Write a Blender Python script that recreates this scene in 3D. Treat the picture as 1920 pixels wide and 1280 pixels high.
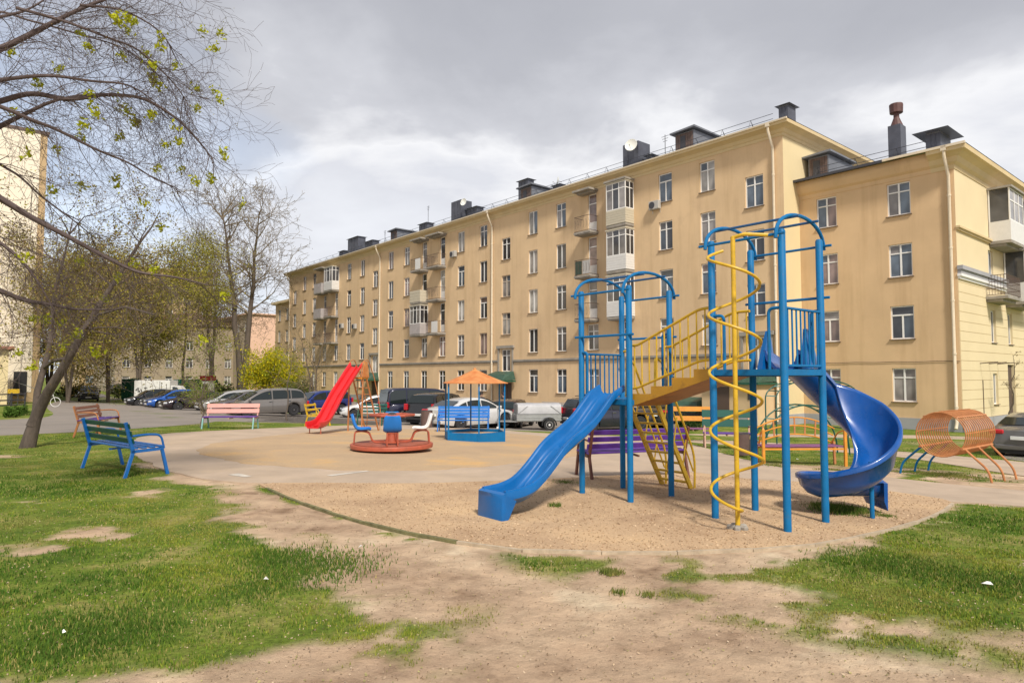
import bpy, math, random
import numpy as np
from mathutils import Vector, Matrix
R = math.radians
rnd = random.Random(7)
scene = bpy.context.scene
for o in list(bpy.data.objects): bpy.data.objects.remove(o)
col = scene.collection

# ------------------------------------------------------------------ camera
cam_d = bpy.data.cameras.new('camera'); cam = bpy.data.objects.new('camera', cam_d); col.objects.link(cam)
cam_d.sensor_width = 36; cam_d.lens = 1240 / 1920 * 36; cam_d.clip_start = .1; cam_d.clip_end = 3000
cam.location = (0, 0, 1.7); cam.rotation_euler = (R(93.0), 0, 0)
scene.camera = cam
# ------------------------------------------------------------------ exposure
scene.view_settings.view_transform = 'Standard'; scene.view_settings.look = 'None'
scene.view_settings.exposure = 0.68; scene.view_settings.gamma = 1
scene.view_settings.use_curve_mapping = False
# ------------------------------------------------------------------ sun
SUN_EL, SUN_AZ = R(47), math.atan2(-.955, .29)        # azimuth: direction towards the sun, from +X
sd = Vector((math.cos(SUN_AZ) * math.cos(SUN_EL), math.sin(SUN_AZ) * math.cos(SUN_EL), math.sin(SUN_EL)))
sl = bpy.data.lights.new('sun', 'SUN'); sl.energy = 2.75; sl.angle = R(8.0); sl.color = (1, .93, .82)
so = bpy.data.objects.new('sun', sl); col.objects.link(so); so.rotation_euler = sd.to_track_quat('Z', 'Y').to_euler()
# ------------------------------------------------------------------ sky: Nishita seen through a broken cloud deck
world = bpy.data.worlds.new('World'); scene.world = world; world.use_nodes = True
wn = world.node_tree.nodes; wl = world.node_tree.links; wn.clear()
def W(t, **k):
    n = wn.new(t)
    for a, b in k.items(): setattr(n, a, b)
    return n
def wmath(op, a, b=None, c=None, clamp=False):
    n = W('ShaderNodeMath', operation=op, use_clamp=clamp)
    for i, v in enumerate((a, b, c)):
        if v is None: continue
        if isinstance(v, (int, float)): n.inputs[i].default_value = v
        else: wl.new(v, n.inputs[i])
    return n.outputs[0]
tc = W('ShaderNodeTexCoord'); sep = W('ShaderNodeSeparateXYZ'); wl.new(tc.outputs['Generated'], sep.inputs[0])
zc = wmath('MAXIMUM', sep.outputs[2], 0.0)
den = wmath('ADD', zc, .22)
cx = wmath('DIVIDE', sep.outputs[0], den); cy = wmath('DIVIDE', sep.outputs[1], den)
comb = W('ShaderNodeCombineXYZ'); wl.new(cx, comb.inputs[0]); wl.new(cy, comb.inputs[1])
def wnoise(scale, detail, rough, off, dist=0):
    m = W('ShaderNodeMapping'); m.inputs['Location'].default_value = off; wl.new(comb.outputs[0], m.inputs[0])
    n = W('ShaderNodeTexNoise'); n.inputs['Scale'].default_value = scale; n.inputs['Detail'].default_value = detail
    n.inputs['Roughness'].default_value = rough; n.inputs['Distortion'].default_value = dist
    wl.new(m.outputs[0], n.inputs['Vector']); return n.outputs[0]
n1 = wnoise(.9, 6, .52, (3.1, 1.7, 0), .3); n2 = wnoise(2.3, 7, .55, (8.2, 4.4, 0), .2)
# deck thickness: thicker (greyer) overhead, thin and pale low down
nn = wmath('ADD', wmath('MULTIPLY', n1, .62), wmath('MULTIPLY', n2, .38))
el = wmath('MULTIPLY_ADD', zc, 1.55, -.50)
th = wmath('ADD', wmath('MULTIPLY', wmath('SUBTRACT', nn, .5), 1.7), el)
ramp = W('ShaderNodeValToRGB'); wl.new(wmath('ADD', th, .5, clamp=True), ramp.inputs[0])
cr = ramp.color_ramp; cr.elements[0].position = .05; cr.elements[0].color = (.80, .82, .87, 1)
cr.elements[1].position = .95; cr.elements[1].color = (.41, .42, .465, 1)
for p, c in ((.28, (.70, .715, .77, 1)), (.40, (.86, .865, .89, 1)), (.52, (.60, .61, .655, 1)), (.70, (.475, .485, .53, 1))):
    e = cr.elements.new(p); e.color = c
cs = W('ShaderNodeVectorMath', operation='SCALE'); wl.new(ramp.outputs[0], cs.inputs[0]); cs.inputs['Scale'].default_value = 6.8
sky = W('ShaderNodeTexSky', sky_type='NISHITA'); sky.sun_disc = False; sky.sun_elevation = SUN_EL
sky.sun_rotation = math.atan2(sd.x, sd.y); sky.dust_density = 1.5; sky.air_density = 1.0
skb = W('ShaderNodeVectorMath', operation='SCALE'); wl.new(sky.outputs[0], skb.inputs[0]); skb.inputs['Scale'].default_value = 1.45
# gaps in the deck
gap_dir = Vector((-.56, .78, .27)).normalized()
dot = W('ShaderNodeVectorMath', operation='DOT_PRODUCT'); wl.new(tc.outputs['Generated'], dot.inputs[0]); dot.inputs[1].default_value = gap_dir
g1 = wmath('MULTIPLY', wmath('SUBTRACT', dot.outputs['Value'], .955), 17)
gn = wnoise(1.6, 5, .5, (1.3, 9.7, 0), .4)
gap = wmath('ADD', wmath('MINIMUM', g1, .62), wmath('MULTIPLY', wmath('SUBTRACT', gn, .5), 1.8), clamp=True)
gap = wmath('MULTIPLY', gap, .5)
mx = W('ShaderNodeMixRGB'); wl.new(gap, mx.inputs[0]); wl.new(cs.outputs[0], mx.inputs[1]); wl.new(skb.outputs[0], mx.inputs[2])
bg = W('ShaderNodeBackground'); bg.inputs[1].default_value = .1; wl.new(mx.outputs[0], bg.inputs[0])
out = W('ShaderNodeOutputWorld'); wl.new(bg.outputs[0], out.inputs[0])

# ------------------------------------------------------------------ ground shape and pixel helpers
F = 1240.; TH = R(3.0); CZ = 1.7
D1 = Vector((-.6428, .7660, 0)); D2 = Vector((.7660, .6428, 0)); BR = R(-50)
def ssp(x, w): return 0. if x < -w else (x if x > w else (x + w) ** 2 / (4 * w))
def g(X, Y):
    s = .766 * X + .643 * Y
    h = .045 * ssp(s - 7, 3) + .015 * ssp(Y - 18, 4)
    return -(1.0 - ssp(1.0 - h, .12))
def npssp(x, w): return np.where(x < -w, 0, np.where(x > w, x, (x + w) ** 2 / (4 * w)))
def npg(X, Y):
    s = .766 * X + .643 * Y
    h = .045 * npssp(s - 7, 3) + .015 * npssp(Y - 18, 4)
    return -(1.0 - npssp(1.0 - h, .12))
def ray(px, py):
    u = (px - 960) / F; v = -(py - 640) / F
    return (u, math.cos(TH) - v * math.sin(TH), math.sin(TH) + v * math.cos(TH))
def G(px, py):                                     # point of the ground seen at a place of the photograph
    d = ray(px, py); lo = .5; hi = 2000
    for i in range(60):
        t = (lo * hi) ** .5
        if CZ + d[2] * t < g(d[0] * t, d[1] * t): hi = t
        else: lo = t
    return Vector((d[0] * t, d[1] * t, g(d[0] * t, d[1] * t)))
def A(px, py, Y):                                  # point at depth Y
    d = ray(px, py); t = Y / d[1]; return Vector((d[0] * t, Y, CZ + d[2] * t))
def onG(X, Y, dz=0): return Vector((X, Y, g(X, Y) + dz))

# ------------------------------------------------------------------ mesh builder
class MB:
    def __init__(s): s.v = []; s.f = []
    def add(s, vs, fs):
        n = len(s.v); s.v += [tuple(v) for v in vs]; s.f += [tuple(i + n for i in f) for f in fs]; return s
    def box(s, c, d, rz=0, M=None):
        x, y, z = d[0] / 2, d[1] / 2, d[2] / 2
        vs = [Vector((a * x, b * y, e * z)) for a in (-1, 1) for b in (-1, 1) for e in (-1, 1)]
        m = M if M is not None else Matrix.Rotation(rz, 3, 'Z')
        vs = [m @ v + Vector(c) for v in vs]
        return s.add(vs, [(0, 1, 3, 2), (4, 6, 7, 5), (0, 4, 5, 1), (2, 3, 7, 6), (0, 2, 6, 4), (1, 5, 7, 3)])
    def bx(s, x0, x1, y0, y1, z0, z1): return s.box(((x0 + x1) / 2, (y0 + y1) / 2, (z0 + z1) / 2), (abs(x1 - x0), abs(y1 - y0), abs(z1 - z0)))
    def bbox(s, c, d, b=.01, rz=0, M=None):        # bevelled box
        x, y, z = d[0] / 2, d[1] / 2, d[2] / 2; b = min(b, x * .49, y * .49, z * .49)
        m = M if M is not None else Matrix.Rotation(rz, 3, 'Z'); vs = []; id = {}
        for a in (-1, 1):
            for e in (-1, 1):
                for h in (-1, 1):
                    for k in range(3):
                        p = [a * x, e * y, h * z]
                        for q in range(3):
                            if q != k: p[q] -= (a, e, h)[q] * b
                        id[(a, e, h, k)] = len(vs); vs.append(m @ Vector(p) + Vector(c))
        f = []
        for k in range(3):
            o = [q for q in range(3) if q != k]
            for sg in (-1, 1):
                def key(p, q):
                    t = [0, 0, 0]; t[k] = sg; t[o[0]] = p; t[o[1]] = q; return id[(*t, k)]
                f.append((key(-1, -1), key(1, -1), key(1, 1), key(-1, 1)))
            for p in (-1, 1):
                for q in (-1, 1):
                    t0 = [0, 0, 0]; t0[o[0]] = p; t0[o[1]] = q; ta = list(t0); tb = list(t0); ta[k] = -1; tb[k] = 1
                    f.append((id[(*ta, o[0])], id[(*tb, o[0])], id[(*tb, o[1])], id[(*ta, o[1])]))
        for a in (-1, 1):
            for e in (-1, 1):
                for h in (-1, 1): f.append(tuple(id[(a, e, h, k)] for k in range(3)))
        s.add(vs, f); return s
    def tube(s, pts, r, n=8, closed=False, caps=True):
        pts = [Vector(p) for p in pts]; N = len(pts)
        rs = r if isinstance(r, (list, tuple)) else [r] * N
        T = []
        for i in range(N):
            a = pts[i - 1] if (i > 0 or closed) else pts[i]; b = pts[(i + 1) % N] if (i < N - 1 or closed) else pts[i]
            t = (b - a); T.append(t.normalized() if t.length > 1e-9 else Vector((0, 0, 1)))
        up = Vector((0, 0, 1)) if abs(T[0].z) < .9 else Vector((1, 0, 0))
        nrm = (up - T[0] * up.dot(T[0])).normalized(); vs = []
        for i in range(N):
            nrm = (nrm - T[i] * nrm.dot(T[i]))
            nrm = nrm.normalized() if nrm.length > 1e-6 else T[i].orthogonal().normalized()
            bn = T[i].cross(nrm)
            for k in range(n):
                an = 2 * math.pi * k / n; vs.append(pts[i] + (nrm * math.cos(an) + bn * math.sin(an)) * rs[i])
        f = []
        for i in range(N if closed else N - 1):
            j = (i + 1) % N
            for k in range(n): f.append((i * n + k, i * n + (k + 1) % n, j * n + (k + 1) % n, j * n + k))
        if caps and not closed: f += [tuple(reversed(range(n))), tuple((N - 1) * n + k for k in range(n))]
        return s.add(vs, f)
    def beam(s, a, b, w, h, up=(0, 0, 1)):         # rectangular bar from a to b; h along up
        a = Vector(a); b = Vector(b); t = (b - a).normalized(); u = Vector(up); sd_ = t.cross(u)
        if sd_.length < 1e-6: sd_ = t.cross(Vector((0, 1, 0)))
        sd_.normalize(); u = sd_.cross(t); vs = []
        for p in (a, b):
            for x, y in ((-1, -1), (1, -1), (1, 1), (-1, 1)): vs.append(p + sd_ * x * w / 2 + u * y * h / 2)
        return s.add(vs, [(3, 2, 1, 0), (4, 5, 6, 7), (0, 1, 5, 4), (1, 2, 6, 5), (2, 3, 7, 6), (3, 0, 4, 7)])
    def lathe(s, prof, c=(0, 0, 0), n=16, M=None):
        vs = []; f = []
        for r_, z in prof:
            for k in range(n):
                an = 2 * math.pi * k / n; v = Vector((r_ * math.cos(an), r_ * math.sin(an), z))
                vs.append((M @ v if M is not None else v) + Vector(c))
        for i in range(len(prof) - 1):
            for k in range(n): f.append((i * n + k, i * n + (k + 1) % n, (i + 1) * n + (k + 1) % n, (i + 1) * n + k))
        if prof[0][0] > 1e-4: f.append(tuple(reversed(range(n))))
        if prof[-1][0] > 1e-4: f.append(tuple((len(prof) - 1) * n + k for k in range(n)))
        return s.add(vs, f)
    def prism(s, poly, z0, z1):
        n = len(poly); vs = [(p[0], p[1], z0) for p in poly] + [(p[0], p[1], z1) for p in poly]
        return s.add(vs, [tuple(reversed(range(n))), tuple(range(n, 2 * n))] + [(i, (i + 1) % n, (i + 1) % n + n, i + n) for i in range(n)])
    def hull(s, rings, closed_ring=True, caps=True):    # loft equal-length rings of points
        n = len(rings[0]); vs = [p for r_ in rings for p in r_]; f = []
        for i in range(len(rings) - 1):
            for k in range(n if closed_ring else n - 1): f.append((i * n + k, i * n + (k + 1) % n, (i + 1) * n + (k + 1) % n, (i + 1) * n + k))
        if caps and closed_ring: f += [tuple(reversed(range(n))), tuple((len(rings) - 1) * n + k for k in range(n))]
        return s.add(vs, f)
    def mesh(s, name, m=None, smooth=False, ang=None):
        me = bpy.data.meshes.new(name); me.from_pydata(s.v, [], s.f)
        if m: me.materials.append(m)
        if smooth:
            me.polygons.foreach_set('use_smooth', [True] * len(me.polygons))
            if ang: me.set_sharp_from_angle(angle=R(ang))
        me.update(); return me
def link(name, me, parent=None, loc=None, rz=None):
    o = bpy.data.objects.new(name, me); col.objects.link(o)
    if parent: o.parent = parent
    if loc is not None: o.location = loc
    if rz is not None: o.rotation_euler = (0, 0, rz)
    return o
def part(name, mb, m, parent, smooth=False, ang=40, label=None):
    o = link(name, mb.mesh(name, m, smooth, ang), parent)
    if label: o['label'] = label
    return o
def thing(name, label, cat, loc=(0, 0, 0), rz=0, group=None):
    o = link(name, None, None, loc, rz); o['label'] = label; o['category'] = cat
    o.empty_display_size = .2
    if group: o['group'] = group
    return o
def tag(o, label, cat, group=None):
    o['label'] = label; o['category'] = cat
    if group: o['group'] = group
    return o
def copy_tree(o, parent=None):
    c = o.copy(); col.objects.link(c)
    if parent: c.parent = parent
    for ch in list(o.children): copy_tree(ch, c)
    return c
def fan(pts, m=8):                                  # round the corners of a polyline
    out = []; pts = [Vector(p) for p in pts]
    for i, p in enumerate(pts):
        if i in (0, len(pts) - 1): out.append(p); continue
        a, b = pts[i - 1], pts[i + 1]; r_ = min((a - p).length, (b - p).length) * .4
        q0 = p + (a - p).normalized() * r_; q1 = p + (b - p).normalized() * r_
        for k in range(m + 1):
            t = k / m; out.append(q0 * (1 - t) ** 2 + p * 2 * t * (1 - t) + q1 * t * t)
    return out

# ------------------------------------------------------------------ materials
def lin(c): return tuple((x / 255 / 12.92 if x <= 10 else ((x / 255 + .055) / 1.055) ** 2.4) for x in c)
def mat(name, c, rough=.6, metal=0, var=0, vscale=6, bump=0, bscale=40, c2=None, coat=0, spec=None, dirt=None, dscale=3, stretch=None, emis=None, randobj=0, detail=5, streak=0, scuff=0):
    m = bpy.data.materials.new(name); m.use_nodes = True; nt = m.node_tree; N = nt.nodes; L = nt.links
    b = N['Principled BSDF']; b.inputs['Roughness'].default_value = rough; b.inputs['Metallic'].default_value = metal
    if coat: b.inputs['Coat Weight'].default_value = coat; b.inputs['Coat Roughness'].default_value = .06
    if spec is not None: b.inputs['Specular IOR Level'].default_value = spec
    tcn = N.new('ShaderNodeTexCoord'); vec = tcn.outputs['Object']
    if stretch:
        mp = N.new('ShaderNodeMapping'); mp.inputs['Scale'].default_value = stretch; L.new(vec, mp.inputs[0]); vec = mp.outputs[0]
    cur = None
    if var or c2:
        n = N.new('ShaderNodeTexNoise'); n.inputs['Scale'].default_value = vscale; n.inputs['Detail'].default_value = detail; n.inputs['Roughness'].default_value = .6
        L.new(vec, n.inputs['Vector'])
        r_ = N.new('ShaderNodeValToRGB'); r_.color_ramp.elements[0].position = .32; r_.color_ramp.elements[1].position = .68
        a = c2 if c2 else tuple(x * (1 - var) for x in c); bb = c if c2 else tuple(min(1, x * (1 + var * .6)) for x in c)
        r_.color_ramp.elements[0].color = (*a, 1); r_.color_ramp.elements[1].color = (*bb, 1)
        L.new(n.outputs[0], r_.inputs[0]); cur = r_.outputs[0]
    if dirt:
        n = N.new('ShaderNodeTexNoise'); n.inputs['Scale'].default_value = dscale; n.inputs['Detail'].default_value = 8; n.inputs['Roughness'].default_value = .7
        L.new(vec, n.inputs['Vector'])
        r_ = N.new('ShaderNodeValToRGB'); r_.color_ramp.elements[0].position = .52; r_.color_ramp.elements[1].position = .72
        r_.color_ramp.elements[0].color = (0, 0, 0, 1); r_.color_ramp.elements[1].color = (.7, .7, .7, 1)
        L.new(n.outputs[0], r_.inputs[0])
        mxn = N.new('ShaderNodeMixRGB'); L.new(r_.outputs[0], mxn.inputs[0]); mxn.inputs[2].default_value = (*dirt, 1)
        if cur: L.new(cur, mxn.inputs[1])
        else: mxn.inputs[1].default_value = (*c, 1)
        cur = mxn.outputs[0]
    if streak:
        mp2 = N.new('ShaderNodeMapping'); mp2.inputs['Scale'].default_value = (1.5, 1.5, .11); L.new(tcn.outputs['Object'], mp2.inputs[0])
        n = N.new('ShaderNodeTexNoise'); n.inputs['Scale'].default_value = 1.0; n.inputs['Detail'].default_value = 7; n.inputs['Roughness'].default_value = .65; L.new(mp2.outputs[0], n.inputs['Vector'])
        r_ = N.new('ShaderNodeValToRGB'); r_.color_ramp.elements[0].position = .50; r_.color_ramp.elements[1].position = .72; r_.color_ramp.elements[0].color = (1, 1, 1, 1); v_ = 1 - streak * 1.6; r_.color_ramp.elements[1].color = (v_, v_ * .97, v_ * .93, 1)
        L.new(n.outputs[0], r_.inputs[0]); ml = N.new('ShaderNodeMixRGB'); ml.blend_type = 'MULTIPLY'; ml.inputs[0].default_value = 1; L.new(r_.outputs[0], ml.inputs[2]); L.new(cur, ml.inputs[1]); cur = ml.outputs[0]
    if scuff:
        n = N.new('ShaderNodeTexNoise'); n.inputs['Scale'].default_value = 26; n.inputs['Detail'].default_value = 9; n.inputs['Roughness'].default_value = .75; L.new(vec, n.inputs['Vector'])
        r_ = N.new('ShaderNodeValToRGB'); r_.color_ramp.elements[0].position = .60; r_.color_ramp.elements[1].position = .68; r_.color_ramp.elements[0].color = (0, 0, 0, 1); r_.color_ramp.elements[1].color = (scuff, scuff, scuff, 1)
        L.new(n.outputs[0], r_.inputs[0]); ml = N.new('ShaderNodeMixRGB'); L.new(r_.outputs[0], ml.inputs[0]); ml.inputs[2].default_value = (.20, .16, .13, 1); L.new(cur, ml.inputs[1]); cur = ml.outputs[0]
        rr_ = N.new('ShaderNodeMapRange'); rr_.inputs['To Min'].default_value = rough - .08; rr_.inputs['To Max'].default_value = rough + .25; n3 = N.new('ShaderNodeTexNoise'); n3.inputs['Scale'].default_value = 5; n3.inputs['Detail'].default_value = 8; L.new(vec, n3.inputs['Vector']); L.new(n3.outputs[0], rr_.inputs[0]); L.new(rr_.outputs[0], b.inputs['Roughness'])
    if randobj:
        oi = N.new('ShaderNodeObjectInfo'); hs = N.new('ShaderNodeHueSaturation')
        mr = N.new('ShaderNodeMapRange'); mr.inputs['To Min'].default_value = 1 - randobj; mr.inputs['To Max'].default_value = 1 + randobj
        L.new(oi.outputs['Random'], mr.inputs[0]); L.new(mr.outputs[0], hs.inputs['Value'])
        if cur: L.new(cur, hs.inputs['Color'])
        else: hs.inputs['Color'].default_value = (*c, 1)
        cur = hs.outputs[0]
    if cur: L.new(cur, b.inputs['Base Color'])
    else: b.inputs['Base Color'].default_value = (*c, 1)
    if bump:
        n = N.new('ShaderNodeTexNoise'); n.inputs['Scale'].default_value = bscale; n.inputs['Detail'].default_value = 6
        L.new(vec, n.inputs['Vector']); bn = N.new('ShaderNodeBump'); bn.inputs['Strength'].default_value = bump; bn.inputs['Distance'].default_value = .02
        L.new(n.outputs[0], bn.inputs['Height']); L.new(bn.outputs[0], b.inputs['Normal'])
    return m
def attr_mat(name, rough=.9, trans=0, bump=0, bscale=30):   # base colour from the vertex attribute 'Col'
    m = bpy.data.materials.new(name); m.use_nodes = True; N = m.node_tree.nodes; L = m.node_tree.links; b = N['Principled BSDF']
    b.inputs['Roughness'].default_value = rough; b.inputs['Specular IOR Level'].default_value = .15
    a = N.new('ShaderNodeAttribute'); a.attribute_name = 'Col'; L.new(a.outputs['Color'], b.inputs['Base Color'])
    if trans:
        t = N.new('ShaderNodeBsdfTranslucent'); L.new(a.outputs['Color'], t.inputs[0]); ms = N.new('ShaderNodeMixShader'); ms.inputs[0].default_value = trans
        o = N['Material Output']; L.new(b.outputs[0], ms.inputs[1]); L.new(t.outputs[0], ms.inputs[2]); L.new(ms.outputs[0], o.inputs[0])
    return m
def set_col(me, cols):                              # per-vertex colour, cols (n,3)
    a = me.color_attributes.new('Col', 'FLOAT_COLOR', 'POINT')
    c = np.ones((len(me.vertices), 4), dtype=np.float32); c[:, :3] = cols; a.data.foreach_set('color', c.ravel())
def np_mesh(name, V, Fq, m, cols=None):             # V (n,3), Fq (k,3|4)
    me = bpy.data.meshes.new(name); k = Fq.shape[1]
    me.vertices.add(len(V)); me.vertices.foreach_set('co', V.astype(np.float32).ravel())
    me.loops.add(Fq.size); me.loops.foreach_set('vertex_index', Fq.astype(np.int32).ravel())
    me.polygons.add(len(Fq)); me.polygons.foreach_set('loop_start', np.arange(0, Fq.size, k, dtype=np.int32))
    me.polygons.foreach_set('loop_total', np.full(len(Fq), k, dtype=np.int32))
    me.update(calc_edges=True); me.materials.append(m)
    if cols is not None: set_col(me, cols)
    return me
M = {}
M['blue'] = mat('blue_paint', (.001, .145, .365), .5, spec=.3, var=.14, vscale=5, bump=.05, dirt=(.03, .13, .24), dscale=9, scuff=.45)
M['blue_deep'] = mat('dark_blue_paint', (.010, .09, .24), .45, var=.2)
M['blue_bench'] = mat('bright_blue_paint', (.004, .15, .52), .4, var=.12, vscale=9, bump=.05, coat=.15)
M['slide_blue'] = mat('blue_plastic', (.001, .115, .37), .24, spec=.4, scuff=.25, var=.14, vscale=2.5, coat=.2, dirt=(.015, .12, .36), dscale=4)
M['spiral_blue'] = mat('spiral_blue_plastic', (.002, .075, .32), .22, scuff=.22, var=.16, vscale=2.5, coat=.3, dirt=(.02, .09, .30), dscale=4)
M['yellow'] = mat('yellow_paint', (.62, .39, .018), .42, var=.16, vscale=9, dirt=(.36, .19, .03), dscale=12, scuff=.5)
M['ochre'] = mat('ochre_paint', (.52, .27, .02), .45, var=.14, vscale=4, dirt=(.22, .10, .02), dscale=8)
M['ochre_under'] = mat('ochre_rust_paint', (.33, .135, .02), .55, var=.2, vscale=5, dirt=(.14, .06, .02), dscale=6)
M['red'] = mat('red_plastic', (.62, .018, .022), .3, var=.12, vscale=3, coat=.3)
M['rust_red'] = mat('red_oxide_paint', (.42, .09, .045), .5, var=.2, vscale=6, dirt=(.2, .08, .05), dscale=8)
M['cowl'] = mat('rusty_brown_sheet', (.11, .05, .045), .6, var=.3, vscale=2)
M['brick_red'] = mat('worn_red_paint', (.36, .10, .055), .6, var=.25, vscale=5)
M['orange'] = mat('orange_paint', (.50, .20, .07), .6, var=.18, vscale=6, dirt=(.32, .12, .05), dscale=9)
M['orange_y'] = mat('amber_paint', (.66, .27, .03), .5, var=.18, vscale=6)
M['roof_orange'] = mat('orange_roof_paint', (.50, .14, .03), .6, c2=(.62, .29, .10), vscale=3)
M['green'] = mat('green_paint', (.003, .082, .062), .5, var=.15, vscale=7, stretch=(1, 4, 8), dirt=(.004, .06, .05))
M['dkgreen'] = mat('dark_green_metal', (.015, .09, .055), .5, var=.2)
M['purple'] = mat('purple_paint', (.10, .03, .29), .45, var=.2, vscale=6, stretch=(1, 4, 8), dirt=(.13, .06, .26))
M['plum'] = mat('faded_plum_paint', (.19, .065, .18), .5, var=.2)
M['pink'] = mat('pink_paint', (.72, .34, .29), .55, var=.15, vscale=6, stretch=(1, 4, 8))
M['brown'] = mat('brown_paint', (.15, .052, .035), .5, var=.2)
M['brownslat'] = mat('faded_brown_boards', (.33, .15, .10), .6, var=.2, stretch=(1, 5, 9))
M['teal'] = mat('pale_teal_paint', (.22, .45, .42), .5, var=.15)
M['beigepaint'] = mat('peeling_pink_paint', (.55, .33, .25), .6, var=.2)
M['white_plastic'] = mat('white_plastic', (.72, .71, .69), .35, var=.05)
M['blue_seat'] = mat('blue_seat_plastic', (.012, .17, .55), .3, var=.08)
M['cyan_seat'] = mat('light_blue_seat_plastic', (.010, .22, .55), .3, var=.08)
M['binbrown'] = mat('bin_brown', (.12, .075, .065), .6, var=.2, bump=.1)
M['rubber'] = mat('tyre_rubber', (.018, .018, .02), .8)
M['rim'] = mat('alloy_rim', (.55, .55, .56), .3, metal=.6)
M['steel'] = mat('galvanised_steel', (.50, .51, .52), .38, metal=.7, var=.15)
M['darkmetal'] = mat('dark_metal', (.05, .05, .06), .5)
M['canvas'] = mat('grey_tarpaulin', (.42, .42, .44), .55, var=.12, vscale=4, bump=.3, bscale=6)
M['canvas2'] = mat('dark_mesh_tarpaulin', (.22, .22, .23), .6, var=.4, vscale=20)
M['carglass'] = mat('car_glass', (.012, .018, .018), .05, spec=.8)
M['lamp_red'] = mat('tail_lamp_red', (.45, .01, .02), .2, coat=.5)
M['lamp_white'] = mat('headlamp_glass', (.55, .57, .6), .12, coat=.6)
M['plate'] = mat('number_plate_white', (.68, .68, .66), .4)
M['trimblack'] = mat('black_trim_plastic', (.02, .02, .022), .5)
M['chrome'] = mat('chrome_trim', (.7, .7, .7), .15, metal=1)
# walls
M['wall'] = mat('ochre_render', (.70, .505, .30), .9, streak=.09, var=.09, vscale=.35, bump=.12, bscale=14, dirt=(.58, .41, .25), dscale=.5, detail=8)
M['wall_wing'] = mat('warm_ochre_render', (.67, .47, .272), .9, streak=.09, var=.12, vscale=.3, bump=.12, bscale=14, dirt=(.67, .475, .27), dscale=.4, detail=8)
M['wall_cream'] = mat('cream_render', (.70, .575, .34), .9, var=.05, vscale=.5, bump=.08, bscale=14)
M['wall_cream2'] = mat('pale_cream_render', (.72, .60, .38), .9, var=.05, vscale=.5)
M['eave'] = mat('eave_cream_paint', (.66, .52, .30), .8, var=.08, vscale=1)
M['plinth'] = mat('grey_plinth_render', (.36, .36, .38), .8, var=.12, vscale=1.2)
M['roofmetal'] = mat('grey_standing_seam', (.20, .21, .235), .42, metal=.3, var=.12, vscale=1)
M['chim'] = mat('slate_grey_sheet_metal', (.10, .105, .13), .45, metal=.3, var=.25, vscale=1.5)
M['dormerwood'] = mat('weathered_brown_boards', (.14, .095, .08), .7, var=.3, vscale=3, stretch=(1, 1, 8))
M['wframe'] = mat('white_window_frame', (.80, .79, .77), .45)
M['wood_frame'] = mat('old_cream_window_frame', (.55, .47, .38), .6)
M['sill'] = mat('brown_metal_sill', (.17, .12, .085), .5)
def glassmat(name, c, rough=.07):
    return mat(name, c, rough, var=.5, vscale=.9, spec=.7, randobj=.35, detail=2)
M['pane'] = glassmat('window_pane', (.06, .062, .07))
M['pane_white'] = glassmat('window_pane_with_net_curtain', (.46, .44, .41), .2)
M['pane_curtain'] = glassmat('window_pane_with_curtain', (.27, .25, .24), .12)
M['pane_blue'] = glassmat('window_pane_cool', (.10, .13, .17))
M['pane_warm'] = glassmat('window_pane_mauve', (.30, .22, .20), .12)
M['pipe'] = mat('cream_downpipe', (.72, .62, .47), .5, var=.08)
M['balc_grey'] = mat('pale_grey_balcony_panel', (.42, .385, .38), .6, var=.12, vscale=2)
M['balc_white'] = mat('white_balcony_cladding', (.70, .69, .67), .5, var=.06)
M['balc_beige'] = mat('beige_balcony_cladding', (.55, .50, .39), .6, var=.06)
M['slab'] = mat('concrete_slab', (.33, .30, .26), .85, var=.25, vscale=2)
M['rail'] = mat('rusty_railing', (.10, .065, .05), .6)
M['ac'] = mat('air_conditioner_casing', (.44, .42, .39), .5)
M['dish'] = mat('satellite_dish_white', (.78, .78, .72), .4)
M['greenroof'] = mat('green_sheet_roof', (.035, .085, .06), .5, var=.25)
# ground
M['asphalt'] = mat('worn_asphalt', (.235, .205, .18), .9, var=.14, vscale=.5, bump=.3, bscale=90, dirt=(.29, .245, .20), dscale=.7)
M['path'] = mat('dusty_path_asphalt', (.455, .352, .262), .92, var=.16, vscale=1.1, bump=.35, bscale=70, dirt=(.50, .38, .26), dscale=.6)
M['kerb_moss'] = mat('mossy_kerb', (.17, .16, .07), .95, var=.4, vscale=9, bump=.4, bscale=30, dirt=(.24, .19, .12), dscale=7)
M['kerb'] = mat('concrete_kerb', (.46, .37, .265), .9, var=.25, vscale=8, bump=.3, bscale=30, dirt=(.36, .29, .19), dscale=6)
M['marking'] = mat('road_marking_white', (.58, .53, .46), .8, var=.3, vscale=4)
M['bark'] = mat('grey_brown_bark', (.115, .088, .07), .9, c2=(.055, .042, .034), vscale=9, bump=.8, bscale=25, stretch=(1, 1, .25))
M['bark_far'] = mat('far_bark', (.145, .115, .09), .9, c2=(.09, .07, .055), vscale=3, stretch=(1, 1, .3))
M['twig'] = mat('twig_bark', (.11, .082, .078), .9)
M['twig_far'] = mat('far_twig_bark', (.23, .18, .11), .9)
M['leaf'] = attr_mat('leaf', .7, .35)
M['grass'] = attr_mat('grass_blade', .8, .3)
M['chips'] = attr_mat('wood_chip', .95)
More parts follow.
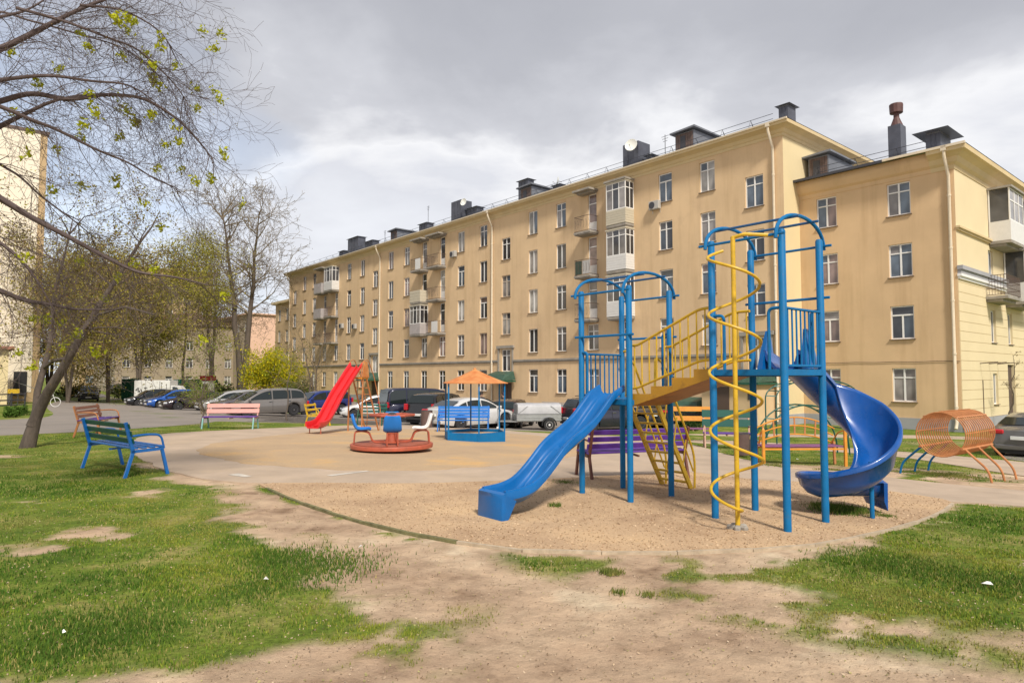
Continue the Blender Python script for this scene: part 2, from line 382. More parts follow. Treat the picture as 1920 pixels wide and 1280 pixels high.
# ================================================================== GROUND
def vnoise(x, y, seed=0):
    xi = np.floor(x).astype(np.int64); yi = np.floor(y).astype(np.int64); xf = x - xi; yf = y - yi
    def h(a, b):
        n = (a * 374761393 + b * 668265263 + seed * 974634777) & 0x7fffffff
        n = ((n ^ (n >> 13)) * 1274126177) & 0x7fffffff
        return ((n ^ (n >> 16)) & 0xffff) / 65535.
    u = xf * xf * (3 - 2 * xf); v = yf * yf * (3 - 2 * yf)
    return (h(xi, yi) * (1 - u) + h(xi + 1, yi) * u) * (1 - v) + (h(xi, yi + 1) * (1 - u) + h(xi + 1, yi + 1) * u) * v
def fbm(x, y, seed=0, o=4):
    s = 0; a = .5; t = 0
    for i in range(o): s = s + a * vnoise(x, y, seed + i); t += a; a *= .55; x = x * 2.03 + 17.1; y = y * 2.03 + 5.7
    return s / t
def wpoly(pp): return np.array([[*G(x, y)[:2]] for x, y in pp])
def sdist(X, Y, P_):                                 # signed distance to polygon, positive inside
    n = len(P_); d = np.full(X.shape, 1e9); ins = np.zeros(X.shape, bool)
    for i in range(n):
        ax, ay = P_[i]; bx_, by = P_[(i + 1) % n]; ex, ey = bx_ - ax, by - ay
        t = np.clip(((X - ax) * ex + (Y - ay) * ey) / (ex * ex + ey * ey + 1e-12), 0, 1)
        d = np.minimum(d, np.hypot(X - ax - t * ex, Y - ay - t * ey))
        c = ((ay > Y) != (by > Y)) & (X < (bx_ - ax) * (Y - ay) / (by - ay + 1e-12) + ax); ins ^= c
    return np.where(ins, d, -d)
def sm(x, a, b): t = np.clip((x - a) / (b - a), 0, 1); return t * t * (3 - 2 * t)
LG = wpoly([(-1200, 1500), (-1500, 850), (-300, 826), (0, 818), (140, 812), (235, 813), (262, 828), (275, 850), (300, 878), (330, 897), (400, 912), (432, 935), (440, 962), (520, 985), (590, 1003), (650, 1048), (640, 1085), (710, 1115), (775, 1150), (765, 1195), (700, 1235), (560, 1238), (400, 1256), (200, 1270), (0, 1270), (-800, 1300)])
RG = wpoly([(2700, 935), (1810, 945), (1730, 985), (1620, 1018), (1510, 1043), (1440, 1062), (1470, 1105), (1560, 1128), (1700, 1150), (1920, 1165), (2600, 1180)])
SG = wpoly([(960, 1036), (1200, 1043), (1490, 1035), (1640, 1010), (1560, 1080), (1540, 1150), (1750, 1190), (1920, 1225), (2200, 1260), (1900, 1250), (1500, 1185), (1250, 1132), (1080, 1088), (990, 1062)])
TG = wpoly([(1640, 868), (2400, 850), (2400, 925), (1920, 903), (1700, 905)])
PG = wpoly([(600, 1100), (800, 1120), (880, 1160), (860, 1230), (620, 1270), (560, 1200)])
K1 = wpoly([(480, 906), (560, 930), (700, 975), (830, 1008), (830, 1026), (690, 992), (550, 944), (480, 915)])
def grassy(X, Y):
    n = fbm(X * .9, Y * .9, 3, 5) - .5; n2 = fbm(X * 2.6, Y * 2.6, 9, 4) - .5; n3 = fbm(X * .35, Y * .35, 21, 3) - .5
    a = sm(sdist(X, Y, LG) + n * 1.3 + n2 * .9, -.10, .28) * (1 - .95 * sm(n3 * .8 + n * .9 + n2 * .5, .27, .38)) * 1.0
    b = sm(sdist(X, Y, RG) + n * 1.3 + n2 * .9, -.30, .15) * (1 - .8 * sm(n + n2 * .5, .24, .34))
    c = sm(sdist(X, Y, SG) + n * .5, -.25, .2) * sm(n * .9 + n2 * 1.5, -.12, .10) * .88
    d = sm(sdist(X, Y, TG) + n * 1.5, 0, .4) * sm(n + n2, -.15, .1)
    p = sm(sdist(X, Y, PG) + n, -.35, .25) * sm(n * .8 + n2 * 1.6, -.16, .06) * .92
    e = sm(Y + n * 3, 14.5, 16.5) * (1 - .5 * sm(n + n2, .2, .35))
    k = sm(sdist(X, Y, K1), -.02, .03) * sm(n2 * 1.5 + n, -.12, .1)
    return np.clip(np.maximum.reduce([a, b, c, d, p, e, k]), 0, 1)
def axis(lo, hi, fine_lo, fine_hi, fs, gr=1.12):
    v = list(np.arange(fine_lo, fine_hi + 1e-6, fs)); s = fs; x = v[-1]
    while x < hi: s *= gr; x += s; v.append(x)
    s = fs; x = v[0]
    while x > lo: s *= gr; x -= s; v.insert(0, x)
    return np.array(v)
xs = axis(-900, 900, -9, 9, .09); ys = axis(-60, 1400, 2.4, 15, .09)
XX, YY = np.meshgrid(xs, ys); ZZ = npg(XX, YY)
gm = grassy(XX, YY)
near = (1 - sm(YY, 18, 30))
ZZ = ZZ - .006 - near * (.014 * fbm(XX * 1.7, YY * 1.7, 5, 4) + .012 * (1 - gm) * fbm(XX * 5, YY * 5, 6, 3))
V = np.stack([XX.ravel(), YY.ravel(), ZZ.ravel()], 1)
ny, nx = XX.shape; ii = (np.arange(ny - 1)[:, None] * nx + np.arange(nx - 1)[None]).ravel()
Fq = np.stack([ii, ii + 1, ii + nx + 1, ii + nx], 1)
def ground_mat():
    m = bpy.data.materials.new('lawn_and_trodden_earth'); m.use_nodes = True; N = m.node_tree.nodes; L = m.node_tree.links; b = N['Principled BSDF']
    b.inputs['Roughness'].default_value = .95; b.inputs['Specular IOR Level'].default_value = .1
    at = N.new('ShaderNodeAttribute'); at.attribute_name = 'Col'
    tcn = N.new('ShaderNodeTexCoord')
    def noise(sc, det=6, ro=.6):
        n = N.new('ShaderNodeTexNoise'); n.inputs['Scale'].default_value = sc; n.inputs['Detail'].default_value = det; n.inputs['Roughness'].default_value = ro
        L.new(tcn.outputs['Object'], n.inputs['Vector']); return n.outputs[0]
    def ramp_(f, stops):
        r_ = N.new('ShaderNodeValToRGB'); L.new(f, r_.inputs[0]); e = r_.color_ramp.elements
        e[0].position = stops[0][0]; e[0].color = (*stops[0][1], 1); e[1].position = stops[-1][0]; e[1].color = (*stops[-1][1], 1)
        for p, c in stops[1:-1]: q = e.new(p); q.color = (*c, 1)
        return r_.outputs[0]
    def mix(f, a, bb, mode='MIX'):
        x = N.new('ShaderNodeMixRGB'); x.blend_type = mode
        for i, v in enumerate((f, a, bb)):
            if isinstance(v, (int, float)): x.inputs[i].default_value = v if i == 0 else (v, v, v, 1)
            else: L.new(v, x.inputs[i])
        return x.outputs[0]
    dirt = ramp_(noise(.55, 7, .62), [(.36, (.26, .175, .115)), (.43, (.46, .33, .23)), (.55, (.56, .42, .295)), (.64, (.70, .58, .42))])
    dirt = mix(.62, dirt, ramp_(noise(2.7, 9, .68), [(.32, (.50, .46, .42)), (.5, (.95, .93, .9)), (.68, (1.3, 1.27, 1.2))]), 'MULTIPLY')
    gr = ramp_(noise(1.3, 8, .65), [(.34, (.075, .125, .02)), (.50, (.14, .19, .03)), (.66, (.29, .26, .09))])
    gr = mix(.5, gr, ramp_(noise(24, 6, .7), [(.34, (.35, .35, .35)), (.66, (1.7, 1.7, 1.5))]), 'MULTIPLY')
    fm = N.new('ShaderNodeMath'); fm.operation = 'MULTIPLY_ADD'; fm.inputs[1].default_value = .5; L.new(noise(14, 7, .7), fm.inputs[0])
    sp = N.new('ShaderNodeSeparateColor'); L.new(at.outputs['Color'], sp.inputs[0])
    f2 = N.new('ShaderNodeMath'); f2.operation = 'MULTIPLY_ADD'; f2.inputs[1].default_value = 1.15; f2.inputs[2].default_value = -.30; L.new(sp.outputs[0], f2.inputs[0])
    L.new(f2.outputs[0], fm.inputs[2]); fc = N.new('ShaderNodeClamp'); L.new(fm.outputs[0], fc.inputs[0])
    L.new(mix(fc.outputs[0], dirt, gr), b.inputs['Base Color'])
    bn = N.new('ShaderNodeBump'); bn.inputs['Strength'].default_value = .9; bn.inputs['Distance'].default_value = .045; L.new(noise(9, 10, .72), bn.inputs['Height']); L.new(bn.outputs[0], b.inputs['Normal'])
    return m
gc = np.repeat(gm.ravel()[:, None], 3, 1)
go = link('ground', np_mesh('ground', V, Fq, ground_mat(), gc)); go['kind'] = 'structure'
go.data.polygons.foreach_set('use_smooth', [True] * len(go.data.polygons))

import bmesh
def smooth_poly(P_, it=2):
    for _ in range(it):
        n = len(P_); Q = []
        for i in range(n): a, b = P_[i], P_[(i + 1) % n]; Q += [a * .75 + b * .25, a * .25 + b * .75]
        P_ = np.array(Q)
    return P_
def sheet(name, pp, off, m, step=1.0, smth=2, jit=0, seed=0):
    P_ = smooth_poly(wpoly(pp) if not isinstance(pp, np.ndarray) else pp, smth)
    if jit:
        Q = []
        for i in range(len(P_)):
            a, b = P_[i], P_[(i + 1) % len(P_)]; L_ = np.hypot(*(b - a)); k = max(1, int(L_ / .18))
            nrm = np.array([-(b - a)[1], (b - a)[0]]) / max(L_, 1e-6)
            for q in range(k): p = a + (b - a) * q / k; Q.append(p + nrm * jit * (fbm(np.array([p[0] * 1.6]), np.array([p[1] * 1.6]), seed, 4)[0] - .5) * 2)
        P_ = np.array(Q)
    bm = bmesh.new(); vs = [bm.verts.new((p[0], p[1], 0)) for p in P_]; bm.faces.new(vs)
    bmesh.ops.triangulate(bm, faces=bm.faces[:])
    for ax in (0, 1):
        lo, hi = P_[:, ax].min(), P_[:, ax].max(); x = math.ceil(lo / step) * step
        while x < hi:
            n = Vector((1, 0, 0)) if ax == 0 else Vector((0, 1, 0))
            bmesh.ops.bisect_plane(bm, geom=bm.verts[:] + bm.edges[:] + bm.faces[:], plane_co=n * x, plane_no=n, dist=1e-5); x += step
    for v in bm.verts: v.co.z = g(v.co.x, v.co.y) + off
    be = [e for e in bm.edges if e.is_boundary]; ex_ = bmesh.ops.extrude_edge_only(bm, edges=be)
    for v in [x for x in ex_['geom'] if isinstance(x, bmesh.types.BMVert)]: v.co.z -= .06
    me = bpy.data.meshes.new(name); bm.normal_update()
    if sum(f.normal.z for f in bm.faces if abs(f.normal.z) > .5) < 0: bmesh.ops.reverse_faces(bm, faces=bm.faces[:])
    bm.to_mesh(me); bm.free(); me.materials.append(m)
    o = link(name, me); o['kind'] = 'structure'; return o
sheet('road', [(-900, 842), (0, 816), (150, 809), (245, 804), (385, 794), (430, 785), (500, 779), (640, 781), (760, 795), (850, 802), (1000, 808), (1100, 809), (1200, 807), (1300, 797), (1300, 772), (1000, 764), (700, 755), (560, 748), (300, 744), (240, 748), (205, 744), (190, 737), (140, 737), (95, 755), (85, 765), (108, 777), (60, 787), (-900, 812)], .002, M['asphalt'], 3.0)
sheet('road', [(1860, 838), (2500, 838), (2500, 890), (1900, 870)], .002, M['asphalt'], 3.0)
sheet('path', [(255, 820), (300, 813), (390, 808), (480, 804), (570, 800), (650, 797), (760, 796), (900, 803), (1060, 815), (1180, 817), (1290, 830), (1340, 845), (1420, 868), (1500, 882), (1560, 880), (1700, 899), (1830, 912), (2100, 935), (2100, 968), (1920, 948), (1790, 940), (1700, 940), (1500, 930), (1300, 925), (1000, 925), (760, 917), (560, 909), (450, 905), (380, 897), (310, 882), (262, 858), (240, 832)], .004, M['path'], 1.0, 2, .10, 3)
sheet('footway', [(1290, 812), (1720, 815), (1870, 820), (1870, 825), (1720, 821), (1290, 816)], .002, M['path'], 3)
sheet('footway', [(1290, 823), (1450, 829), (1600, 840), (1700, 847), (1860, 860), (2200, 895), (2200, 925), (1920, 893), (1800, 873), (1690, 856), (1600, 849), (1450, 837), (1290, 830)], .003, M['path'], 2)
def sandmat(name, stops, sc, chips=.8):
    m = bpy.data.materials.new(name); m.use_nodes = True; N = m.node_tree.nodes; L = m.node_tree.links; b = N['Principled BSDF']
    b.inputs['Roughness'].default_value = .95; b.inputs['Specular IOR Level'].default_value = .1
    tcn = N.new('ShaderNodeTexCoord')
    def nz(s_, d=7, r_=.65):
        n = N.new('ShaderNodeTexNoise'); n.inputs['Scale'].default_value = s_; n.inputs['Detail'].default_value = d; n.inputs['Roughness'].default_value = r_; L.new(tcn.outputs['Object'], n.inputs['Vector']); return n.outputs[0]
    r_ = N.new('ShaderNodeValToRGB'); L.new(nz(sc), r_.inputs[0]); e = r_.color_ramp.elements
    e[0].position, e[1].position = stops[0][0], stops[-1][0]; e[0].color = (*stops[0][1], 1); e[1].color = (*stops[-1][1], 1)
    for p, c in stops[1:-1]: q = e.new(p); q.color = (*c, 1)
    r2 = N.new('ShaderNodeValToRGB'); L.new(nz(46, 5, .75), r2.inputs[0]); e = r2.color_ramp.elements
    e[0].position, e[1].position = .36, .66; e[0].color = (.62, .58, .52, 1); e[1].color = (1.22, 1.2, 1.16, 1)
    mxn = N.new('ShaderNodeMixRGB'); mxn.blend_type = 'MULTIPLY'; mxn.inputs[0].default_value = chips; L.new(r_.outputs[0], mxn.inputs[1]); L.new(r2.outputs[0], mxn.inputs[2]); L.new(mxn.outputs[0], b.inputs['Base Color'])
    bn = N.new('ShaderNodeBump'); bn.inputs['Strength'].default_value = .6; bn.inputs['Distance'].default_value = .03; L.new(nz(22, 8, .7), bn.inputs['Height']); L.new(bn.outputs[0], b.inputs['Normal'])
    return m
M['sand'] = sandmat('playground_sand', [(.34, (.44, .325, .22)), (.54, (.50, .365, .235)), (.66, (.61, .395, .19))], .5, .45)
M['mulch'] = sandmat('wood_chip_and_sand', [(.34, (.43, .295, .19)), (.5, (.53, .375, .24)), (.66, (.62, .44, .27))], .8, .42)
sheet('sand', [(362, 846), (392, 832), (470, 821), (560, 812), (640, 807), (760, 803), (880, 807), (1000, 816), (1100, 825), (1140, 838), (1105, 853), (1000, 866), (880, 878), (760, 884), (620, 881), (500, 874), (405, 862)], .009, M['sand'], 1, 2, .22, 8)
PIT = [(482, 906), (600, 905), (760, 907), (900, 903), (1050, 897), (1180, 890), (1290, 884), (1340, 890), (1420, 900), (1500, 903), (1600, 912), (1700, 925), (1770, 936), (1788, 943), (1765, 960), (1700, 985), (1600, 1008), (1500, 1024), (1350, 1033), (1200, 1036), (1050, 1034), (950, 1029), (850, 1014), (760, 998), (700, 984), (620, 961), (550, 937), (500, 915)]
sheet('sand', PIT, .008, M['mulch'], .5, 1, 0)
# flush concrete edging of the front pit, stone by stone
kb = thing('path_kerb', 'long curved row of thin concrete edging stones round the near edge of the sand pit', 'kerb', tuple(G(1050, 1034)))
kp = [G(*p) for p in PIT[13:][::-1]] ; kp = [Vector((p.x, p.y, 0)) for p in kp]
kc = []
for i in range(len(kp) - 1):
    p0 = kp[max(i - 1, 0)]; p1 = kp[i]; p2 = kp[i + 1]; p3 = kp[min(i + 2, len(kp) - 1)]
    for t in np.linspace(0, 1, 14)[:-1]: kc.append(.5 * ((2 * p1) + (p2 - p0) * t + (2 * p0 - 5 * p1 + 4 * p2 - p3) * t * t + (3 * p1 - p0 - 3 * p2 + p3) * t ** 3))
acc = 0; last = kc[0]
for p in kc[1:]:
    if (p - last).length > .72:
        d = (p - last).normalized(); a = last + d * .002; b = p - d * .002; mb = MB()
        hz = .010 + rnd.uniform(0, .012)
        mb.beam((a.x, a.y, g(a.x, a.y) + hz - .05), (b.x, b.y, g(b.x, b.y) + hz - .05), .042, .10)
        mb.v = [(v[0] - kb.location.x, v[1] - kb.location.y, v[2] - kb.location.z) for v in mb.v]
        part('kerb_stone', mb, M['kerb_moss' if p.x < .1 else 'kerb'], kb); last = p
# painted strips on the asphalt path
for a, b, w in (((437, 889), (466, 894), .10), ((617, 892), (690, 883), .08)):
    P0, P1 = G(*a), G(*b); mb = MB(); d = (P1 - P0).normalized(); n = Vector((-d.y, d.x, 0)) * w
    mb.add([P0 + n + Vector((0, 0, .009)), P0 - n + Vector((0, 0, .009)), P1 - n * .6 + Vector((0, 0, .009)), P1 + n * .6 + Vector((0, 0, .009))], [(0, 1, 2, 3)])
    o = link('path_marking', mb.mesh('path_marking', M['marking'])); o['kind'] = 'structure'

# ================================================================== MAIN BUILDING
def fac(px, py, s=35.5):
    d = ray(px, py); t = s / (d[0] * D2.x + d[1] * D2.y); return (d[0] * D1.x + d[1] * D1.y) * t, CZ + d[2] * t
def b2w(x, y, z=0): return Vector((x * .6428 + y * .7660, -x * .7660 + y * .6428, z))
BX, BY = -54., 42.
class BMB(MB):                                       # building-local builder (x=-u, y=s) relative to the root
    def mesh(s, *a, **k):
        s.v = [(v[0] - BX, v[1] - BY, v[2] + 1.0) for v in s.v]; return MB.mesh(s, *a, **k)
bld = thing('apartment_building', 'long five storey ochre apartment building with lower wing on the right behind the playground', 'building', b2w(BX, BY, -1.0), BR)
def wall(mb, fn, a0, a1, z0, z1, ops, dr=.2):
    A_ = sorted({a0, a1, *[o[0] for o in ops], *[o[1] for o in ops]}); Z_ = sorted({z0, z1, *[o[2] for o in ops], *[o[3] for o in ops]})
    idx = {}; vs = []
    def vid(a, z):
        if (a, z) not in idx: idx[(a, z)] = len(vs); vs.append(fn(a, 0, z))
        return idx[(a, z)]
    fs = []
    for i in range(len(A_) - 1):
        for j in range(len(Z_) - 1):
            ca, cz = (A_[i] + A_[i + 1]) / 2, (Z_[j] + Z_[j + 1]) / 2
            if any(o[0] < ca < o[1] and o[2] < cz < o[3] for o in ops): continue
            fs.append((vid(A_[i], Z_[j]), vid(A_[i + 1], Z_[j]), vid(A_[i + 1], Z_[j + 1]), vid(A_[i], Z_[j + 1])))
    mb.add(vs, fs)
    for a, b, c, d in ops:
        q = [fn(a, 0, c), fn(b, 0, c), fn(b, 0, d), fn(a, 0, d), fn(a, dr, c), fn(b, dr, c), fn(b, dr, d), fn(a, dr, d)]
        mb.add(q, [(0, 4, 5, 1), (1, 5, 6, 2), (2, 6, 7, 3), (3, 7, 4, 0)])
_wc = {}
def wmesh(w, h, kind, fm):
    k = (round(w, 2), round(h, 2), kind, fm)
    if k in _wc: return _wc[k]
    f = MB(); t = .065; y0, y1 = .09, .15
    def bar(x0, x1, z0, z1, e=0): f.bx(x0, x1, y0 - e, y1, z0, z1)
    bar(-w / 2, -w / 2 + t, 0, h); bar(w / 2 - t, w / 2, 0, h); bar(-w / 2 + t, w / 2 - t, 0, t); bar(-w / 2 + t, w / 2 - t, h - t, h)
    th_ = h * .72; panes = []
    if kind == 'cross':
        bar(-.04, .04, t, h - t, .012); bar(-w / 2 + t, w / 2 - t, th_ - .03, th_ + .03, .004)
        panes = [(-w / 2 + t, -.04, t, th_ - .03), (.04, w / 2 - t, t, th_ - .03), (-w / 2 + t, -.04, th_ + .03, h - t), (.04, w / 2 - t, th_ + .03, h - t)]
    elif kind == 'tee':
        bar(-.04, .04, t, th_ - .04, .006); bar(-w / 2 + t, w / 2 - t, th_ - .04, th_ + .04, .012)
        panes = [(-w / 2 + t, -.04, t, th_ - .04), (.04, w / 2 - t, t, th_ - .04), (-w / 2 + t, w / 2 - t, th_ + .04, h - t)]
    elif kind == 'two':
        bar(-.04, .04, t, h - t, .006); panes = [(-w / 2 + t, -.04, t, h - t), (.04, w / 2 - t, t, h - t)]
    elif kind == 'door':
        bar(-w / 2 + t, w / 2 - t, th_ + .05, th_ + .12, .01); bar(-w / 2 + t, w / 2 - t, h * .25, h * .25 + .07, .008)
        bar(-w / 2 + t, w / 2 - t, t, h * .25)
        panes = [(-w / 2 + t, w / 2 - t, h * .25 + .07, th_ + .05), (-w / 2 + t, w / 2 - t, th_ + .12, h - t)]
    elif kind == 'one': panes = [(-w / 2 + t, w / 2 - t, t, h - t)]
    sill_ = MB(); sill_.bx(-w / 2 - .06, w / 2 + .06, -.09, .09, -.04, -.003)
    pl = []
    for p in panes:
        q = MB(); q.bx(p[0], p[1], .115, .13, p[2], p[3]); pl.append(q.v and q)
    r_ = (f.mesh('window', M[fm]), sill_.mesh('sill', M['sill']), {}, pl)
    _wc[k] = r_; return r_
def window(root, loc, rz, w, h, kind='cross', fm='wframe', pm='pane', sill_=True, name='window', split=True):
    fme, sme, cache, pl = wmesh(w, h, kind, fm); o = link(name, fme, root, loc, rz)
    if split:
        for i, q in enumerate(pl):
            p_ = pm if rn.random() > .3 else rn.choice(['pane', 'pane_curtain', 'pane_blue'])
            if (i, p_) not in cache: cache[(i, p_)] = q.mesh('pane', M[p_])
            link('pane', cache[(i, p_)], o)
    else:
        if ('all', pm) not in cache:
            a = MB()
            for q in pl: a.add(q.v, q.f)
            cache[('all', pm)] = a.mesh('pane', M[pm])
        link('pane', cache[('all', pm)], o)
    if sill_: link('sill', sme, o)
    return o
def rel(x, y, z): return (x - BX, y - BY, z + 1.0)
WR = .12
U0, U1, SF = 18.4, 91.1, 35.5
REG = [23.35, 26.55, 36.4, 39.65, 46.25, 49.65, 59.3, 62.6, 69.1, 72.5, 82.5, 85.7]
ST = [20.2, 43.1, 66.05, 89.0]
BAL = [33.1, 30.2, 52.7, 55.9, 75.9, 79.2]
ops = []; wins = []
rn = random.Random(3)
def pmx(): return rn.choice(['pane'] * 5 + ['pane_curtain'] * 3 + ['pane_blue', 'pane_white', 'pane_warm'])
for u in REG:
    for k in range(5):
        w = 1.08; h = 1.9 if k < 4 else 1.85; z = 13.2 - 3.2 * k
        ops.append((-u - w / 2, -u + w / 2, z, z + h)); wins.append((u, z, w, h, rn.choice(['cross', 'cross', 'tee', 'two']) if u > 30 else rn.choice(['cross', 'tee']), pmx()))
for u in ST:
    for k in range(4):
        w = 1.15; h = 1.85; z = 11.6 - 3.2 * k + (.1 if k == 3 else 0)
        if u > 80 and k == 3: continue
        ops.append((-u - w / 2, -u + w / 2, z, z + h)); wins.append((u, z, w, h, 'cross', pmx()))
for u in BAL:
    for k in range(5):
        if k < 3: w, h, z, kd = .85, 2.85, 12.25 - 3.2 * k, 'door'
        else: w, h, z, kd = 1.08, 1.9 if k < 4 else 1.85, 13.2 - 3.2 * k, 'cross'
        ops.append((-u - w / 2, -u + w / 2, z, z + h)); wins.append((u, z, w, h, kd, pmx()))
DOORS = [20.6, 43.1, 66.05]
for u in DOORS[1:]: ops.append((-u - .75, -u + .75, -1.0, 1.15))
mb = BMB(); wall(mb, lambda a, d, z: (a, SF + d, z), -U1, -U0, -1.0, 16.0, ops)
part('wall', mb, M['wall'], bld)
for (u, z, w, h, kd, pm) in wins:
    window(bld, rel(-u, SF, z), 0, w, h, kd, 'wframe' if rn.random() > .12 else 'wood_frame', pm, kd != 'door', split=(u < 48), name='balcony_door' if kd == 'door' else 'window')
for u in DOORS[1:]:
    mb = BMB(); mb.bx(-u - .75, -u + .75, SF + .14, SF + .18, -1.0, 1.15); mb.bx(-u - .03, -u + .03, SF + .12, SF + .139, -1, 1.15); part('entrance_door', mb, M['rail'], bld)
# far lower extension and the other walls of the long block
mb = BMB(); ops = []; fx = []
for u in (93.2, 96.4, 99.4):
    for k in range(4):
        z = 10.0 - 3.2 * k; ops.append((-u - .5, -u + .5, z, z + 1.75)); fx.append((u, z))
wall(mb, lambda a, d, z: (a, 37.3 + d, z), -101.0, -U1, -1.0, 12.6, ops); part('wall', mb, M['wall'], bld)
for u, z in fx: window(bld, rel(-u, 37.3, z), 0, 1.0, 1.75, 'cross', 'wframe', pmx(), True, split=False)
mb = BMB(); mb.bx(-101.5, -U1, 36.75, 50, 12.6, 12.95); part('eave', mb, M['eave'], bld)
mb = BMB(); mb.add([(-101.4, 36.8, 12.95), (-U1, 36.8, 12.95), (-U1, 43.5, 14.6), (-96, 43.5, 14.6), (-101.4, 50, 12.95), (-U1, 50, 12.95)], [(0, 1, 2, 3), (3, 2, 5, 4), (0, 3, 4)]); part('roof', mb, M['roofmetal'], bld)
mb = BMB(); mb.add([(-101, 37.3, -1), (-101, 50, -1), (-101, 50, 12.6), (-101, 37.3, 12.6), (-U1, SF, -1), (-U1, 50, -1), (-U1, 50, 16), (-U1, SF, 16), (-101, 50, -1), (-U0, 50, -1), (-U0, 50, 16), (-101, 50, 12.6)], [(0, 1, 2, 3), (4, 5, 6, 7), (8, 9, 10, 11)]); part('wall', mb, M['wall'], bld)
# sunlit end wall of the long block
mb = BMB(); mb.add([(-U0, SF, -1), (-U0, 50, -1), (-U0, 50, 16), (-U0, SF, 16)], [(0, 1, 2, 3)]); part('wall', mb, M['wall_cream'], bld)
# string course with portal surrounds
def portal(mb, u):
    mb.bx(-u - 1.0, -u - .86, SF - .10, SF - .003, 1.55, 4.05); mb.bx(-u + .86, -u + 1.0, SF - .10, SF - .003, 1.55, 4.05); mb.bx(-u - 1.12, -u + 1.12, SF - .16, SF - .003, 4.05, 4.28)
mb = BMB(); edges = [U1 - .2, 66.05 + 1.0, 66.05 - 1.0, 43.1 + 1.0, 43.1 - 1.0, 20.2 + 1.0]
for a, b in zip(edges[::2], edges[1::2]): mb.bx(-a, -b, SF - .12, SF - .003, 2.93, 3.07); mb.bx(-a, -b, SF - .05, SF - .003, 2.84, 2.929)
part('string_course', mb, M['slab'], bld)
for u in ST[:3]:
    mb = BMB(); portal(mb, u); part('portal_surround', mb, M['slab'], bld)
mb = BMB(); mb.bx(-U1, -67, SF - .06, SF - .003, -1, -.42); mb.bx(-65.2, -44.1, SF - .06, SF - .003, -1, -.42); mb.bx(-42.2, -U0 - .0, SF - .06, SF - .003, -1, -.42)
mb.bx(-U0, -U0 + .06, SF - .06, 37.22, -1, -.42); part('plinth', mb, M['plinth'], bld)
# eaves and cornice
def profile_run(mb, pts2, path):                      # pts2: (out, z) section; path: list of (x, y, nx, ny)
    rings = [[(x + nx_ * o_, y + ny_ * o_, z) for o_, z in pts2] for x, y, nx_, ny_ in path]; mb.hull(rings)
corn = [(-.05, 15.35), (.03, 15.35), (.05, 15.5), (.12, 15.56), (.2, 15.72), (.42, 15.82), (.58, 15.86), (.60, 16.04), (-.05, 16.04)]
mb = BMB(); profile_run(mb, corn, [(-U1, 50, -1, 0), (-U1, SF, -1, -1), (-U0, SF, 1, -1), (-U0, 50, 1, 0)]); part('cornice', mb, M['eave'], bld)
mb = BMB(); mb.hull([[(x, y + o_, z) for o_, z in ((0, 16.0), (-.09, 16.01), (-.10, 16.10), (0, 16.12))] for x, y in ((-U1 - .6, SF - .6), (-U0 + .6, SF - .6))]); part('gutter', mb, M['pipe'], bld)
mb = BMB(); e = .62
mb.add([(-U1 - e, SF - e, 16.06), (-U0 + e, SF - e, 16.06), (-U0 + e, 50 + e, 16.06), (-U1 - e, 50 + e, 16.06), (-U0 - 7, 42.7, 18.1), (-U1 + 7, 42.7, 18.1)], [(0, 1, 4, 5), (1, 2, 4), (2, 3, 5, 4), (3, 0, 5), (3, 2, 1, 0)]); part('roof', mb, M['roofmetal'], bld)
def downpipe(u, z0, s=SF, ztop=15.9, x=None, out=.6):
    mb = BMB(); xx = -u if x is None else x
    mb.tube([(xx, s - out, ztop), (xx, s - out, ztop - .25), (xx, s - .1, ztop - 1.15), (xx, s - .1, z0 + .3), (xx, s - .25, z0)], .075, 8); mb.bx(xx - .12, xx + .12, s - out - .1, s - out + .1, ztop - .05, ztop + .2)
    for z in np.arange(z0 + 1, ztop - 1.5, 2.6): mb.lathe([(.095, z), (.095, z + .08)], (xx, s - .1, 0), 8)
    part('downpipe', mb, M['pipe'], bld, True)
for u in (64.85, 44.9, 18.95): downpipe(u, -.85)
downpipe(90.6, -.85)
# roof safety rail
def saferail(x0, x1, y, z, step=1.9):
    mb = BMB()
    for zz in (.32, .62): mb.tube([(x0, y, z + zz), (x1, y, z + zz)], .016, 4)
    x = x0
    while x < x1:
        mb.tube([(x - .12, y - .1, z), (x, y, z + .62), (x + .12, y + .15, z + .05)], .018, 4); mb.tube([(x, y, z + .62), (x, y + .5, z + .12)], .014, 4); x += step
    part('roof_railing', mb, M['darkmetal'], bld)
saferail(-U1 + .4, -U0 - .6, SF + .1, 16.2)
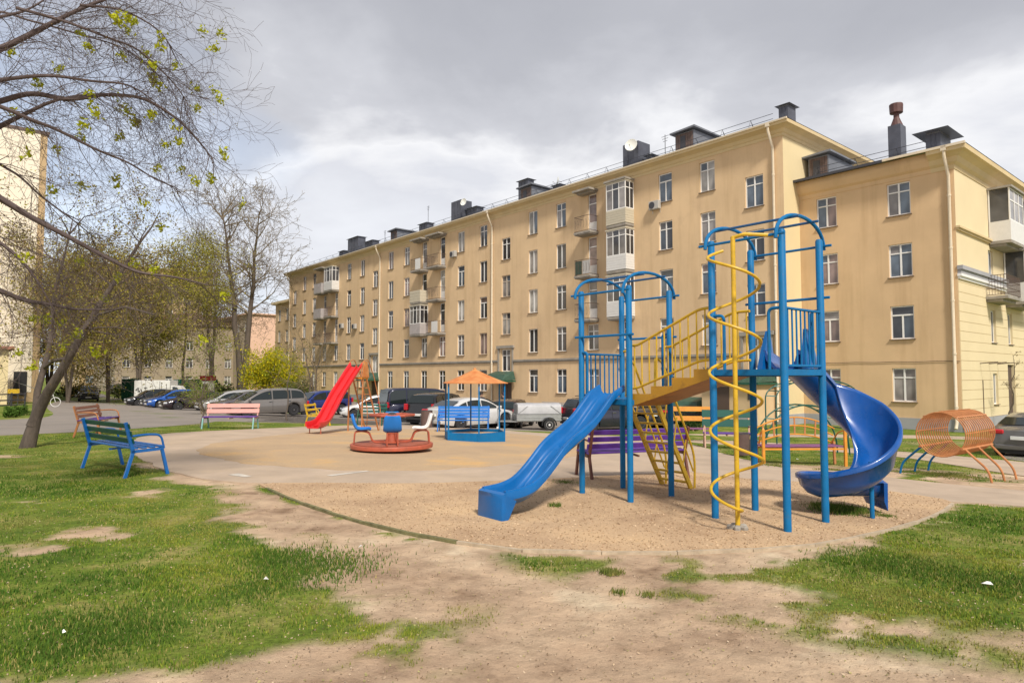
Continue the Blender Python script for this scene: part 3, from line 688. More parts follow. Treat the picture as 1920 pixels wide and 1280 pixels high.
# chimneys and dormers
def chimney(px0, px1, pyt, s, sd=.8, cap=True, base=16.1, over=.18):
    u0, _ = fac(px1, 400, s); u1, _ = fac(px0, 400, s); _, z1 = fac((px0 + px1) / 2, pyt, s); w = max(.4, u1 - u0); uc = (u0 + u1) / 2
    mb = BMB(); zt = z1 - (.28 if cap else 0); mb.bx(-uc - w / 2, -uc + w / 2, s, s + sd, base, zt)
    for f in np.linspace(-w / 2, w / 2, 4)[1:-1]: mb.bx(-uc + f - .012, -uc + f + .012, s - .025, s - .001, base, zt - .01)
    c = part('chimney', mb, M['chim'], bld)
    if cap:
        mb = BMB(); a, b = -uc - w / 2 - over, -uc + w / 2 + over; mb.bx(a + over + .03, b - over - .03, s + .03, s + sd - .03, zt + .001, zt + .09)
        q = [(a, s - over, zt + .09), (b, s - over, zt + .09), (b, s + sd + over, zt + .09), (a, s + sd + over, zt + .09)]; cx_, cy_ = (a + b) / 2, s + sd / 2
        mb.add(q + [(cx_ - w * .2, cy_, z1), (cx_ + w * .2, cy_, z1)], [(3, 2, 1, 0), (0, 1, 5, 4), (1, 2, 5), (2, 3, 4, 5), (3, 0, 4)]); o = part('chimney_cap', mb, M['roofmetal'], c)
    return -uc, zt, w
def dormer(px0, px1, pyt, s, dp=3.2, base=16.1, m='dormerwood'):
    u0, _ = fac(px1, 400, s); u1, _ = fac(px0, 400, s); _, z1 = fac((px0 + px1) / 2, pyt, s); mb = BMB()
    mb.bx(-u1, -u0, s, s + dp, base, z1 - .12); d = part('dormer', mb, M['roofmetal'], bld)
    mb = BMB(); n = 7
    for i in range(n): a = -u1 + .06 + (u1 - u0 - .12) * i / n; mb.bx(a + .008, a + (u1 - u0 - .12) / n - .008, s - .03, s - .002, base + .05, z1 - .2)
    part('board_front', mb, M[m], d)
    mb = BMB(); mb.bx(-(u0 + u1) / 2 - .3, -(u0 + u1) / 2 + .1, s - .05, s - .031, base + .1, z1 - .35); part('hatch', mb, M['darkmetal'], d)
    mb = BMB(); xm = -(u0 + u1) / 2; a, b = -u1 - .25, -u0 + .25
    mb.add([(a, s - .3, z1 - .12), (b, s - .3, z1 - .06), (b, s + dp, z1 - .06), (a, s + dp, z1 - .12), (a, s - .3, z1 - .02), (b, s - .3, z1 + .06), (b, s + dp, z1 + .02), (a, s + dp, z1 - .02)], [(3, 2, 1, 0), (4, 5, 6, 7), (0, 1, 5, 4), (1, 2, 6, 5), (2, 3, 7, 6), (3, 0, 4, 7)]); part('dormer_roof', mb, M['roofmetal'], d)
chimney(1464, 1482, 190, 36.6, .9)
dormer(1268, 1303, 244, 36.4)
cxx, czz, cw = chimney(1169, 1198, 268, 36.3, 1.3, False)
chimney(1213, 1223, 286, 36.8, .5)
chimney(972, 990, 334, 37.5, .7)
dormer(976, 997, 349, 36.4, 3.0)
c2x, c2z, c2w = chimney(1036, 1050, 343, 36.8, .6)
chimney(846, 864, 377, 36.4, 1.3, False)
chimney(876, 894, 386, 37.0, .8)
dormer(733, 745, 431, 36.5, 3.6); chimney(786, 801, 416, 37.4, .8)
chimney(653, 672, 443, 36.6, 1.0); chimney(685, 700, 449, 36.8, .8); chimney(637, 645, 468, 36.8, .7)
for px, y0, y1, s in ((1247, 253, 283, 36.3), (803, 386, 425, 39), (722, 432, 452, 36.5)):
    u, z1 = fac(px, y0, s); mb = BMB(); mb.tube([(-u, s, 16.1), (-u, s, z1)], .025, 5)
    for q in range(3): mb.tube([(-u - .3 + q * .06, s, z1 - .1 - q * .17), (-u + .3 - q * .06, s, z1 - .1 - q * .17)], .014, 4)
    part('antenna', mb, M['darkmetal'], bld)
# balconies
def balcony(u0, u1, zf, style, dep=.95, s=SF, side=0, label=None):
    mb = BMB(); a, b = -u1, -u0
    mb.bx(a, b, s - dep, s - .002, zf - .22, zf - .08); mb.bx(a + .05, b - .05, s - dep + .05, s - .003, zf - .30, zf - .221)
    bo = part('balcony', mb, M['slab'], bld)
    H_ = 1.05; y0 = s - dep + .04
    def rail(m='rail', infill=None, gap=.13):
        mb = BMB()
        for z in (zf - .02, zf + H_): mb.tube([(a + .04, s - .01, z), (a + .04, y0, z), (b - .04, y0, z), (b - .04, s - .01, z)], .02, 4)
        n = int((b - a - .08) / gap)
        for i in range(n + 1): x = a + .04 + (b - a - .08) * i / n; mb.tube([(x, y0, zf - .07), (x, y0, zf + H_)], .010, 4, caps=False)
        for i in range(1, 7):
            y = y0 + (s - y0) * i / 7
            for x in (a + .04, b - .04): mb.tube([(x, y, zf - .07), (x, y, zf + H_)], .010, 4, caps=False)
        for i in range(0, n, 2):
            x = a + .04 + (b - a - .08) * (i + .5) / n; mb.tube([(x, y0, zf + .2), (x + .06, y0, zf + .5), (x, y0, zf + .8)], .009, 3, caps=False)
        part('railing', mb, M[m], bo)
    def panel(m, z0=-.08, z1=H_, fullside=True, grooves=0):
        mb = BMB(); mb.bx(a, b, y0 - .04, y0, zf + z0, zf + z1); mb.bx(a, a + .04, y0 + .001, s - .002, zf + z0, zf + z1); mb.bx(b - .04, b, y0 + .001, s - .002, zf + z0, zf + z1)
        part('balcony_panel', mb, M[m], bo)
        if grooves:
            for i in range(grooves):
                z = zf + z0 + (z1 - z0) * (i + .06) / grooves; zz = zf + z0 + (z1 - z0) * (i + .94) / grooves
                q = BMB(); q.bx(a, b + .016, y0 - .056, y0 - .0405, z, zz); q.bx(b + .001, b + .016, y0 - .0404, s - .002, z, zz); part('cladding_board', q, M[m], bo)
    def glaze(z0, z1, nf=3, pm='pane_curtain'):
        mb = BMB(); t = .06
        def postx(x): mb.bx(x - t / 2, x + t / 2, y0 - .03, y0 + .03, zf + z0, zf + z1)
        for i in range(nf + 1): postx(a + t / 2 + (b - a - t) * i / nf)
        for z in (z0 + t / 2, z0 + (z1 - z0) * .76, z1 - t / 2): mb.bx(a, b, y0 - .025, y0 + .025, zf + z - t / 2, zf + z + t / 2)
        for xx in (a + .02, b - .02):
            for z in (z0 + t / 2, z0 + (z1 - z0) * .76, z1 - t / 2): mb.bx(xx - .02, xx + .02, y0 + .031, s - .002, zf + z - t / 2, zf + z + t / 2)
            mb.bx(xx - .025, xx + .025, (y0 + s) / 2 - .03, (y0 + s) / 2 + .03, zf + z0, zf + z1); mb.bx(xx - .025, xx + .025, s - .07, s - .003, zf + z0, zf + z1)
        part('glazing_frame', mb, M['wframe'], bo)
        for i in range(nf):
            x0 = a + t + (b - a - t) * i / nf; x1 = a + (b - a - t) * (i + 1) / nf
            q = BMB(); q.bx(x0, x1, y0 - .006, y0 + .006, zf + z0 + t, zf + z1 - t); part('pane', q, M[pm if i != 1 else 'pane'], bo)
        q = BMB(); q.bx(b - .026, b - .014, y0 + .04, s - .07, zf + z0 + t, zf + z1 - t); part('pane', q, M['pane'], bo)
        q = BMB(); q.bx(a + .014, a + .026, y0 + .04, s - .07, zf + z0 + t, zf + z1 - t); part('pane', q, M['pane'], bo)
        q = BMB(); q.bx(a - .05, b + .05, y0 - .1, s - .002, zf + z1 + .001, zf + z1 + .09); part('balcony_roof', q, M['balc_beige'], bo)
    if style == 'rail': rail()
    elif style == 'cloth': rail(); q = BMB(); q.bx(a + .07, (a + b) / 2 - .05, y0 + .03, y0 + .04, zf, zf + .98); part('privacy_sheet', q, M['greenroof'], bo); q = BMB(); q.bx((a + b) / 2, b - .07, y0 + .03, y0 + .04, zf, zf + .98); part('privacy_sheet', q, M['balc_white'], bo)
    elif style == 'half': rail(); q = BMB(); q.bx((a + b) / 2, b - .02, y0 - .04, y0 - .022, zf - .05, zf + 1.0); part('privacy_sheet', q, M['balc_white'], bo)
    elif style == 'grey': panel('balc_grey')
    elif style == 'beige': panel('balc_beige', grooves=4)
    elif style == 'bay_beige': panel('balc_beige', -.05, .95, grooves=6); glaze(.96, 2.85)
    elif style == 'bay_white': panel('balc_white', -.05, .95, grooves=6); glaze(.96, 2.75)
    elif style == 'bay_plain': panel('balc_grey', -.05, .95); glaze(.96, 2.75)
    return bo
def canopy(u0, u1, z, s=SF, dep=1.0):
    mb = BMB(); mb.bx(-u1, -u0, s - dep, s - .002, z, z + .14); mb.bx(-u1 + .1, -u0 - .1, s - dep * .6, s - .003, z - .12, z - .001); part('balcony_canopy', mb, M['slab'], bld)
for k, st in enumerate(('rail', 'cloth', 'rail')): balcony(32.5, 34.1, 12.3 - 3.2 * k, st)
for k, st in enumerate(('bay_beige', 'bay_white', 'bay_white')): balcony(29.2, 30.95, 12.25 - 3.2 * k, st, .9)
for k, st in enumerate(('rail', 'rail', 'half')): balcony(52.1, 54.2, 12.3 - 3.2 * k, st)
for k, st in enumerate(('half', 'beige', 'bay_plain')): balcony(55.2, 57.1, 12.3 - 3.2 * k, st)
for k, st in enumerate(('bay_white', 'rail', 'rail')): balcony(75.2, 77.5, 12.3 - 3.2 * k, st)
for k, st in enumerate(('grey', 'grey', 'rail')): balcony(78.3, 80.5, 12.3 - 3.2 * k, st)
for a, b in ((32.5, 34.2), (52.0, 54.3), (55.1, 57.2), (78.2, 80.6)): canopy(a, b, 15.22)
mb = BMB(); mb.bx(-31.05, -29.1, SF - 1.05, SF - .002, 15.2, 15.33); part('balcony_canopy', mb, M['slab'], bld)
# ------------------------------------------------------------------ right wing (four storeys)
SW = 37.3; UW = 10.59
ops = []; wl_ = []
kinds = ['two4', 'two4', 'tee', 'cross']
for u, w in ((13.12, 1.12), (16.85, 1.12)):
    for k in range(4):
        z = 10.05 - 3.22 * k; ops.append((-u - w / 2, -u + w / 2, z, z + 1.72)); wl_.append((u, z, w, 1.72, 'tee' if k == 2 else 'cross', ('pane_blue', 'pane_blue', 'pane', 'pane_curtain')[k] if u < 15 else 'pane_warm'))
mb = BMB(); wall(mb, lambda a, d, z: (a, SW + d, z), -U0, -UW, -1.0, 12.45, ops); part('wall', mb, M['wall_wing'], bld)
for u, z, w, h, kd, pm in wl_: window(bld, rel(-u, SW, z), 0, w, h, kd, 'wframe', pm)
EV = SW
eo = []; ew = []
for y in (42.8, 46.0):
    for z in (3.5, 6.75):
        eo.append((y - .42, y + .42, z, z + 1.75)); ew.append((y, z, .84, 1.75, 'two'))
eo.append((42.38, 43.22, .2, 1.85)); ew.append((42.8, .2, .84, 1.65, 'two')); eo.append((45.2, 46.6, -1.0, 2.35))
for y in (43.9, 48.2): eo.append((y - .42, y + .42, 9.0, 11.7)); ew.append((y, 9.0, .84, 2.7, 'door'))
for y in (50.3, 53.5):
    for z in (.2, 3.5, 6.75, 9.9): eo.append((y - .42, y + .42, z, z + 1.7)); ew.append((y, z, .84, 1.7, 'two'))
mb = BMB(); wall(mb, lambda a, d, z: (-UW - d, a, z), SW, 64, -1.0, 12.45, eo); part('wall', mb, M['wall_cream2'], bld)
for y, z, w, h, kd in ew: window(bld, rel(-UW, y, z), R(90), w, h, kd, 'wframe', 'pane', kd != 'door')
mb = BMB(); mb.bx(-UW - .18, -UW - .14, 45.2, 46.6, -1, 2.35); part('entrance_door', mb, M['rail'], bld)
# rusticated courses of the two lower floors, one long course of render per band
for i in range(15):
    z0 = -.42 + i * .48
    q = BMB(); spans = [(SW + .02, 64.)]
    for o_ in eo:
        if o_[2] < z0 + .45 and o_[3] > z0:
            ns = []
            for a, b in spans:
                if o_[0] - .02 > a and o_[1] + .02 < b: ns += [(a, o_[0] - .02), (o_[1] + .02, b)]
                else: ns.append((a, b))
            spans = ns
    for a, b in spans: q = BMB(); q.bx(-UW + .001, -UW + .025, a, b, z0 + .012, z0 + .468); part('render_course', q, M['wall_cream2'], bld)
def ledge(z0, z1, out, m='eave', y0=SW - .0, y1=64):
    mb = BMB(); mb.bx(-UW + .002, -UW + out, y0, y1, z0, (z0 + z1) / 2); mb.bx(-UW + .002, -UW + out + .08, y0 - .05, y1, (z0 + z1) / 2 + .001, z1); part('ledge', mb, M[m], bld)
ledge(6.70, 7.10, .16, 'plinth'); ledge(6.45, 6.695, .1, 'wframe'); ledge(8.86, 9.06, .10, 'eave')
corn2 = [(-.05, 11.9), (.03, 11.9), (.05, 12.1), (.18, 12.22), (.28, 12.45), (.5, 12.6), (.66, 12.66), (.68, 12.88), (-.05, 12.88)]
mb = BMB(); profile_run(mb, [(min(o_, .32) if o_ > 0 else o_, z) for o_, z in corn2], [(-U0 + .001, SW, 0, -1), (-UW - 1.0, SW, 0, -1)]); part('cornice', mb, M['wall_wing'], bld)
mb = BMB(); profile_run(mb, corn2, [(-UW - .999, SW, 0, -1), (-UW, SW, 1, -1), (-UW, 64, 1, 0)]); part('cornice', mb, M['eave'], bld)
mb = BMB(); mb.add([(-U0 + .002, SW - .7, 12.9), (-UW + .7, SW - .7, 12.9), (-UW + .7, 64, 12.9), (-U0, 64, 12.9), (-15.5, 43.0, 14.6), (-15.5, 60, 14.6), (-U0 + .002, 43.0, 14.2)], [(0, 1, 4, 6), (1, 2, 5, 4), (0, 6, 3), (3, 6, 4, 5), (2, 3, 5)]); part('roof', mb, M['roofmetal'], bld)
mb = BMB(); mb.bx(-U0, -UW - 3.0, SW - .72, SW - .60, 12.82, 12.96); part('roof_flashing', mb, M['darkmetal'], bld)
mb = BMB(); mb.bx(-UW - 3.0, -UW + .7, SW - .75, SW - .66, 12.84, 12.96); part('gutter', mb, M['pipe'], bld)
downpipe(0, -.85, SW, 12.75, x=-UW - .22, out=.65)
mb = BMB(); mb.bx(-U0, -UW, SW - .06, SW - .003, -1, -.42); mb.bx(-UW + .03, -UW + .09, SW - .06, 64, -1, -.43); part('plinth', mb, M['plinth'], bld)
saferail(-17.5, -UW - 1.0, SW + .4, 13.1, 2.1)
dormer(1518, 1556, 289, 38.0, 3.2, 13.0)
chimney(1740, 1768, 240, 39.0, 1.6, True, 13.0, .5)
u, z1 = fac(1680, 196, 40.5); _, zm = fac(1680, 238, 40.5)
mb = BMB(); mb.bx(-u - .33, -u + .33, 40.1, 40.9, 13.2, zm); vp = part('vent_stack', mb, M['chim'], bld)
mb = BMB(); mb.lathe([(.34, zm), (.15, zm + .5), (.15, zm + .75), (.34, zm + .78), (.36, z1 - .05), (.34, z1), (0, z1 + .02)], (-u, 40.5, 0), 12); part('vent_cowl', mb, M['cowl'], vp)
# wing end balconies
def end_bal(y0, y1, zf, style, dep=1.0):
    x0 = -UW; mb = BMB(); mb.bx(x0 + .03, x0 + dep, y0, y1, zf - .2, zf - .05); mb.bx(x0 + .03, x0 + dep - .25, y0 + .1, y1 - .1, zf - .34, zf - .201); bo = part('balcony', mb, M['slab'], bld)
    if style == 'bay':
        mb = BMB(); mb.bx(x0 + dep - .05, x0 + dep, y0, y1, zf - .049, zf + 1.0); mb.bx(x0 + .03, x0 + dep - .051, y0, y0 + .05, zf - .049, zf + 1.0); part('balcony_panel', mb, M['balc_white'], bo)
        mb = BMB(); n = 3
        for i in range(n + 1): y = y0 + .04 + (y1 - y0 - .08) * i / n; mb.bx(x0 + dep - .06, x0 + dep, y - .04, y + .04, zf + 1.001, zf + 2.75)
        for z in (1.04, 2.1, 2.71): mb.bx(x0 + dep - .055, x0 + dep - .005, y0, y1, zf + z - .035, zf + z + .035)
        mb.bx(x0 + .03, x0 + .1, y0, y0 + .05, zf + 1.001, zf + 2.75); part('glazing_frame', mb, M['wframe'], bo)
        for i in range(n): q = BMB(); q.bx(x0 + dep - .035, x0 + dep - .025, y0 + .08 + (y1 - y0 - .08) * i / n, y0 + (y1 - y0 - .08) * (i + 1) / n, zf + 1.08, zf + 2.67); part('pane', q, M['pane_curtain'], bo)
        q = BMB(); q.bx(x0 + .1, x0 + dep - .07, y0 + .02, y0 + .03, zf + 1.01, zf + 2.72); part('pane', q, M['pane'], bo)
        q = BMB(); q.bx(x0 + .03, x0 + dep + .12, y0 - .1, y1 + .1, zf + 2.751, zf + 2.86); part('balcony_roof', q, M['slab'], bo)
    else:
        mb = BMB()
        for z in (.02, .35, .7, 1.05): mb.tube([(x0 + .05, y0 + .04, zf + z), (x0 + dep - .04, y0 + .04, zf + z), (x0 + dep - .04, y1 - .04, zf + z), (x0 + .05, y1 - .04, zf + z)], .018, 4)
        n = int((y1 - y0) / .13)
        for i in range(n + 1): y = y0 + .04 + (y1 - y0 - .08) * i / n; mb.tube([(x0 + dep - .04, y, zf), (x0 + dep - .04, y, zf + 1.05)], .01, 4, caps=False)
        for i in range(1, 7): x = x0 + .05 + (dep - .1) * i / 7; mb.tube([(x, y0 + .04, zf), (x, y0 + .04, zf + 1.05)], .01, 4, caps=False)
        part('railing', mb, M['rail'], bo)
end_bal(42.6, 45.3, 9.0, 'bay'); end_bal(46.9, 49.6, 9.0, 'bay'); end_bal(41.6, 44.2, 5.95, 'rail'); end_bal(45.2, 48.6, 5.9, 'bay')
for i in range(3): q = BMB(); q.tube([(-UW + .03, 40.2 + i * 1.5, 2.35), (-UW + .8, 40.2 + i * 1.5, 2.42)], .025, 5); part('bracket', q, M['rail'], bld)
q = BMB(); q.bx(-UW + .03, -UW + .06, 40.5, 40.53, -.5, 1.5); part('conduit', q, M['rail'], bld)
q = BMB(); q.tube([(-U0 + .1, SW - .03, 2.42)] + [(-U0 + 7.8 * i / 8, SW - .035, 2.42 + .03 * (i % 2)) for i in range(1, 8)] + [(-UW - .02, SW - .03, 2.42)], .014, 4); part('facade_cable', q, M['rail'], bld)
# ------------------------------------------------------------------ entrance porches (green roofs)
def porch(u, w, dep, zr, s=SF, walls=False):
    mb = BMB(); a, b = -u - w / 2, -u + w / 2; y = s - dep; mb.add([(a, y, zr), (b, y, zr), (b, s - .17, zr + .05), (a, s - .17, zr + .05), (a + .25, s - .17, zr + .75), (b - .25, s - .17, zr + .75), (a + .3, y + dep * .35, zr + .5), (b - .3, y + dep * .35, zr + .5)],
        [(3, 2, 1, 0), (0, 1, 7, 6), (6, 7, 5, 4), (1, 2, 5, 7), (3, 0, 6, 4)])
    p = part('porch_roof', mb, M['greenroof'], bld)
    mb = BMB(); mb.bx(a - .04, b + .04, y - .04, s - .17, zr - .12, zr - .002); part('porch_fascia', mb, M['dkgreen'], p)
    if walls:
        mb = BMB(); mb.bx(a + .2, b - .2, y + .25, s - .003, -1, zr - .121); part('porch_wall', mb, M['wall'], p)
        mb = BMB(); mb.bx(a + .9, a + 2.0, y + .2, y + .249, -1, 1.1); part('entrance_door', mb, M['rail'], p)
        mb = BMB(); mb.bx(b - .75, b - .6, y + .22, y + .249, .4, .8); part('letter_box', mb, M['darkmetal'], p)
        mb = BMB(); mb.bx(a + .19, b - .19, y + .19, y + .248, -1, -.45) if False else mb.bx(b - 1.5, b - .19, y + .19, y + .248, -1, -.45); part('porch_plinth', mb, M['plinth'], p)
    else:
        for x in (a + .1, b - .1): mb = BMB(); mb.tube([(x, y + .1, -1), (x, y + .1, zr - .12)], .035, 6); part('porch_post', mb, M['darkmetal'], p)
porch(43.1, 2.9, 1.6, 1.35); porch(66.05, 2.7, 1.5, 1.35); porch(20.9, 3.9, 2.2, 1.35, walls=True)
porch(24.6, 2.6, 1.6, -.35, walls=False)
# air conditioners and dishes
def ac(px, py, s, label):
    u, z = fac(px, py, s); o = thing('air_conditioner', label, 'air conditioner', b2w(-u, s - .2, z), BR)
    q = MB(); q.bbox((0, 0, 0), (.8, .3, .56), .02); part('casing', q, M['ac'], o)
    q = MB(); q.lathe([(.23, 0), (.23, .02), (.0, .025)], (-.13, -.152, 0), 14, Matrix.Rotation(R(90), 3, 'X')); part('fan_grille', q, M['darkmetal'], o)
    q = MB()
    for x in (-.3, .3): q.beam((x, -.15, -.29), (x, .2, -.29), .03, .02); q.beam((x, .19, -.29), (x, .19, -.5), .03, .02)
    part('bracket', q, M['steel'], o)
ac(1231, 386, SF, 'white air conditioner under the top floor window beside the glazed bays')
ac(853, 477, SF, 'small air conditioner below a top floor window right of the central balconies')
ac(643, 611, SF, 'left of two air conditioners side by side on the third floor')
ac(667, 612, SF, 'right of two air conditioners side by side on the third floor')
def dish(loc, rz, r_, label):
    o = thing('satellite_dish', label, 'satellite dish', loc, rz); q = MB(); Mx = Matrix.Rotation(R(80), 3, 'X')
    q.lathe([(0, 0), (r_ * .5, .03), (r_ * .85, .09), (r_, .13), (r_ * .98, .135), (r_ * .83, .1), (r_ * .5, .045), (0.001, .015)], (0, 0, 0), 20, Mx); part('reflector', q, M['dish'], o, True)
    q = MB(); q.tube([(0, 0, -r_ * .9), (0, -.45, -.1)], .015, 5); q.bbox((0, -.46, -.08), (.07, .1, .07), .01); q.tube([(0, 0, 0), (0, .25, -.1)], .03, 6); part('feed_arm', q, M['steel'], o)
dish(b2w(cxx + .35, 36.3 - .3, czz - .35), R(-30), .45, 'white satellite dish on the tall slate chimney above the glazed bays')
dish(b2w(c2x + .0, 36.8 + .3, c2z + .5), R(-90), .38, 'dark satellite dish seen edge on over a small capped chimney')
dish(b2w(-fac(872, 380, 36.2)[0], 36.1, fac(872, 380, 36.2)[1]), R(-35), .35, 'satellite dish beside the tall flat chimney left of mid roof')
# ================================================================== CLIMBING TOWERS
def play_tower():
    C0 = Vector((1.69, 9.86)); gz = g(*C0)
    T = thing('climbing_frame', 'blue and yellow twin tower climbing frame with straight slide, stair bridge and spiral slide', 'climbing frame', (C0.x, C0.y, gz), BR)
    h = .46; c1 = (0, 0); c2 = (2.25, 0); R_ = .043
    def lz(z): return z - gz
    def post(x, y, zt):
        w = b2w(x, y); gg = g(C0.x + w.x, C0.y + w.y) - gz
        q = MB(); q.lathe([(R_, gg - .2), (R_, zt - .02), (R_ * .7, zt)], (x, y, 0), 14); part('post', q, M['blue'], T, True, 50)
    for (cx_, cy_), zt, dk in ((c1, lz(2.97), lz(1.37)), (c2, lz(3.38), lz(1.78))):
        for sx in (-1, 1):
            for sy in (-1, 1): post(cx_ + sx * h, cy_ + sy * h, zt)
        q = MB(); q.bx(cx_ - h - .03, cx_ + h + .03, cy_ - h - .03, cy_ + h + .03, dk - .07, dk); part('platform', q, M['blue'], T)
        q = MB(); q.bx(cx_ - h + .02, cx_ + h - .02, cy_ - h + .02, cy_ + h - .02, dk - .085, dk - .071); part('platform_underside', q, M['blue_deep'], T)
        for sx in (-1, 1):                          # arch over each pair of posts
            pts = []
            for i in range(17):
                a = math.pi * i / 16; pts.append((cx_ + sx * h, cy_ - math.cos(a) * (h + .13), zt - .12 + math.sin(a) ** .85 * .34))
            q = MB(); q.tube(pts, .022, 8); part('roof_arch', q, M['blue'], T, True)
        for yy, zz in ((-h - .11, zt - .07), (-.24, zt + .17), (.24, zt + .18), (h + .11, zt - .07)):
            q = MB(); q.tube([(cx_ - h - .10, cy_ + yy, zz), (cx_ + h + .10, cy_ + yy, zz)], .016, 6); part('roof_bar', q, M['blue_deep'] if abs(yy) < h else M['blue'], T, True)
    for (cx_, y, z) in ((0, -h - .03, 2.28), (2.25, h + .03, 2.66), (0, h + .03, 2.28), (2.25, -h - .03, 3.02)):
        q = MB(); q.tube([(cx_ - h - .1, y, lz(z)), (cx_ + h + .1, y, lz(z))], .017, 6)
        if not (cx_ > 2 and y < 0): part('cross_bar', q, M['blue'], T, True)
    def picket(p0, p1, z0, z1, n, m, r_=.012, sl=0):
        p0 = Vector(p0); p1 = Vector(p1); fr = thing_part = MB()
        fr.tube([(p0.x, p0.y, z0), (p1.x, p1.y, z0 + sl), (p1.x, p1.y, z1 + sl), (p0.x, p0.y, z1)], .02, 6, closed=True)
        o = part('guard_rail', fr, m, T, True)
        for i in range(1, n + 1):
            t = i / (n + 1); x, y = p0.x + (p1.x - p0.x) * t, p0.y + (p1.y - p0.y) * t
            q = MB(); q.tube([(x, y, z0 + sl * t), (x, y, z1 + sl * t)], r_, 6, caps=False); part('baluster', q, m, o, True)
    D1_, D2_ = lz(1.37), lz(1.78)
    picket((-h, -h), (-h, h), D1_ + .05, D1_ + .66, 8, M['blue']); picket((2.25 + h, -h), (2.25 + h, h), D2_ + .04, D2_ + .70, 8, M['blue'])
    def loop(p, d, z0, z1, m, w=.16):
        p = Vector((*p, 0)); d = Vector((*d, 0)); q = MB()
        q.tube(fan([p + Vector((0, 0, z1)), p + d * w + Vector((0, 0, z1)), p + d * w + Vector((0, 0, z0))], 6), .019, 8); part('grab_rail', q, m, T, True)
    loop((-h, -h - .01), (1, 0), D1_, D1_ + .68, M['blue'], .13)
    loop((h, h), (-1, 0), D1_, D1_ + .95, M['blue'], .13); loop((-h, h), (1, 0), D1_, D1_ + .72, M['yellow'], .15)
    loop((2.25 + h, -h - .01), (-1, 0), D2_, D2_ + .70, M['blue'], .17); loop((2.25 - h, -h - .01), (1, 0), D2_, D2_ + .66, M['blue'], .17)
    loop((2.25 + h, h + .01), (-1, 0), D2_, D2_ + .72, M['blue'], .12)
    # bridge of steps
    x0, x1, w = h - .02, 2.25 - h + .02, .38
    prof = [(x0, 1.28), (x0, 1.455)]
    n = 4; dx = (x1 - x0) / n; zs = [1.455, 1.565, 1.68, 1.79]
    for i in range(n):
        prof.append((x0 + dx * (i + 1), zs[i]))
        if i < n - 1: prof.append((x0 + dx * (i + 1), zs[i + 1]))
    prof += [(x1, 1.70)]
    for sy in (-1, 1):
        q = MB(); a = [(x, sy * w - .02, lz(z)) for x, z in prof]; b = [(x, sy * w + .02, lz(z)) for x, z in prof]; k = len(prof)
        q.add(a + b, [tuple(range(k)), tuple(reversed(range(k, 2 * k)))] + [(i, i + k, (i + 1) % k + k, (i + 1) % k) for i in range(k)]); part('stringer', q, M['ochre'], T)
    for i in range(n):
        q = MB(); q.bx(x0 + dx * i - .01, x0 + dx * (i + 1) - .003, -w + .021, w - .021, lz(zs[i]) - .03, lz(zs[i]) - .004); part('tread', q, M['ochre'], T)
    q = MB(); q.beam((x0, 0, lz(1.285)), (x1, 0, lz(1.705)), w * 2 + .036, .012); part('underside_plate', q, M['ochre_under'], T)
    for sy in (-1, 1):
        fr = MB(); y = sy * (w + .0)
        top = fan([(x0 + .02, y, lz(2.13)), (x0 + .1, y, lz(2.13)), (x1 - .25, y, lz(2.56)), (x1, y, lz(2.56))], 3)
        bot = fan([(x0 + .02, y, lz(1.53)), (x0 + .1, y, lz(1.54)), (x1 - .25, y, lz(1.90)), (x1, y, lz(1.91))], 3)
        fr.tube(top, .019, 8); fr.tube(bot, .017, 8); o = part('stair_railing', fr, M['yellow'], T, True)
        def zat(p, x):
            for a, b in zip(p, p[1:]):
                if a[0] <= x <= b[0]: return a[2] + (b[2] - a[2]) * (x - a[0]) / max(1e-6, b[0] - a[0])
            return p[-1][2]
        for i in range(11):
            x = x0 + .05 + (x1 - x0 - .1) * i / 10; q = MB(); q.tube([(x, y, zat(bot, x)), (x, y, zat(top, x))], .011, 6, caps=False); part('baluster', q, M['yellow'], o, True)
    # yellow ladder stair down the far side of the low tower
    xa, xb, yt, yf = -.42, .14, h + .05, 1.42
    gl = g(C0.x + b2w(-.1, yf).x, C0.y + b2w(-.1, yf).y) - gz
    for x in (xa, xb):
        q = MB(); q.beam((x, yt, D1_), (x, yf, gl - .02), .035, .075, (0, 1, 1)); part('ladder_stringer', q, M['yellow'], T)
        q = MB(); q.tube(fan([(x, yt, D1_ + .02), (x, yt + .02, D1_ + .62), (x, yt + .18, D1_ + .55), (x, yf + .10, gl + .52), (x, yf + .08, gl)], 4), .018, 8); q.tube([(x, yt + .22, D1_ + .18), (x, yf + .05, gl + .28)], .014, 6)
        for t in (.25, .5, .75): q.tube([(x, yt + (yf - yt) * t, D1_ + (gl - D1_) * t), (x, yt + (yf - yt) * t + .09, D1_ + (gl - D1_) * t + .42)], .012, 6)
        part('hand_rail', q, M['yellow'], T, True)
    for i in range(9):
        t = (i + .6) / 9.3; q = MB(); q.beam((xa, yt + (yf - yt) * t, D1_ + (gl - D1_) * t), (xb, yt + (yf - yt) * t, D1_ + (gl - D1_) * t), .10, .025, (0, 0, 1)); part('ladder_step', q, M['yellow'], T)
    # straight wavy slide
    def shell(rings, m, name='slide', sm_=True):
        q = MB(); q.hull(rings); return part(name, q, m, T, sm_, 60)
    pf = [(.38, 1.50, .05), (.50, 1.44, .2), (.62, 1.36, .9), (.80, 1.20, 1), (1.0, 1.03, 1), (1.22, .90, 1), (1.42, .80, 1), (1.60, .69, 1), (1.80, .52, 1), (1.98, .38, 1), (2.14, .29, 1), (2.32, .245, 1), (2.52, .23, 1), (2.62, .23, 1)]
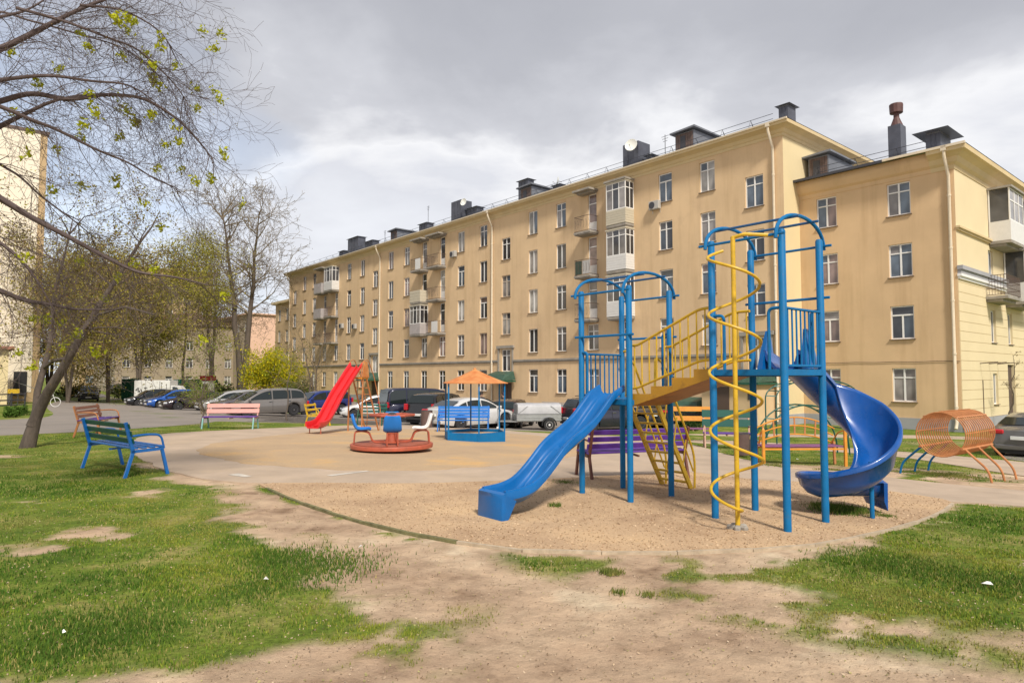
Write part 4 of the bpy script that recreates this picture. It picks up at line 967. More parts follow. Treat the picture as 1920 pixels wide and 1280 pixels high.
    top_s = [(-.262, .06), (-.262, .15), (-.245, .172), (-.215, .168), (-.195, .13), (-.178, .05), (-.145, .012), (-.115, .004), (-.10, .034), (-.085, .004), (0, 0), (.085, .004), (.10, .034), (.115, .004), (.145, .012), (.178, .05), (.195, .13), (.215, .168), (.245, .172), (.262, .15), (.262, .06)]
    bot_s = [(.24, .05), (.16, -.025), (0, -.03), (-.16, -.025), (-.24, .05)]
    rings = []
    import bisect
    ts = np.linspace(0, len(pf) - 1, 52)
    def cr(i, t):
        p = [pf[max(0, i - 1)], pf[i], pf[min(len(pf) - 1, i + 1)], pf[min(len(pf) - 1, i + 2)]]
        return [.5 * (2 * p[1][k] + (p[2][k] - p[0][k]) * t + (2 * p[0][k] - 5 * p[1][k] + 4 * p[2][k] - p[3][k]) * t * t + (3 * p[1][k] - p[0][k] - 3 * p[2][k] + p[3][k]) * t ** 3) for k in range(3)]
    for t in ts:
        i = min(int(t), len(pf) - 2); y, z, e = cr(i, t - i); e = max(0, min(1, e)); fl = 1 - .10 * t / (len(pf) - 1)
        sh = .10 * t / (len(pf) - 1)
        rings.append([(.05 + sh + x * fl, -y, lz(z - .055) + (zz * (.75 + .25 * e))) for x, zz in top_s + bot_s])
    shell(rings, M['slide_blue'])
    q = MB(); xc = .15; yF = -2.62; zF = lz(.23 - .055)
    q.hull([[(xc - .240, yF, zF + .15), (xc + .240, yF, zF + .15), (xc + .240, yF, zF - .03), (xc - .240, yF, zF - .03)],
            [(xc - .238, yF - .05, zF + .13), (xc + .238, yF - .05, zF + .13), (xc + .238, yF - .05, .05), (xc - .238, yF - .05, .05)],
            [(xc - .225, yF - .06, zF + .07), (xc + .225, yF - .06, zF + .07), (xc + .225, yF - .07, .02), (xc - .225, yF - .07, .02)]]); part('slide_foot', q, M['slide_blue'], T, True, 50)
    for x in (-.238, .238):
        q = MB(); q.add([(xc + x, yF + .16, zF + .04), (xc + x, yF - .02, zF + .12), (xc + x, yF - .045, .03), (xc + x, yF + .02, .03), (xc + x * .93, yF + .16, zF + .04), (xc + x * .93, yF - .02, zF + .12), (xc + x * .93, yF - .045, .03), (xc + x * .93, yF + .02, .03)],
            [(0, 1, 2, 3), (7, 6, 5, 4), (0, 4, 5, 1), (1, 5, 6, 2), (2, 6, 7, 3), (3, 7, 4, 0)]); part('slide_gusset', q, M['slide_blue'], T)
    # spiral slide
    r_ = .34; cx_, cy_ = 2.25 + r_, h + .86; pts = []
    n0 = 10
    for i in range(n0): t = i / n0; pts.append((2.25, h - .08 + .94 * t, 1.80 - .40 * t ** 1.3, 0, 1, .22 + .09 * t))
    nt = 90; A0, A1 = 180, -222
    KZ = [(0, 1.44), (.1, 1.17), (.2, .92), (.323, .66), (.43, .46), (.547, .29), (.66, .22), (.77, .17), (1, .13)]
    KO = [(0, .32), (.1, .48), (.2, .57), (.28, .57), (.36, .52), (.45, .43), (.547, .33), (.66, .26), (1, .22)]
    for i in range(nt + 1):
        f = i / nt; a = R(A0 + (A1 - A0) * f)
        z = sum(np.interp(min(1, max(0, f + e)), [k[0] for k in KZ], [k[1] for k in KZ]) for e in (-.05, -.025, 0, .025, .05)) / 5
        pts.append((cx_ + r_ * math.cos(a), cy_ + r_ * math.sin(a), z, math.sin(a), -math.cos(a), np.interp(f, [k[0] for k in KO], [k[1] for k in KO])))
    lx, ly, lzz, hx, hy, _ = pts[-1]
    for i in range(1, 6): t = i / 5; pts.append((lx + hx * .52 * t, ly + hy * .52 * t, lzz - .01 * t, hx, hy, .22))
    rings = []
    for x, y, z, hx, hy, bk in pts:
        nx_, ny_ = -hy, hx                            # outwards (left of the heading)
        oh = bk; bk = min(1, (oh - .2) * 2.6); ih = .22 - .02 * bk; wd = .19; ln = .07 * bk
        sec = [(-wd - .05, ih - .05), (-wd - .05, ih), (-wd - .015, ih + .015), (-wd, ih - .01), (-wd + .03, .09), (-wd + .10, .02), (0, -.01), (wd - .10, .02 + .03 * bk), (wd - .01, .12 + .05 * bk), (wd + .02 + ln, oh - .02), (wd + .03 + ln, oh + .015), (wd + .055 + ln, oh + .02), (wd + .075 + ln, oh), (wd + .075 + ln, oh - .05),
               (wd + .045 + ln, oh - .06), (wd + .03, .10), (wd - .06, .0), (0, -.05), (-wd + .07, -.02), (-wd - .01, .06), (-wd - .02, ih - .05)]
        rings.append([(x + nx_ * u, y + ny_ * u, lz(z) + v) for u, v in sec])
    q = MB(); q.hull(rings); part('spiral_slide', q, M['spiral_blue'], T, True, 70)
    x, y, z, hx, hy, _ = pts[-1]; nx_, ny_ = -hy, hx
    gg = g(C0.x + b2w(x, y).x, C0.y + b2w(x, y).y) - gz
    q = MB(); q.hull([[(x + nx_ * u + hx * e, y + ny_ * u + hy * e, v) for u, v in ((-.27, lz(z) + .17), (.34, lz(z) + .30), (.34 * tt, gg + b_), (-.27 * tt, gg + b_))] for e, tt, b_ in ((0, 1, .17), (.05, .95, .05))]); part('slide_foot', q, M['spiral_blue'], T)
    for sx in (-1, 1):                               # tall wings flanking the mouth of the spiral slide
        rings = []
        for i in range(9):
            t = i / 8; z = D2_ + .01 + .50 * t; wy = .34 * (1 - t ** 1.3) + .035; y0 = h + .02
            xo = 2.25 + sx * (.30 - .05 * t)
            rings.append([(xo - .02, y0 - wy * .4, z), (xo + .02 + .03 * (1 - t), y0 - wy * .4, z), (xo + .03 + .04 * (1 - t), y0 + wy * .2, z), (xo + .02, y0 + wy * .6, z), (xo - .02, y0 + wy * .6, z), (xo - .03, y0, z)])
        q = MB(); q.hull(rings); part('entry_wing', q, M['slide_blue'], T, True, 60)
    px_, py_ = 2.93, 1.25; gg = g(C0.x + b2w(px_, py_).x, C0.y + b2w(px_, py_).y) - gz
    q = MB(); q.tube([(px_, py_, gg - .1), (px_, py_, lz(.62))], .028, 10); part('support_post', q, M['blue'], T, True)
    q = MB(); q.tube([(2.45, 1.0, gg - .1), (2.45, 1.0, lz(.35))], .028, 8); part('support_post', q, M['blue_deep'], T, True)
    # spiral climbing pole
    sx, sy = 2.30, -.80; gg = g(C0.x + b2w(sx, sy).x, C0.y + b2w(sx, sy).y) - gz
    q = MB(); q.tube([(sx, sy, gg - .1), (sx, sy, lz(3.31))], .027, 12); q.tube(fan([(sx, sy, lz(3.30)), (sx + .12, sy + .05, lz(3.33)), (2.25 + h, -h, lz(3.30))], 4), .022, 8); part('spiral_pole', q, M['yellow'], T, True)
    q = MB(); pts = []
    turns = 4.55; zt_, zb = lz(3.20), gg + .20; N_ = 160
    for i in range(N_ + 1):
        f = i / N_; a = R(95 + 50) + turns * 2 * math.pi * f      # world angle minus building angle
        rr = .285 if 3 < i < N_ - 4 else .285 * (min(i, N_ - i) / 4 if i > N_ - 4 else 1)
        pts.append((sx + rr * math.cos(a), sy + rr * math.sin(a), zt_ + (zb - zt_) * f))
    q.tube(pts, .0175, 8); part('helix_rail', q, M['yellow'], T, True)
    q = MB()
    for i in range(5): a = i * 1.3; q.bbox((sx + .07 * math.cos(a), sy + .07 * math.sin(a), gg + .02), (.10, .07, .07), .02, a)
    part('footing', q, M['slab'], T)
play_tower()

# ================================================================== BENCHES
def bench(label, loc, rz, L_=1.9, cb='green', cs='blue_bench', cf='blue_bench', nb=3, ns=4, arms=True, bh=.9, group=None, seat_single=False, leg=None, bw=.088, cs2=None):
    o = thing('park_bench', label, 'bench', loc, rz, group)
    leg = leg or cf
    for sx in (-1, 1):
        x = sx * (L_ / 2 - .03)
        f = MB()
        q = MB(); q.beam((x, -.30, -.02), (x, -.17, .44), .04, .05, (0, 1, 0)); part('leg', q, M[leg], o)
        q = MB(); q.beam((x, .40, -.02), (x, .29, .44), .04, .05, (0, 1, 0)); part('leg', q, M[leg], o)
        q = MB(); q.beam((x, -.21, .42), (x, .31, .44), .04, .05); part('seat_bearer', q, M[cf], o)
        q = MB(); q.beam((x, -.18, .42), (x, -.31, bh + .02), .04, .055, (0, 1, 0)); part('back_upright', q, M[cf], o)
        if arms:
            q = MB(); q.tube(fan([(x, -.245, .68), (x, .05, .70), (x, .27, .68), (x, .33, .44)], 5), .019, 8); part('armrest', q, M[cf], o, True)
    q = MB(); q.beam((0, -.20, .40), (0, .30, .42), .035, .03); part('seat_bearer', q, M[cf], o)
    if seat_single:
        q = MB(); q.bbox((0, .05, .475), (L_ + .02, .46, .04), .01); part('seat_board', q, M[cs], o)
    else:
        for i in range(ns):
            y = -.15 + .42 * i / (ns - 1); q = MB(); q.bbox((0, y, .475 + .01 * i / ns), (L_, .42 / ns * .82, .03), .006); part('seat_slat', q, M[cs], o)
    tilt = math.atan2(.13, bh - .44)
    for i in range(nb):
        z = bh - .045 - i * ((bh - .52) / nb); y = -.18 - (z - .42) * math.tan(tilt) + .05
        Mx = Matrix.Rotation(tilt, 3, 'X'); q = MB(); q.bbox((0, y - .012, z), (L_ + .04, .025, bw), .006, 0, Mx); part('back_slat', q, M[cb if not cs2 or i != 1 else cs2], o)
    return o
def gl(X, Y): return (X, Y, g(X, Y))
bench('bright blue bench with green backrest on the left lawn, seen from behind', gl(-7.07, 12.05), R(-39), 2.0, bh=.90)
bench('worn brown backed bench with orange armrest and purple seat beyond the green backed one', gl(-12.3, 19.7), R(-77), 1.75, 'brownslat', 'purple', 'orange', 3, 3, bh=.86)
bench('pink backed bench with violet seat and pale teal legs facing the sandy play area', gl(-9.85, 23.3), R(186), 1.75, 'pink', 'purple', 'beigepaint', 2, 4, False, .95, seat_single=True, leg='teal', bw=.17).scale = (1, 1, .86)
bench('purple slatted bench with brown frame behind the twin towers, seen from behind', gl(2.18, 11.98), R(18), 1.95, 'purple', 'purple', 'brown', 3, 4, bh=.88)
bench('small yellow framed bench half hidden behind the red slide', gl(-8.0, 27.2), R(262), .95, 'yellow', 'yellow', 'yellow', 2, 3, bh=.9)
bench('bench with deep green back at the foot of the red slide ladder', gl(-6.35, 30.2), R(172), 1.2, 'green', 'green', 'dkgreen', 3, 3, bh=.95)
bench('long blue slatted bench standing between the gazebo and the silver sedan', gl(-1.9, 26.0), R(180), 2.0, 'blue_bench', 'blue_bench', 'blue_bench', 4, 5, bh=1.0, bw=.11)
bench('orange backed bench on the far lawn seen between the towers', gl(6.95, 25.6), R(170), 1.75, 'orange_y', 'plum', 'beigepaint', 2, 3, bh=1.25, seat_single=True, bw=.19)
bench('green backed bench with purple seat and pale pink arms between the towers', gl(6.85, 21.2), R(168), 1.45, 'green', 'purple', 'beigepaint', 2, 3, bh=1.12, seat_single=True, bw=.24)
# arched orange bench
def arch_bench():
    a, b = G(1432, 868), G(1586, 873); c = (a + b) / 2; L_ = (b - a).length; o = thing('arched_bench', 'orange tube bench with high arched grid back and faded plum seat behind the spiral slide', 'bench', tuple(c), math.atan2((b - a).y, (b - a).x))
    hl = L_ / 2
    for x in (-hl, hl):
        q = MB(); q.beam((x, 0, -.05), (x, 0, .82), .06, .06, (0, 1, 0)); q.add([(x - .03, -.03, .82), (x + .03, -.03, .82), (x, .0, .87)], [(0, 1, 2)]); part('post', q, M['orange_y'], o)
        q = MB(); q.beam((x * .97, .45, -.05), (x * .97, .48, .5), .05, .05, (0, 1, 0)); part('leg', q, M['orange'], o)
        q = MB(); q.tube(fan([(x, 0, .80), (x * .96, .25, .74), (x * .90, .50, .42)], 4), .018, 6); part('arm_brace', q, M['orange_y'], o, True)
    q = MB(); q.bbox((0, .24, .42), (L_ - .06, .46, .035), .01); part('seat_board', q, M['plum'], o)
    q = MB(); q.beam((-hl, .01, .36), (hl, .01, .36), .03, .04); q.beam((-hl, .46, .36), (hl, .46, .36), .03, .04); part('seat_rail', q, M['orange_y'], o)
    def arc(z0, rise, x): return z0 + rise * (1 - (x / hl) ** 2)
    for z0, rise, sc in ((.80, .28, 1), (.64, .24, .97), (.47, .20, .93)):
        q = MB(); q.tube([(hl * sc * t, .50 - .0 * t, arc(z0, rise, hl * t)) for t in np.linspace(-1, 1, 25)], .017, 6); part('arched_rail', q, M['orange_y'], o, True)
    for t in np.linspace(-.8, .8, 7):
        q = MB(); q.beam((hl * t * .96, .50, arc(.47, .20, hl * t)), (hl * t, .50, arc(.80, .28, hl * t)), .035, .02, (0, 1, 0)); part('upright', q, M['orange'], o)
arch_bench()

# ================================================================== MERRY GO ROUND
def merry():
    c = Vector((-2.86, 15.85)); gz = g(*c); o = thing('merry_go_round', 'red merry go round with four plastic seats, three blue and one white, in the sand', 'merry-go-round', (c.x, c.y, gz))
    zp = .17; q = MB(); q.lathe([(.90, zp - .10), (.965, zp - .09), (.975, zp - .02), (.965, zp), (.92, zp + .004), (0, zp + .006)], n=40); part('platform', q, M['rust_red'], o, True, 40)
    q = MB(); q.lathe([(.885, zp + .010), (.885, zp + .016), (0, zp + .018)], n=40); part('deck_plate', q, M['brick_red'], o)
    q = MB(); q.lathe([(.13, -.1), (.13, zp - .1), (.16, zp - .101)], n=16); part('pivot', q, M['darkmetal'], o)
    q = MB(); q.lathe([(.20, zp + .02), (.12, zp + .05), (.075, zp + .3), (.06, zp + .60), (.055, zp + .66)], n=14); part('centre_column', q, M['rust_red'], o, True)
    for k in range(4):
        a = R(45 + 90 * k); q = MB(); q.add([(.06 * math.cos(a) + .012 * math.sin(a), .06 * math.sin(a) - .012 * math.cos(a), zp + .45), (.20 * math.cos(a), .20 * math.sin(a), zp + .02), (.06 * math.cos(a) - .012 * math.sin(a), .06 * math.sin(a) + .012 * math.cos(a), zp + .45), (.05 * math.cos(a), .05 * math.sin(a), zp + .02)], [(0, 1, 2), (0, 3, 1), (2, 1, 3), (0, 2, 3)]); part('column_fin', q, M['rust_red'], o)
    zt = zp + .67; q = MB(); hexp = [(.52 * math.cos(R(60 * i + 12)), .52 * math.sin(R(60 * i + 12))) for i in range(6)]
    q.tube([(x, y, zt) for x, y in hexp], .028, 8, closed=True)
    for i in range(3): q.tube([(hexp[i][0], hexp[i][1], zt), (hexp[i + 3][0], hexp[i + 3][1], zt)], .018, 6)
    part('hand_wheel', q, M['rust_red'], o, True)
    q = MB(); q.lathe([(.09, zt - .03), (.11, zt + .02), (.06, zt + .06), (0, zt + .07)], n=14); part('hub_cap', q, M['darkmetal'], o, True)
    for k, (ang, m) in enumerate(((192, 'blue_seat'), (281, 'blue_seat'), (12, 'white_plastic'), (100, 'cyan_seat'))):
        a = R(ang); Mr = Matrix.Rotation(a - R(90), 3, 'Z')   # local +y = outward
        def tf(p): return Mr @ Vector(p)
        q = MB()
        for x in (-.12, .12):
            q.tube([tf(p) for p in fan([(x * .5, .20, zp + .55) if False else (x, .17, zp + .04), (x, .45, zp + .04), (x, .53, zp + .27), (x, .70, zp + .31), (x, .86, zp + .29), (x, .88, zp + .02)], 4)], .017, 6)
        for y in (.60, .80): q.tube([tf((-.13, y, zp + .30)), tf((.13, y, zp + .30))], .014, 6)
        part('seat_frame', q, M['rust_red'], o, True)
        q = MB(); rings = []
        prof = [(.50, .325, .17), (.54, .345, .195), (.62, .34, .20), (.72, .335, .205), (.80, .35, .205), (.85, .39, .205), (.885, .46, .20), (.91, .55, .195), (.94, .67, .175), (.95, .70, .14)]
        for y, z, w in prof:
            i = prof.index((y, z, w)); p0 = prof[max(0, i - 1)]; p1 = prof[min(len(prof) - 1, i + 1)]; ty, tz = p1[0] - p0[0], p1[1] - p0[1]; l = math.hypot(ty, tz); ny_, nz_ = -tz / l, ty / l
            up = [tf((x, y + ny_ * e, zp + z + nz_ * e)) for x, e in ((-w, .045), (-w * .8, .012), (-w * .4, 0), (0, 0), (w * .4, 0), (w * .8, .012), (w, .045))]
            dn = [tf((x, y + ny_ * (e - .016), zp + z + nz_ * (e - .016))) for x, e in ((w * 1.02, .03), (w * .8, .0), (0, -.006), (-w * .8, .0), (-w * 1.02, .03))]
            rings.append(up + dn)
        q.hull(rings); part('seat', q, M[m], o, True, 60, label=('white' if m == 'white_plastic' else 'blue') + ' plastic seat')
merry()

# ================================================================== SANDPIT GAZEBO
def gazebo():
    c = Vector((-1.16, 20.65)); gz = g(*c); o = thing('sandpit_gazebo', 'hexagonal sandpit with blue boards, thin blue posts and orange pyramid roof', 'gazebo', (c.x, c.y, gz - .02))
    R_ = .99; A_ = [R(-90 + 10.6 + 60 * k) for k in range(6)]; P_ = [(R_ * math.cos(a), R_ * math.sin(a)) for a in A_]
    for i, (x, y) in enumerate(P_):
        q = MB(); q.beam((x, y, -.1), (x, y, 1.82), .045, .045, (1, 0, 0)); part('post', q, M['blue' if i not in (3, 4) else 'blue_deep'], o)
    for i in range(6):
        a, b = Vector((*P_[i], .16)), Vector((*P_[(i + 1) % 6], .16)); d = (b - a).normalized() * .026; q = MB(); q.beam(a + d, b - d, .03, .30); part('side_board', q, M['blue'], o)
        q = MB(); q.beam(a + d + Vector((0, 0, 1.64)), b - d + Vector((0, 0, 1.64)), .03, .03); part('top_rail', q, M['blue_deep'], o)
    q = MB(); n = 6; ro = 1.10; n_ = 5
    for i in range(6):
        a0, a1 = A_[i], A_[(i + 1) % 6] + (2 * math.pi if i == 5 else 0); rr = []
        q = MB()
        for t in np.linspace(0, 1, n_ + 1):
            r_ = ro * (1 - t) + .02 * t; z = 1.80 + .42 * (t ** 1.15)
            rr.append([(r_ * math.cos(a0), r_ * math.sin(a0), z), (r_ * math.cos(a1), r_ * math.sin(a1), z), (r_ * math.cos(a1), r_ * math.sin(a1), z - .02), (r_ * math.cos(a0), r_ * math.sin(a0), z - .02)])
        q.hull(rr); part('roof_panel', q, M['roof_orange'], o)
    q = MB(); q.lathe([(.05, 2.20), (.045, 2.25), (0, 2.27)], n=8); part('finial', q, M['roof_orange'], o)
    s_ = MB(); s_.prism([(x * .97, y * .97) for x, y in P_], .0, .22); sp = part('sand_fill', s_, M['sand'], o)
gazebo()

# ================================================================== RED SLIDE
def red_slide():
    p0 = Vector((-6.22, 21.2)); p1 = Vector((-5.45, 24.0)); d = (p1 - p0); L_ = d.length; gz = g(*p0)
    o = thing('red_slide', 'tall red plastic slide with orange ladder between the pink bench and the merry go round', 'slide', (p0.x, p0.y, gz), math.atan2(d.y, d.x) - R(90))
    pf = [(-.25, .22), (.0, .22), (.25, .26), (.5, .42), (.8, .72), (1.2, 1.12), (1.6, 1.44), (2.0, 1.77), (2.3, 2.01), (2.5, 2.15)]
    sec = [(-.27, .06), (-.27, .17), (-.24, .19), (-.21, .16), (-.19, .03), (-.04, 0), (-.02, .06), (.02, .06), (.04, 0), (.19, .03), (.21, .16), (.24, .19), (.27, .17), (.27, .06), (.18, -.03), (-.18, -.03)]
    q = MB(); q.hull([[(x, y, z + zz) for x, zz in sec] for y, z in pf]); part('chute', q, M['red'], o, True, 50)
    q = MB()
    for x in (-.2, .2): q.tube([(x, -.1, .2), (x, -.1, -.05)], .018, 6)
    part('support', q, M['rust_red'], o)
    zg = g(*p1) - gz
    for x in (-.27, .27):
        q = MB(); q.beam((x, 3.75, zg - .05), (x, 2.75, 1.78), .04, .05, (0, 1, 0)); part('ladder_stringer', q, M['orange'], o)
        q = MB(); q.beam((x, 2.45, zg - .05), (x, 2.50, 1.78), .04, .04, (0, 1, 0)); part('post', q, M['orange'], o)
        q = MB(); q.tube(fan([(x, 2.35, 1.8), (x, 2.45, 2.35), (x, 2.85, 2.45), (x, 3.3, 1.9), (x, 3.9, zg + .75), (x, 3.85, zg)], 4), .018, 6); part('hand_rail', q, M['orange'], o, True)
    for i in range(8): t = (i + .5) / 8; q = MB(); q.beam((-.27, 3.75 - t, zg + (1.78 - zg) * t), (.27, 3.75 - t, zg + (1.78 - zg) * t), .08, .022); part('ladder_step', q, M['orange'], o)
    q = MB(); q.bx(-.30, .30, 2.36, 2.85, 1.74, 1.80); part('platform', q, M['orange_y'], o)
    q = MB(); q.add([(.30, 2.36, 1.80), (.30, 2.86, 1.80), (.30, 2.72, 2.36), (.30, 2.5, 2.36), (.325, 2.36, 1.80), (.325, 2.86, 1.80), (.325, 2.72, 2.36), (.325, 2.5, 2.36)], [(0, 1, 2, 3), (7, 6, 5, 4), (0, 4, 5, 1), (1, 5, 6, 2), (2, 6, 7, 3), (3, 7, 4, 0)]); part('side_panel', q, M['roof_orange'], o)
red_slide()

# ================================================================== HOOP TUNNEL
def tunnel():
    p0 = Vector((8.92, 13.85)); gz = g(p0.x + .8, p0.y + .7); o = thing('hoop_tunnel', 'orange climbing tunnel of many round hoops on splayed orange and blue legs', 'climbing tunnel', (p0.x, p0.y, gz), R(38))
    Rr = .46; zc = .93; L_ = 1.72; n = 15
    for i in range(n):
        x = L_ * i / (n - 1); q = MB(); q.tube([(x, Rr * math.cos(2 * math.pi * k / 28), zc + Rr * math.sin(2 * math.pi * k / 28)) for k in range(28)], .0140, 6, closed=True); part('hoop', q, M['orange'], o, True)
    for a in (90, 50, 130, 215, 325, 5, 175):
        q = MB(); y, z = (Rr + .022) * math.cos(R(a)), zc + (Rr + .022) * math.sin(R(a))
        if a in (90, 50, 130): q.box((L_ / 2, y, z), (L_ + .02, .035, .008), 0, Matrix.Rotation(R(a - 90), 3, 'X'))
        elif a in (5, 175): q.tube([(0, y * .93, z), (L_, y * .93, z)], .012, 6)
        else: q.tube([(-.03, y, z), (L_ + .03, y, z)], .024, 8)
        part('long_bar', q, M['orange'], o)
    for s_, m in ((-1, 'orange'), (1, 'blue')):
        for x in (.1, L_ / 2, L_ - .1):
            w = Matrix.Rotation(R(38), 3, 'Z') @ Vector((x, s_ * 1.05, 0)); gg = g(p0.x + w.x, p0.y + w.y) - gz
            a = R(215 if s_ < 0 else 325); y0 = s_ * abs((Rr + .02) * math.cos(a)); z0 = zc + (Rr + .02) * math.sin(a)
            q = MB(); q.tube(fan([(x, y0, z0), (x, s_ * .80, gg + .22), (x, s_ * .86, gg - .1)], 5), .023, 8); part('leg', q, M[m], o, True)
tunnel()

# ================================================================== GREEN ARCH CLIMBERS
def arch_climber(label, xa, xb, Y, top, rot, dy=.5, legs=0):
    c = Vector(((xa + xb) / 2, Y)); gz = g(*c); o = thing('arch_climber', label, 'climbing arch', (c.x, c.y, gz), rot); hl = (xb - xa) / 2
    rails = []
    for y in (0, dy):
        pts = [(-hl * math.cos(math.pi * i / 24), y, max(legs, 0) + (top - legs) * math.sin(math.pi * i / 24) ** .9) for i in range(25)]
        if legs: pts = [(-hl, y, -.1)] + pts + [(hl, y, -.1)]
        q = MB(); q.tube(pts, .022, 7); part('arch_rail', q, M['green'], o, True); rails.append(pts)
    k = len(rails[0])
    for i in range(2, k - 2, 2): q = MB(); q.tube([rails[0][i], rails[1][i]], .017, 6); part('rung', q, M['teal'] if i % 4 else M['green'], o, True)
arch_climber('low green ladder arch standing behind the arched orange bench', 6.9, 9.6, 18.6, 1.42, R(12), .5)
arch_climber('taller green arch with upright legs behind the low ladder arch', 8.6, 12.2, 22.5, 2.35, R(20), .5, 1.7)

# ================================================================== BINS
def binn(label, loc, h_=.62, w=.36):
    o = thing('litter_bin', label, 'bin', loc); q = MB(); t = .02
    q.lathe([(w / 2 - .03, .03), (w / 2, .04), (w / 2 + .01, h_), (w / 2 - t, h_ + .005), (w / 2 - t - .02, .1), (0, .08)], n=14); part('bucket', q, M['binbrown'], o, True, 40)
    q = MB(); q.tube([((w / 2) * math.cos(2 * math.pi * k / 16), (w / 2) * math.sin(2 * math.pi * k / 16), h_) for k in range(16)], .014, 6, closed=True)
    for s_ in (-1, 1): q.beam((s_ * (w / 2 + .03), 0, -.02), (s_ * (w / 2 + .03), 0, h_ * .75), .03, .03, (0, 1, 0))
    part('frame', q, M['darkmetal'], o)
binn('brown cylindrical litter bin beside the path between the taller tower posts', tuple(G(1392, 855)), .60, .36)
binn('dark brown litter bin left of the gazebo by the parked cars', tuple(G(800, 801)), .75, .5)
# ================================================================== VEHICLES
_cp = {}
def paint(c, rough=.25):
    k = tuple(c)
    if k not in _cp: _cp[k] = mat('car_paint', c, rough, metal=.25, coat=.8, var=.06, vscale=1.5)
    return _cp[k]
CT = {  # length, half width, wheel radius, front axle, rear axle, belt profile [(x, z)], roof profile [(x, z)] from windscreen foot to rear glass foot
 'hatch': (4.2, .88, .31, 1.30, -1.25, [(-2.1, .50), (-2.08, .85), (-1.9, 1.0), (0, .94), (.95, .92), (1.55, .80), (2.0, .66), (2.1, .45)], [(1.15, .92), (.45, 1.33), (-.1, 1.44), (-1.0, 1.43), (-1.65, 1.34), (-2.0, .96)]),
 'sedan': (4.6, .90, .32, 1.40, -1.35, [(-2.3, .50), (-2.27, .88), (-2.0, 1.0), (-1.4, 1.0), (0, .93), (1.0, .92), (1.7, .80), (2.2, .66), (2.3, .45)], [(1.2, .92), (.45, 1.32), (-.1, 1.43), (-.7, 1.41), (-1.2, 1.28), (-1.85, 1.0)]),
 'suv': (4.5, .93, .36, 1.35, -1.32, [(-2.22, .55), (-2.22, 1.0), (-2.1, 1.12), (0, 1.05), (1.0, 1.04), (1.8, .98), (2.15, .80), (2.25, .5)], [(1.15, 1.04), (.55, 1.50), (0, 1.64), (-1.2, 1.64), (-1.85, 1.56), (-2.12, 1.10)]),
 'mpv': (4.5, .92, .34, 1.45, -1.30, [(-2.2, .5), (-2.22, .9), (-2.1, 1.05), (0, 1.0), (1.0, .98), (1.7, .84), (2.15, .68), (2.25, .45)], [(1.65, .90), (.75, 1.42), (.2, 1.60), (-1.2, 1.62), (-1.85, 1.54), (-2.15, 1.06)]),
 'wagon': (4.7, .90, .33, 1.45, -1.35, [(-2.32, .5), (-2.33, .9), (-2.2, 1.02), (0, .95), (1.0, .93), (1.75, .82), (2.25, .68), (2.35, .45)], [(1.25, .93), (.5, 1.34), (-.1, 1.46), (-1.3, 1.45), (-1.9, 1.36), (-2.25, .98)]),
 'van': (4.9, .96, .34, 1.5, -1.45, [(-2.44, .5), (-2.45, 1.0), (-2.42, 1.12), (0, 1.1), (1.2, 1.1), (1.9, .98), (2.35, .80), (2.45, .5)], [(1.75, 1.02), (1.1, 1.62), (.6, 1.90), (-1.6, 1.94), (-2.30, 1.90), (-2.43, 1.12)]),
}
def interp(p, x):
    p = sorted(p); 
    if x <= p[0][0]: return p[0][1]
    for a, b in zip(p, p[1:]):
        if x <= b[0]: t = (x - a[0]) / (b[0] - a[0]); return a[1] + (b[1] - a[1]) * t
    return p[-1][1]
